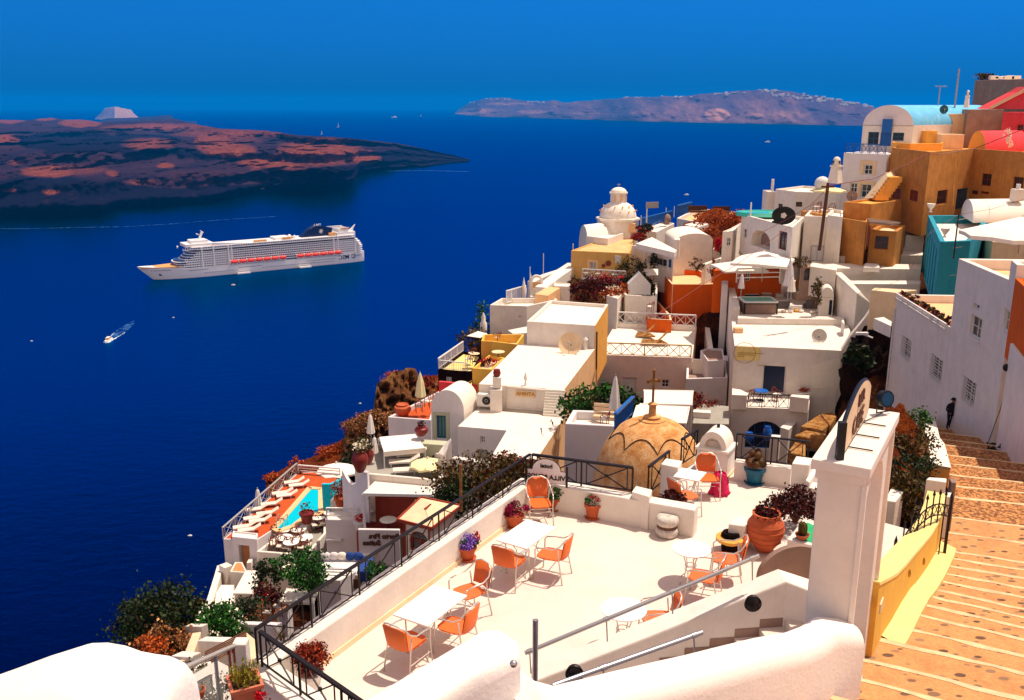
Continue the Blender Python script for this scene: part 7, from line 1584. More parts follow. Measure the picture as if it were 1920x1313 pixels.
z2=zc_at(135);q=MB();q.prism([(c.x+.98*math.cos(k*PI/4+.3),c.y+.98*math.sin(k*PI/4+.3))for k in range(8)],z1-.4,z2);q.build('lantern','white',chh,bevel=.02);q=MB();q.prism([(c.x+1.1*math.cos(k*PI/4+.3),c.y+1.1*math.sin(k*PI/4+.3))for k in range(8)],z2-.05,z2+.12);q.build('lantern_cornice','white_roof',chh)
z3=zc_at(88);q=MB();q.lathe([(.92*math.cos(PI/2*k/8),z2+.1+(z3-z2-.1)*math.sin(PI/2*k/8))for k in range(8)],(c.x,c.y,0),20);q.build('lantern_dome','white_roof',chh,smooth=True)
q=MB();q.bar((c.x,c.y,z3-.1),(c.x,c.y,zc_at(58)),.07);q.bar((c.x-.2,c.y,zc_at(68)),(c.x+.2,c.y,zc_at(68)),.07);q.build('cross','grey_paint',chh)
for k in range(3):a_=-PI/2-.5+k*.75;q=MB();q.box((c.x+.93*math.cos(a_),c.y+.93*math.sin(a_),lerp(z1,z2,.5)),(.24,.12,.75),rz=a_+PI/2);q.build('lantern_opening','peach',chh)
for(px_,py_)in((466,420),(686,408)):w0=at(cB(px_,py_),105.9);q=MB();q.box(w0,(.45 if px_<500 else.8,.5,1.0));q.build('window','peach' if px_>500 else 'grey_paint',chh)
va=at(cB(272,545),107);vb=at(cB(345,560),103);cv=Bld('church_nave','white curved chapel roof left of the church tower',None,z=va.z,world=[xy(va),xy(vb),xy(vb)+V((6,5,0)),xy(va)+V((6,5,0))],h=5,par=(0,0),cat='church');cv.done();vault(cv.o,'vault',va,vb,vb+V((5.5,5,0)),2.6,va.z,'white_roof','white')
Bld('church_nave','low white church roof in front of the octagonal tower',[cB(330,470),cB(500,490),cB(640,440),cB(420,440)],D=103,h=3,par=(.2,.2),cat='church').done()
VZ=at(cB(1020,590),98).z;va=at(cB(1022,592),98);vb=gp(cB(1318,575),VZ);vc=gp(cB(1080,500),VZ);bk=gp(cB(872,470),VZ)
ax_=V((bk.x-va.x,bk.y-va.y,0))*.5
VW=Bld('vaulted_house','big white barrel vaulted house in the middle of the village',None,z=VZ+1.0,world=[xy(va),xy(vb),xy(vb+ax_),xy(va+ax_)],h=6,par=(0,0),em={0:'white'});VW.done()
vault(VW.o,'vault',va,vb,vb+ax_,upz(lerp(va,vb,.6),cy(cB,448))-VZ-1.0,VZ+.98,'white_roof','white',22)
Bld('house','white side wing with blue-shaded porch left of the big barrel vault',[cB(845,478),cB(1040,580),cB(1020,600),cB(960,585),cB(720,530),cB(790,500)],D=97,h=.5,par=(0,0)).done()
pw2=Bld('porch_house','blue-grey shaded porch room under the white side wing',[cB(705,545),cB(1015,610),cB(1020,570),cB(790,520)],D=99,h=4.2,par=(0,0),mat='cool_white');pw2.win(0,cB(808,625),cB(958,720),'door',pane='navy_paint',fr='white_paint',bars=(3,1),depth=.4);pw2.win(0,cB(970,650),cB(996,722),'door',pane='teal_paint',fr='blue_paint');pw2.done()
q=MB()
for x in(700,800):a=at(cB(x,600 if x>750 else 545),96);q.bar(a,a-U*3.4,.3)
tag(q.build('porch_post','white'),'pair of square white posts of the shaded porch','post')
shrub('cypress_shrub','dark tall shrub standing in the shaded porch',at(cB(860,660),95),(.5,.4,1.7),500,.22,'leaf_dark','shrub',94,10)
block('chimney','small square white chimney at the foot of the barrel vault',[cB(1020,498),cB(1062,500),cB(1065,485),cB(1025,484)],VZ+1.9,1.9,cat='chimney')
Bld('garden_wall','rough white stone wall right of the barrel vault',[cB(1320,575),cB(1440,575),cB(1600,600),cB(1610,570),cB(1330,560)],D=97,h=3.2,mat='stone_white',par=(0,0),cat='wall').done()
wallseg('sloping_wall','white coping rising from the orange roof to the stone wall',[cB(1250,690),cB(1330,660),cB(1420,630)],zs=[at(cB(1250,690),93).z,at(cB(1330,660),95).z,at(cB(1420,630),97).z],w=.4,h=3)
shrub('bush','dark bush on the white stone wall right of the barrel vault',at(cB(1445,590),95),(1.2,.7,.75),600,.25,'leaf_dark','bush',95,12);shrub('bush','sparse green plant in front of the barrel vault end wall',at(cB(1195,690),93),(.8,.4,.7),200,.2,'leaf_olive','plant',96,8);shrub('bush','rusty dry plant beside the white coping',at(cB(1318,715),92),(.6,.4,.9),250,.22,'leaf_rust','plant',97,8)
OR=Bld('orange_house','bright orange house with a peach flat roof and cream copings',[cB(1003,850),cB(1393,850),cB(1370,790),cB(1290,780),cB(1215,737),cB(896,733)],D=91,h=7,mat='orange',roof='peach',par=(.14,.55))
OR.win(5,cB(895,870),cB(935,900));OR.done();zo=OR.zt
q=MB();I_=inset(OR.P,.16);nO=len(I_)
for i in range(nO):q.add([(*OR.P[i],zo+.02),(*OR.P[(i+1)%nO],zo+.02),(*I_[(i+1)%nO],zo+.02),(*I_[i],zo+.02)],[(0,1,2,3)])
q.build('coping','cream',OR.o);q=MB();a,b=OR.pt(0,.05,zo-.1,.03),OR.pt(0,.05,OR.zb,.03);q.bar(a,b,.14,.06);a,b=OR.pt(0,OR.frame(0)[2]-.05,zo-.1,.03),OR.pt(0,OR.frame(0)[2]-.05,OR.zb,.03);q.bar(a,b,.14,.06);q.build('corner_strip','cream',OR.o)
o2=Bld('orange_terrace','lower orange walled courtyard with a cream coping left of the orange house',[cB(820,1120),cB(1000,1130),cB(990,1090),cB(895,985),cB(728,985)],D=88,h=4,mat='orange',roof='brown_trim',par=(.16,.9),cat='terrace');o2.done()
I_=inset(o2.P,.18);q=MB();nO=len(I_)
for i in range(nO):q.add([(*o2.P[i],o2.zt+.02),(*o2.P[(i+1)%nO],o2.zt+.02),(*I_[(i+1)%nO],o2.zt+.02),(*I_[i],o2.zt+.02)],[(0,1,2,3)])
q.build('coping','cream',o2.o);place(copy_tree(dc_),at(cB(830,1060),87),1,1.1,'red-lit chair in the lower orange courtyard')
g1=Bld('white_house','white garden terrace wall with a doghouse-like white niche left of the orange house',[cB(608,895),cB(640,932),cB(885,945),cB(890,830),cB(640,860)],D=92,h=6.5,mat='white',par=(.2,.4));g1.done()
g2=Bld('white_house','purple-shaded white wall block right of the orange-sided roof storey',[cB(490,935),cB(575,960),cB(610,925),cB(560,900)],D=90,h=7,mat='white',par=(.1,.2));g2.done()
a=at(cB(745,930),91);q=MB();q.ext([a+V((x,0,z))for x,z in((-1.1,0),(1.1,0),(1.1,1.0),(0,2.2),(-1.1,1.0))],(0,1.0,0));tag(q.build('white_niche','white_paint'),'small white gabled niche on the garden terrace left of the orange house','niche')
sail_('cream awning over the garden steps left of the orange house',[cB(780,728),cB(893,728),cB(893,775),cB(800,780)],[94,94,92,92])
BUSH=[((300,900),92.5,(1.6,1.0,1.3),'leaf_darkred','petal_red','dark red bougainvillea under the yellow house balcony, left part'),((400,900),92,(2.0,1.0,1.6),'leaf_darkred','petal_magenta','dark red bougainvillea under the middle of the balcony'),((580,850),93.5,(1.5,.9,.9),'leaf_dark','petal_red','bright red bougainvillea at the right end of the balcony'),((480,850),94,(1.2,.9,1.1),'leaf_rust','petal_red','rusty bush between the two red bougainvilleas'),((545,930),91,(1.3,.8,.8),'leaf_orange','petal_white','orange and white flowering bush above the purple-shaded block'),((700,770),95,(1.5,1.2,2.0),'leaf_dark',None,'dark green tree in the corner beside the yellow fronted house'),((770,850),93,(1.3,.9,1.3),'leaf_olive','petal_white','olive bush with pale blossoms below the cream awning'),((655,900),91.5,(1.0,.6,.7),'leaf_orange',None,'orange-brown bush in front of the white garden terrace'),((820,890),91.5,(.7,.5,1.1),'leaf_dark',None,'dark narrow shrub at the left wall of the orange house'),((250,850),94,(.7,.5,.8),'leaf_olive',None,'olive shrub at the left corner of the yellow fronted house'),((745,480),103,(.9,.7,.5),'leaf_rust','petal_red','small red flower bed on the terrace right of the church roof'),((790,415),106,(1.0,.6,.5),'leaf_dark','petal_red','small red flowering plant right of the octagonal tower'),((1365,540),96,(.35,.3,.7),'petal_red',None,'small bright red plant at the end of the white stone wall')]
for i,(p,D_,r_,lm,fl_,lb_)in enumerate(BUSH):shrub('garden_bush',lb_,at(cB(*p),D_),r_,int(700+r_[0]*500),.2,lm,'bush',100+i,14,fl_,int(140*r_[0])if fl_ else 0,stem=i>4,fs=.2)
F1=Bld('white_house','low white terrace with brown benches far behind the barrel vault',[cB(1040,330),cB(1235,368),cB(1440,345),cB(1480,298),cB(1225,262),cB(1150,275)],D=125,h=5,par=(.3,.5),roof='peach');F1.done()
Bld('white_house','pale orange topped wall at the back of the far terrace',[cB(1215,268),cB(1490,298),cB(1500,280),cB(1225,255)],D=134,h=3,par=(.3,.3),mat='peach').done()
F2=Bld('white_house','white roof patch between the barrel vault and the orange scrub',[cB(1100,380),cB(1200,405),cB(1290,375),cB(1180,360)],D=112,h=5,par=(0,0));F2.done()
F3=Bld('white_house','small white terrace with blue railing right of the church tower',[cB(760,420),cB(880,440),cB(1020,370),cB(900,350)],D=112,h=6,par=(.2,.3));F3.done()
railing('blue_railing','blue railing of the small white terrace right of the church tower',[at(cB(765,410),113),at(cB(1000,350),118)],1.2,'bars','blue_paint',1.8,.12);railing('blue_railing','blue railing at the left end of the far brown-bench terrace',[at(cB(1040,320),127),at(cB(1150,290),132)],1.5,'bars','blue_paint',2,.14)
for i,(x,y)in enumerate(((1210,305),(1390,310),(1180,310))):c=at(cB(x,y),126);t=thing('wooden_bench',['brown wooden bench on the far white terrace','dark planter bench at the right end of the far white terrace','brown bench at the left of the far white terrace'][i],'bench',c);MB().box(c+U*.5,(2.4 if i<2 else 1.8,.8,.15)).build('seat','brown_wood',t);MB().box(c+U*.9+V((0,.4,0)),(2.4 if i<2 else 1.8,.1,.6)).build('backrest','brown_wood',t)
def panel(t,a):
 q=MB();q.box(a+V((.6,0,-.2)),(1.6,.1,.7),rz=.3);q.bar(a,a+V((.6,0,-.2)),.1);q.build('panel_antenna','grey_paint',t)
pole('antenna_mast','tall white antenna mast with a flat panel right of the church tower',cB(808,215),cB(800,400),110,.09,'white_paint',extra=panel)
for i,(x,y0,y1,D_)in enumerate(((760,310,410,112),(957,250,340,118),(1020,238,325,125),(1622,208,320,96),(228,530,600,100))):pole('mast',['thin pale mast close to the right side of the church tower','thin pale mast above the blue railing','thin pale mast at the left end of the far terrace','slim white mast beside the roof pool','tiny pale mast at the left corner of the yellow house'][i],cB(x,y0),cB(x,y1),D_,.06,'white_paint')
a=at(cB(957,340),117);tag(MB().ball(a,.6,10,7,1.2).build('ornament','grey_plaster',smooth=True),'round grey stone finial below the mast above the blue railing','ornament')
blob('scrub_hill',at(cB(1330,440),112)+V((0,3,-3.2)),(5.2,5,3.4),'orange_scrub',21,kind='structure');blob('scrub_hill',at(cB(1500,330),118)+V((0,3,-3)),(4.6,5,3.4),'orange_scrub',24,kind='structure')
rn=random.Random(6);q=MB()
for k in range(14):leaves(q,at(cB(rn.uniform(1215,1560),rn.uniform(300,470)),108),(1.3,1,.8),160,.3,rn,clumps=5)
tag(q.build('orange_scrub','leaf_orange'),kind='stuff')
zP=-24.4
def hp(x,y,z=zP):return gp(cH(x,y),z)
RD=Bld('pool_deck','red-orange pool deck with sun loungers at the cliff edge',[cH(82,1012),cH(355,1022),cH(500,930),cH(935,815),cH(1060,560),cH(1052,505),cH(830,462),cH(692,468)],z=zP,h=3.5,par=(.05,.0),mat='cool_white',roof='terracotta_floor',cat='terrace');RD.par=(.08,-.004);RD.done()
railing('white_railing','long white crossed railing along the seaward edge of the pool deck',[hp(82,1012),hp(690,470)],.72,'x','grey_paint',1.5,.05);railing('white_railing','short white railing at the far end of the pool deck',[hp(700,472),hp(1040,500)],.6,'ladder','white_paint',2,.06)
pool=thing('swimming_pool','bright turquoise wedge-shaped swimming pool on the red deck','pool',hp(650,800));WP=[(790,590),(885,600),(885,800),(745,835),(655,905),(540,945),(500,925)]
q=MB();q.poly([hp(x,y,zP+.05)for x,y in WP]);MATw=N('pool_water');MATw.col((.0,.50,.62));MATw.set(Roughness=.08);MATw.bump(MATw.noise(3,3),.15,.03);q.build('water','pool_water',pool)
q=MB();PW=[hp(x,y,zP+.06)for x,y in WP];n_=len(PW)
for i in range(n_):q.bar(PW[i],PW[(i+1)%n_],.35,.07)
q.build('coping','peach',pool)
q=MB()
for s_ in(0,.45):a=hp(520,925)+V((s_,0,0));q.tube([a,a+U*.7,a+V((.1,.5,.7)),a+V((.1,.55,-.1))],.03,5)
q.build('ladder','steel',pool)
wallseg('pool_wall','turquoise painted privacy wall beside the pool',[cH(890,555),cH(965,556),cH(1052,508)],zs=[zP+1.75]*3,w=.18,h=2.2,mat='aqua')
def lounger():
 t=thing('sun_lounger','x','sun lounger');MB().box((-.1,0,.32),(1.35,.62,.07)).build('mattress','cushion',t,bevel=.02);q=MB();q.box((.83,0,.48),(.68,.62,.07),ax=Matrix.Rotation(-.5,4,'Y'));q.build('backrest','cushion',t,bevel=.02)
 q=MB();q.bar((-.78,-.3,.27),(.6,-.3,.27),.05);q.bar((-.78,.3,.27),(.6,.3,.27),.05);q.build('frame','white_paint',t)
 for x in(-.65,.5):
  for y in(-.28,.28):MB().bar((x,y,0),(x,y,.27),.05).build('leg','white_paint',t)
 return t
lg=lounger();L0=[((650,565),'farthest white sun lounger on the red pool deck'),((555,655),'second farthest white sun lounger on the red pool deck'),((465,745),'third white sun lounger from the far end of the pool deck'),((430,822),'white sun lounger right beside the folded deck parasol'),((325,862),'second nearest white sun lounger on the red pool deck'),((240,935),'nearest white sun lounger on the red pool deck'),((340,790),'white sun lounger behind the folded deck parasol')]
L0+=[((690,590),'farthest lounger of the second row close to the pool'),((590,675),'second lounger of the row close to the pool'),((370,885),'lounger of the row close to the pool near its narrow end'),((280,960),'nearest lounger of the row close to the pool')]
for i,((x,y),lb_)in enumerate(L0):place(lg if i==0 else copy_tree(lg),hp(x,y),.32,.70,lb_,'white sun loungers on the pool deck')
closed_umb('folded white parasol between the loungers on the pool deck',cH(378,825),60.5,1.9,.2);parasol('parasol','open white parasol at the far end of the pool deck',cH(1010,385),64,2.6,1.9,sides=8,drop=.55)
pot('flower_pot','big red clay pot with a sparse plant at the pool corner',hp(770,880,zP+.1),.45,.7,'maroon_pot',leafm='leaf_olive',lr=(.45,.35,.4),ln=90,ls=.13,flower='petal_red',fn=40,fs=.1,saucer=False)
CF=Bld('cafe_terrace','grey floored cafe terrace crowded with round tables and dark red chairs',[cH(352,1112),cH(600,1132),cH(775,1135),cH(925,960),cH(925,845),cH(655,912),cH(520,985)],z=zP-.35,h=3,par=(.16,.35),roof='grey_floor',cat='terrace');CF.done();zC=CF.zt-.34
TBs=[((590,992),'back left'),((705,992),'back right'),((590,1062),'middle left'),((757,1062),'middle right'),((645,1100),'front'),((868,890),'farthest'),((905,860),'wall side')]
for(x,y),w_ in TBs:small_table('%s round white table on the grey cafe terrace'%w_,hp(x,y+26,zC),.46,.72)
rn=random.Random(21)
for i,(x,y)in enumerate(((520,1060),(530,1010),(575,960),(650,1040),(690,1060),(775,1030),(700,1110),(560,1110),(610,1120),(730,1120),(850,870),(880,930),(840,935),(500,1090),(770,1100),(660,1000))):put_chair(hp(x,y+12,zC),rn.uniform(0,6),'dark red wooden chair with white cushion crowded round the cafe terrace tables',s=1.05)
e_=Bld('entry_house','white entry block with a brown doorway under the near corner of the pool deck',[cH(150,990),cH(357,1012),cH(365,960),cH(160,940)],z=zP+.3,h=4.6,mat='cool_white',par=(.1,.1));e_.win(0,cH(205,1060),cH(308,1262),'door',pane='brown_wall',fr='grey_paint',bars=(1,1),depth=.25);e_.done()
def seg(lb_,pts,Ds,w=.3,h=4,mat='white',nm='garden_wall'):P=[at(cJ(*p),D)for p,D in zip(pts,Ds)];return wall3(nm,lb_,P,w,h,None,mat,'wall',.03)
seg('white wall curving down at the outer left edge of the stairs',[(725,250),(700,340),(645,520),(585,600),(470,725)],[54,52,49,47,44],.35,3.5);seg('white pillar wall above the orange edged stairs',[(745,238),(790,262)],[53,52.5],.5,3.2);seg('white sloping wall right of the entry doorway',[(1012,40),(990,150),(950,230)],[57,55,53],.25,3)
t=thing('garden_stairs','white garden stairs with orange edges running down from the entry block','stairs',at(cJ(750,560),47))
for k in range(7):
 a=at(cJ(lerp(690,712,k/6),lerp(570,440,k/6)),47+k*.6);b=at(cJ(lerp(820,815,k/6),lerp(578,446,k/6)),47+k*.6);m_=(a+b)/2;MB().box(m_-U*.3,((b-a).length,1.0,.6)).build('step','white_roof',t);MB().box(m_+V((0,-.52,-.27)),((b-a).length,.04,.5)).build('riser','ochre',t)
Bld('garden_landing','orange paved landing in front of the brown entry doorway',[cJ(800,300),cJ(940,310),cJ(900,225),cJ(840,225)],D=52,h=3,mat='white',roof='terracotta_pave',par=(.1,.05),cat='terrace').done()
Bld('white_roof','white flat roof block beside the garden stairs',[cJ(825,470),cJ(1010,475),cJ(1045,290),cJ(925,290)],D=49,h=3,par=(0,0),mat='white',cat='house').done()
Bld('patio','patio with terracotta and white checked paving below the white canopy',[cJ(830,705),cJ(1180,712),cJ(1290,540),cJ(1050,500),cJ(1010,540)],D=41,h=3,mat='cool_white',roof='patio_tiles' if 'patio_tiles' in MAT else 'terracotta_pave',par=(.1,.12),cat='terrace').done()
for i,(x,y)in enumerate(((1140,600),(1110,665),(1060,550),(1200,620))):put_chair(at(cJ(x,y+18),42-i*.2),i*1.5,['brown wicker chair in the middle of the checked patio','brown wicker lounge chair at the front of the checked patio','small chair at the back left of the checked patio','dark chair under the patio canopy'][i],s=1.1)
zc_=at(cLT(275,1150),41).z;P=[gp(cLT(*p),zc_)for p in((275,1150),(735,1165),(800,1000),(400,985))];t=thing('canopy','flat white canopy roof over the checked patio','canopy',P[0]-U*2.2);MB().ext(P,(0,0,-.12)).build('roof_panel','white_roof',t)
for p in P:MB().bar(p,p-U*2.3,.09).build('post','white_paint',t)
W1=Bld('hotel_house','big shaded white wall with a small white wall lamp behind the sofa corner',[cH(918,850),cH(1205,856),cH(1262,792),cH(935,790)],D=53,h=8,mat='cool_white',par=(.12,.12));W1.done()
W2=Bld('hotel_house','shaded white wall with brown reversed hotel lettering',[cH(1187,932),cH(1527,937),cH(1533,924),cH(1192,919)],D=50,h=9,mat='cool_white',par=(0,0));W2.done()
ex2=(W2.pt(0,1,0)-W2.pt(0,0,0)).normalized();n2_=W2.pt(0,0,0,1)-W2.pt(0,0,0,0)
for tx,p in(('Porto Fira',(1402,988)),('Suites',(1300,1042))):text(tx,'lettering','brown_wood',.40,TXT_FRAME(onat(W2,0,cH(*p),.03),ex2,U),W2.o,True,.02,.02)
for b_,p,lb_ in((W1,(993,1010),'small white wall lamp on the big shaded wall'),(W2,(1268,1132),'small white wall lamp below the hotel lettering')):a=onat(b_,0,cH(*p),.12);tag(MB().box(a,(.9,.25,.12)).build('wall_lamp','white_paint',bevel=.03),lb_,'lamp')
railing('white_railing','white slatted railing on top of the big shaded wall',[W1.pt(0,.1,W1.zt),W1.pt(0,W1.frame(0)[2]-.1,W1.zt)],.7,'ladder','white_paint',1.5,.06)
rn=random.Random(4);TR=Bld('roof_terrace','white terrace full of striped cloths behind the slatted railing',[cH(960,690),cH(1230,700),cH(1230,640),cH(1030,620)],D=57,h=2,par=(0,0),mat='white',cat='terrace');TR.done()
pot('flower_pot','clay pot with an orange shrub on the terrace beside the wavy wall',at(cH(1050,740),57),.45,.6,'terracotta',leafm='leaf_rust',lr=(.7,.5,.8),ln=600,ls=.14,saucer=False);pot('flower_pot','small white pot with red flowers at the corner of the white terrace wall',at(cH(1205,930),52),.35,.5,'white_paint',leafm='petal_red',lr=(.35,.3,.25),ln=250,ls=.1,saucer=False)
cs=at(cLT(1080,720),46);t=thing('corner_sofa','white cushioned corner sofa with lilac pillows under the shaded wall','sofa',cs-U*.8);MB().box(cs-U*.4,(2.2,1.7,.5)).build('base','brown_wood',t);MB().box(cs-U*.05,(2.0,1.5,.2)).build('cushion','white_paint',t,bevel=.06);
for i in range(5):MB().ball(cs+V((-.8+i*.4,.65,.3)),.28,8,6,.8,1,.5).build('pillow',['cool_white','cool_white','canvas','blue_fabric','blue_fabric'][i],t,smooth=True)
MB().box(cs+V((1.25,.1,-.1)),(.6,1.6,.6)).build('side_seat','blue_fabric',t,bevel=.06);Bld('balcony','small white balcony with slatted rail below the corner sofa',[cLT(820,870),cLT(1080,880),cLT(1290,760),cLT(930,690)],D=44.5,h=3.6,par=(.06,.05),mat='cool_white',cat='balcony').done()
railing('white_railing','white slatted rail in front of the corner sofa',[at(cLT(825,850),44.3),at(cLT(1170,860),43.5)],.5,'ladder','white_paint',1.3,.05)
zg=at(cPO(640,930),51).z;P=[gp(cPO(*p),zg)for p in((600,935),(1560,955),(1640,745),(830,700))];t=thing('pergola','white slatted pergola roof over a dark terrace with round tables','pergola',P[0]-U*2.5);q=MB()
for k in range(36):q.bar(lerp(P[0],P[1],k/35.),lerp(P[3],P[2],k/35.),.085,.04)
q.build('slat_roof','canvas',t);q=MB();q.bar(P[0],P[1],.14,.16);q.bar(P[3],P[2],.14,.16);q.build('beam','white_paint',t)
for a in(P[0],P[1]):MB().bar(a,a-U*2.4,.13).build('post','white_paint',t)
Bld('pergola_floor','terrace floor under the slatted pergola, coloured dark for the shade there',None,z=zg-2.5,world=[gp(a_,zg-2.5)for a_ in((668,1000),(770,1004),(830,930),(690,905))],h=3,par=(0,0),mat='brown_trim',cat='terrace').done();Bld('pergola_shade_sheet','dark sheet painting in the shade behind the pergola tables',None,z=zg-.4,world=[xy(P[3])+V((-.2,-.95,0)),xy(P[2])+V((0,-.95,0)),xy(P[2])+V((0,-.7,0)),xy(P[3])+V((0,-.7,0))],h=3,par=(0,0),mat='brown_trim',cat='wall').done()  # dark floor and added back sheet put the pergola's shade into colour
for i,(x,y,D_)in enumerate(((740,1040,52),(1150,1040,52),(1020,1140,50),(950,1400,48.8),(660,1260,49),(1430,1010,53))):small_table(['back left','back middle','middle','front right','front left','back right'][i]+' round table on the shaded terrace under the slatted pergola',gp(cPO(x,y+50),zg-2.5),.48,.72)
zt2=zg+.4;UT=Bld('sitting_terrace','white sitting terrace with sun loungers, awning and a scalloped parasol',[cPO(655,655),cPO(1640,745),cPO(1830,480),cPO(1400,200),cPO(900,200),cPO(480,380),cPO(480,600)],z=zt2,h=5,par=(.2,.3),roof='grey_floor',cat='terrace');UT.done()
def tp(x,y):return gp(cPO(x,y),zt2-.3)
for i,(x,y,lb_)in enumerate(((1230,440,'white sun lounger under the edge of the white awning'),(1130,540,'grey-shaded sun lounger in the middle of the sitting terrace'),(1190,660,'white sun lounger nearest the slatted pergola'))):
 o=place(copy_tree(lg),tp(x,y),.15,.95,lb_,'sun loungers on the sitting terrace')
P=[at(cPO(*p),D_)for p,D_ in(((885,350),54),((1455,295),55),((1275,125),58.5),((805,165),57.5))];t=thing('awning','broad white awning roof over the back of the sitting terrace','awning',P[0]-U*2);q=MB();ri0=lerp(P[0],P[3],.75)+U*.3;ri1=lerp(P[1],P[2],.75)+U*.3;q.add(P+[ri0,ri1],[(0,1,5,4),(4,5,2,3),(0,4,3),(1,2,5)]);q.build('roof_cloth','canvas',t);q=MB();q.ext([P[0],P[1],P[1]-U*.3,P[0]-U*.3],(0,.02,0));q.build('valance','canvas',t)
for p in P:MB().bar(p,p-U*2.2,.06).build('post','white_paint',t)
parasol('parasol','pale yellow scalloped parasol on the sitting terrace',cPO(1490,440),53,1.9,2.0,'canvas_yellow',8,drop=.35,val=.12);closed_umb('folded white parasol beside the cliff shrubs at the back of the sitting terrace',cPO(710,230),59,1.9,.2);closed_umb('small folded parasol behind the red jars',cPO(765,480),55,1.5,.16)
for i,(x,y,s_)in enumerate(((560,625,1.1),(665,520,.85))):c=at(cPO(x,y),51.5+i);pot('jar',['big dark red clay jar with pale flowers on the wavy wall','smaller dark red clay jar behind the big one'][i],c,.42*s_,1.1*s_,'maroon_pot','jar','jar',leafm='leaf_olive',lr=(.4,.35,.3),ln=200,ls=.14,flower='petal_white',fn=160,fs=.12,seed=i+40)
P0=at(cPO(300,590),54);P1=at(cPO(655,640),51.3);pr=[P0]
for k in range(1,12):t_=k/12;pr.append(lerp(P0,P1,t_)-U*(.85*math.sin(PI*min(1,t_*1.25))**1.0 if t_<.8 else 0)+U*(0))
pr.append(P1);q=MB();q.ext(pr+[P1-U*3,P0-U*3],(.05,.3,0));tag(q.build('wavy_wall','cool_white',weld=True),'white wall with a deep curved dip in its top between the pool and the pergola','wall')
seg2=wallseg('stair_wall','thick white slanting wall beside the teal door wing',[cPO(1665,390),cPO(1740,270),cPO(1815,175)],zs=[zt2+1.1,zt2+1.5,zt2+1.9],w=.5,h=3)
SG=Bld('sage_wall','pale sage green wall block behind the scalloped parasol',[cPO(1400,235),cPO(1750,260),cPO(1770,200),cPO(1400,175)],D=56,h=4,mat='sage',roof='teal',par=(0,0),cat='wall');SG.done();pot('jar','dark round pot with a cactus on the wall at the back of the sitting terrace',at(cPO(1405,125),56.5),.42,.6,'maroon_pot','jar','jar',leafm='leaf_darkred',lr=(.3,.3,.2),ln=120,ls=.12)
GA=Bld('garden_wall','white garden wall with a flat top in front of the shaded hotel wing',[cI(905,520),cI(1195,570),cI(1222,545),cI(930,505)],D=50,h=4,par=(0,0),cat='wall');GA.done();FR=Bld('frame_wall','white portal frame wall at the right end of the slatted pergola',[cPO(1590,810),cPO(1665,825),cPO(1760,690),cPO(1690,665)],D=48.5,h=4,par=(0,0),cat='wall',mat='cool_white');FR.done()
CB=Bld('cabin','small cream cabin with an orange brick hip roof and dark red trim',[cK(822,373),cK(962,408),cK(1092,310),cK(925,275)],D=39,h=5,par=(0,0),mat='white',cat='house');CB.win(0,cK(852,425),cK(955,560),'door',arch=True,fr='brown_trim',pane='dark_glass',fw=.14);CB.done()
q=MB();R3=[V((*p,CB.zt+.02))for p in inset(CB.P,-.2)];I3=[V((*p,CB.zt+.3))for p in inset(CB.P,.75)]
for i in range(4):q.add([R3[i],R3[(i+1)%4],I3[(i+1)%4],I3[i]],[(0,1,2,3)])
q.build('roof','cream',CB.o);q=MB();q.poly([p+U*.0 for p in I3]);q.build('roof_panel','tan_roof',CB.o);q=MB()
for i in range(4):q.bar(R3[i],R3[(i+1)%4],.06,.14);q.bar(I3[i],I3[(i+1)%4],.05)
for i in(0,1):a=CB.pt(0,(.06,CB.frame(0)[2]-.06)[i],CB.zt,.02);q.bar(a,a-U*5,.14,.06)
q.build('trim','brown_trim',CB.o)
VG=[((1240,190),cK,43,(2.6,1.4,1.6),3200,.15,'leaf_olive',None,'large brown-green tree behind the long black railing'),((1090,260),cK,42,(.9,.8,.9),900,.14,'leaf_dark',None,'dark bush at the foot of the garden pole beside the cabin'),((1400,130),cK,44,(1.4,1,.9),1300,.15,'leaf_rust',None,'rusty bush near the hotel sign end of the railing'),((1270,250),cJ,43,(1.1,.8,.5),900,.15,'leaf_bright','petal_white','green vine with white blossoms below the cafe terrace'),((1430,320),cJ,41,(1.1,.9,1.0),1000,.15,'leaf_bright',None,'bright green vine hanging over the white canopy roof'),((1080,380),cJ,42,(.7,.6,1.0),600,.15,'leaf_dark',None,'dark green shrub by the iron garden gate'),((1100,480),cJ,41,(.6,.5,.45),350,.13,'leaf_darkred','petal_red','small red flowering plant by the garden path'),((725,735),cJ,36,(1.0,.8,.8),1900,.14,'leaf_bright','petal_white','bright green leafy vine above the wooden deck'),((900,640),cJ,38,(1.3,.9,.7),1200,.14,'leaf_dark',None,'olive-green hedge left of the checked patio'),((560,640),cJ,38,(.9,.7,.6),600,.13,'leaf_olive','petal_white','spiky pale green shrub at the corner of the garden stairs'),((660,230),cLR,35,(.1,.1,.1),10,.1,'leaf_dark',None,'tiny dark plant by the white planter wall'),((320,760),cJ,37,(1.9,1.5,2.0),3600,.17,'leaf_dark',None,'big dark green tree on the cliff at the lower left'),((150,680),cJ,38,(1.1,.9,1.0),1300,.16,'leaf_dark',None,'dark left limb of the cliff tree over the sea'),((180,980),cJ,34,(.9,.8,.7),1000,.13,'leaf_orange',None,'orange-brown scrub below the cliff tree'),((300,960),cJ,35,(1.2,1.,1.1),1500,.15,'scrub',None,'dark brown scrub at the foot of the cliff tree'),((1540,770),cLT,40,(.55,.4,.6),500,.13,'leaf_bright',None,'green climbing plant beside the black railing under the hotel lettering'),((690,430),cH,64,(.6,.5,.8),300,.15,'leaf_orange',None,'orange dry shrub at the far corner of the pool deck'),((300,900),cH,60,(.1,.1,.1),8,.1,'leaf_olive',None,'tiny plant among the loungers')]
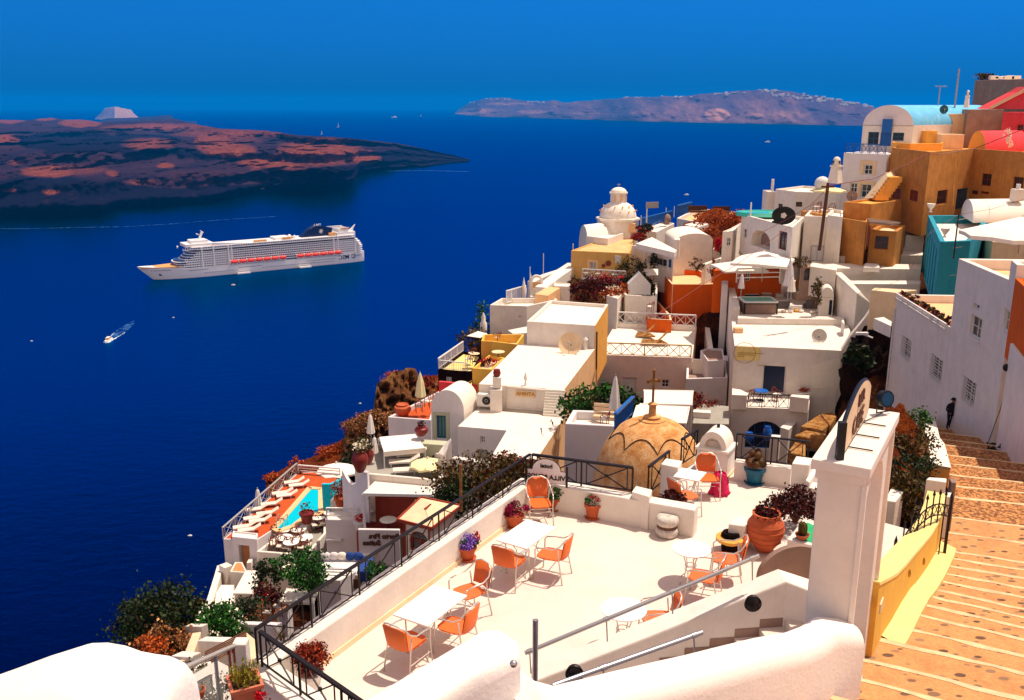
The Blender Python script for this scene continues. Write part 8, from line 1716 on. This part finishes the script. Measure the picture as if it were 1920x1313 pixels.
for i,(p,c_,D_,r_,n_,s_,lm,fl_,lb_)in enumerate(VG):
 if n_>20:shrub('garden_tree' if r_[2]>1.5 else 'garden_bush',lb_,at(c_(*p),D_),r_,int(n_*2.2),s_*(1.2 if c_!=cJ else.95),lm,'tree' if r_[2]>1.5 else 'bush',200+i,max(10,n_//70),fl_,int(n_*.1)if fl_ else 0,fs=s_*.9)
pole('garden_pole','pale wooden pole with a globe lamp beside the large brown-green tree',cK(1120,85),cK(1130,330),38,.07,'wall_stone')
DK=Bld('wooden_deck','pale slatted wooden deck behind the pink-lit pillar',[cLR(430,650),cLR(830,860),cLR(950,690),cLR(905,450),cLR(800,362),cLR(355,590)],D=22,h=2,par=(0,0),mat='cream',cat='deck');DK.done()
q=MB();
for k in range(26):a=lerp(DK.P[5],DK.P[0],k/25.)if 0 else lerp(DK.P[4],DK.P[1],k/25.);d_=(DK.P[5]-DK.P[4])*.98;b=a+d_*(1 if k<20 else.3);q.bar(V((*a,DK.zt+.015)),V((*b,DK.zt+.015)),.03,.02)
q.build('board_gap','brown_wood',DK.o)
seg('white garden wall left of the wooden deck',[(385,945),(525,955)],[29,28],.4,3);seg('cream sloping wall strip below the cliff tree',[(540,780),(480,940),(440,1000)],[33,30,28],.3,2,'cream');seg('white wall under the bright green vine',[(470,720),(600,722)],[36,35],.3,2);seg('shaded white planter wall in front of the checked patio',[(828,700),(1185,712)],[37,35],.3,2.5,'cool_white');seg('low white wall among the plants above the deck',[(580,828),(800,835)],[30,29],.35,1.2)
Bld('white_planter','white planter corner with a pale green plant behind the glass balustrade',[cJ(465,1110),cJ(650,1150),cJ(655,1000),cJ(560,1020)],D=21,h=2,par=(.1,.1),cat='planter').done();shrub('pale_plant','pale flowering plant in the white planter behind the glass balustrade',at(cJ(530,1085),21),(.4,.3,.3),350,.08,'leaf_olive','plant',231,8,'petal_white',60,fs=.06)
pz_=gp(cJ(890,1090),-10.2);D16=proj(pz_)[2];a=at(cJ(885,845),16.3);q=MB();q.box((a.x,a.y,a.z-1.),(.24,.24,2));tag(q.build('pillar','white',bevel=.02),'pink-lit white square pillar at the end of the glass balustrade','pillar')
A1,B1=at(cJ(325,1112),12.0),at(cJ(838,885),15.9);gl_=thing('glass_balustrade','glass balustrade with a round steel handrail and brown uprights at the lower left','balustrade',A1-U);MB().tube([A1,B1],.04,10).build('handrail','chair_frame',gl_,auto=60)
mg=N('balustrade_glass');mg.col((.6,.62,.55));mg.set(Roughness=.05,Alpha=.22)
q=MB();q.ext([A1-U*.12,B1-U*.12,B1-U*1.0,A1-U*1.0],(0,.015,0));q.build('glass_panel','balustrade_glass',gl_)
for k in(.97,.88,.64):p=lerp(A1,B1,k);MB().bar(p-U*.05,p-U*1.1,.045).build('upright','red_wood' if k>.7 else 'steel',gl_)
a=at(cJ(400,1280),15);b=at(cJ(655,1135),18.5);railing('iron_railing','small dark iron railing behind the glass balustrade',[a-U*.35,b-U*.35],.4,'bars','iron',1.2,.03)
bx=at(cJ(920,1185),13.6);t=thing('planter_box','square terracotta planter box with a yellow-green plant in the foreground','planter',bx-U*.45);sq=lambda w,z:[(bx.x+w*math.cos(PI/4+k*PI/2+.45),bx.y+w*math.sin(PI/4+k*PI/2+.45),bx.z+z)for k in range(4)]
q=MB();vs=sq(.20,-.45)+sq(.29,0)+sq(.33,0)+sq(.33,.06)+sq(.27,.06)+sq(.26,-.04);q.add(vs,[(i*4+k,i*4+(k+1)%4,i*4+4+(k+1)%4,i*4+4+k)for i in range(5)for k in range(4)]);q.build('box','terracotta_box',t);MB().poly(sq(.265,-.02)).build('soil','soil',t);q=MB();rn=random.Random(2)
for k in range(90):a_=rn.uniform(0,6.3);r_=rn.uniform(0,.16);b0=bx+V((r_*math.cos(a_),r_*math.sin(a_),0));h_=rn.uniform(.12,.36);q.tube([b0,b0+V((r_*.5*math.cos(a_),r_*.5*math.sin(a_),h_))],.004,3);leaves(q,b0+V((r_*.4*math.cos(a_),r_*.4*math.sin(a_),h_*.8)),(.03,.03,.08),9,.035,rn)
q.build('plant','leaf_green2' if 'leaf_green2' in MAT else leaf('leaf_gold',['#8a7a20','#6a6a1a','#a89030','#4a4a10']).m,t)
shrub('red_bush','deep red flower tuft right of the terracotta planter box',at(cJ(1060,1290),13.4),(.12,.1,.1),260,.045,'petal_red','flowers',240,6,stem=False);shrub('gravel_plant','olive ground plant behind the glass balustrade',at(cJ(720,1270),15.2),(.55,.4,.25),900,.06,'leaf_olive','plant',241,14);pot('flower_pot','orange clay pot at the foot of the glass balustrade',at(cJ(560,1300),13.6),.1,.16,'terracotta',saucer=False)
ground_l=MB();ground_l.prism([(gp(cJ(*p),-11.6).x,gp(cJ(*p),-11.6).y)for p in((360,1200),(700,1000),(1300,1320),(1300,1700),(300,1700))],-13,-11.6);tag(ground_l.build('lower_court','white'),kind='structure')
LIP=[(-1,-9,-8),(10,-10,-14),(22,-11.5,-19)]
for p,D_ in(((262,1270),38),((355,1150),45),((425,1030),57),((445,1000),62),((505,885),72),((640,828),78),((652,800),80),((720,720),84),((790,700),86),((822,690),86),((905,600),96),((985,535),104),((1065,480),110),((1120,440),118),((1240,410),128),((1420,395),136),((1480,360),132),((1620,330),118)):
 v=at(p,D_);LIP.append((v.x,v.y,v.z-2.2))
LIP.sort(key=lambda t_:t_[1]);LX=[(y,x)for x,y,z in LIP];LZ=[(y,z)for x,y,z in LIP]
for x,y,z in LIP:TERR.append((x+.6,y,z-.8))
TERR+=[(45,60,-14),(50,90,-8),(60,120,-8),(40,140,-25),(70,40,-10),(30,20,-14),(20,-5,-8),(5,-5,-8),(0,5,-13),(3,8,-11.5),(40,160,-40),(80,150,-15),(35,40,-20)]
def hill(x,y):
 s=0;w_=0
 for a,b,z in TERR:
  d=(x-a)**2+(y-b)**2+.4;k=1/(d*d);s+=z*k;w_+=k
 s=s/w_-1.6
 for a,b,c,d,z in CAPS:
  if a<x<b and c<y<d and s>z:s=z
 return s
mb=MB();NX,NY=120,100;vs=[]
for j in range(NY+1):
 y=-8+150*(j/NY)**1.05;xl=interp(LX,y);zl_=interp(LZ,y)
 for i in range(NX+1):
  if i<=30:
   u=(30-i)/30;dx=u**1.6*165;nz=fbm(dx*.09+3,y*.11,4)*min(3.2,dx*.35)+fbm(dx*.35,y*.4,9)*min(.7,dx*.3);x=xl-dx*.55+nz*.5;z=max(SEA-4,zl_-dx*1.35+nz*.8)
  else:
   u=(i-30)/90;x=xl+u*(95-xl);z=min(hill(x,y),40);z=lerp(zl_,z,min(1,u*90/8))
  vs.append(V((x,y,z)))
mb.v=vs;mb.f=[[j*(NX+1)+i,j*(NX+1)+i+1,(j+1)*(NX+1)+i+1,(j+1)*(NX+1)+i]for j in range(NY)for i in range(NX)];mb.fm=[0]*len(mb.f);tag(mb.build('hillside','hill_rock',smooth=True),kind='structure')
def strip(name,mat,top,bot,D0,D1,nz,seed,kind='structure',K=90,J=26):
 """rocky slope between two picture outlines, built at real distances"""
 vs=[];
 for i in range(K+1):
  t_=i/K;x=lerp(top[0][0],top[-1][0],t_);yt=interp(top,x);x2=lerp(bot[0][0],bot[-1][0],t_);yb=interp(bot,x2)
  for j in range(J+1):
   u=j/J;D=lerp(lerp(*D0,t_),lerp(*D1,t_),u);p=(lerp(x,x2,u),lerp(yt,yb,u));e_=min(1,6*u*(1-u)+.25);k=fbm(p[0]*.045,p[1]*.06,seed)*nz*e_;D+=k;vs.append(at((p[0]+fbm(p[0]*.12,p[1]*.1,seed+3)*2.5*e_,p[1]+fbm(p[0]*.15,p[1]*.15,seed+5)*2.5),D))
 for i in range(K+1):v=vs[i*(J+1)];vs.append(v+V((-1.5,5,-6)))
 q=MB();q.v=vs;q.f=[[i*(J+1)+j,(i+1)*(J+1)+j,(i+1)*(J+1)+j+1,i*(J+1)+j+1]for i in range(K)for j in range(J)]+[[(K+1)*(J+1)+i,(K+1)*(J+1)+i+1,(i+1)*(J+1),i*(J+1)]for i in range(K)];q.fm=[0]*len(q.f);return tag(q.build(name,mat,smooth=True),kind=kind)
strip('rock_outcrop','outcrop_rock',[(640,838),(652,790),(700,768),(706,720),(735,700),(765,690),(780,692),(786,712),(830,712)],[(642,862),(700,850),(840,800)],(78,84),(70,72),3.2,2)
strip('orange_slope','orange_scrub',[(498,892),(520,884),(560,868),(600,850),(640,824),(652,818)],[(500,930),(560,905),(620,885),(690,868)],(76,78),(68,70),1.4,6,K=60,J=14);strip('orange_slope','orange_scrub',[(780,716),(800,706),(822,702),(850,700)],[(760,748),(850,746)],(84,86),(78,80),1.0,9,K=30,J=10)
strip('cliff_foot','hill_rock',[(255,1262),(280,1225),(330,1190),(380,1150)],[(262,1310),(380,1250)],(38,42),(32,34),1.2,12,K=30,J=10)
rn=random.Random(17)
for i,(x,y,D_,r_,m_,lb_)in enumerate(((672,800,75,1.6,'scrub','brown scrub bush at the left foot of the rocky outcrop'),(700,785,74,1.5,'scrub','dry brown bush on the face of the rocky outcrop'),(690,840,71,1.8,'leaf_dark','dark bush below the rocky outcrop beside the white parasol'),(735,790,72,1.3,'scrub','dry bush above the white terrace wall at the outcrop'),(740,715,82,1.6,'leaf_orange','orange dry scrub crown on top of the rocky outcrop'),(560,880,73,.8,'leaf_orange','low orange scrub on the slope behind the pool deck'),(625,850,75,1.4,'leaf_orange','taller orange scrub at the upper end of the orange slope'),(510,895,73,.7,'leaf_orange','orange scrub at the lowest tip of the slope'),(665,860,70,1.4,'leaf_dark','dark green shrub between the orange slope and the terrace'),(800,715,80,.9,'leaf_rust','rusty scrub beside the dark stone house'))):
 shrub('cliff_scrub',lb_,at((x,y),D_),(r_*.95,r_*.8,r_*.5),int(1100*r_),.16,m_,'bush',300+i,16,stem=False)
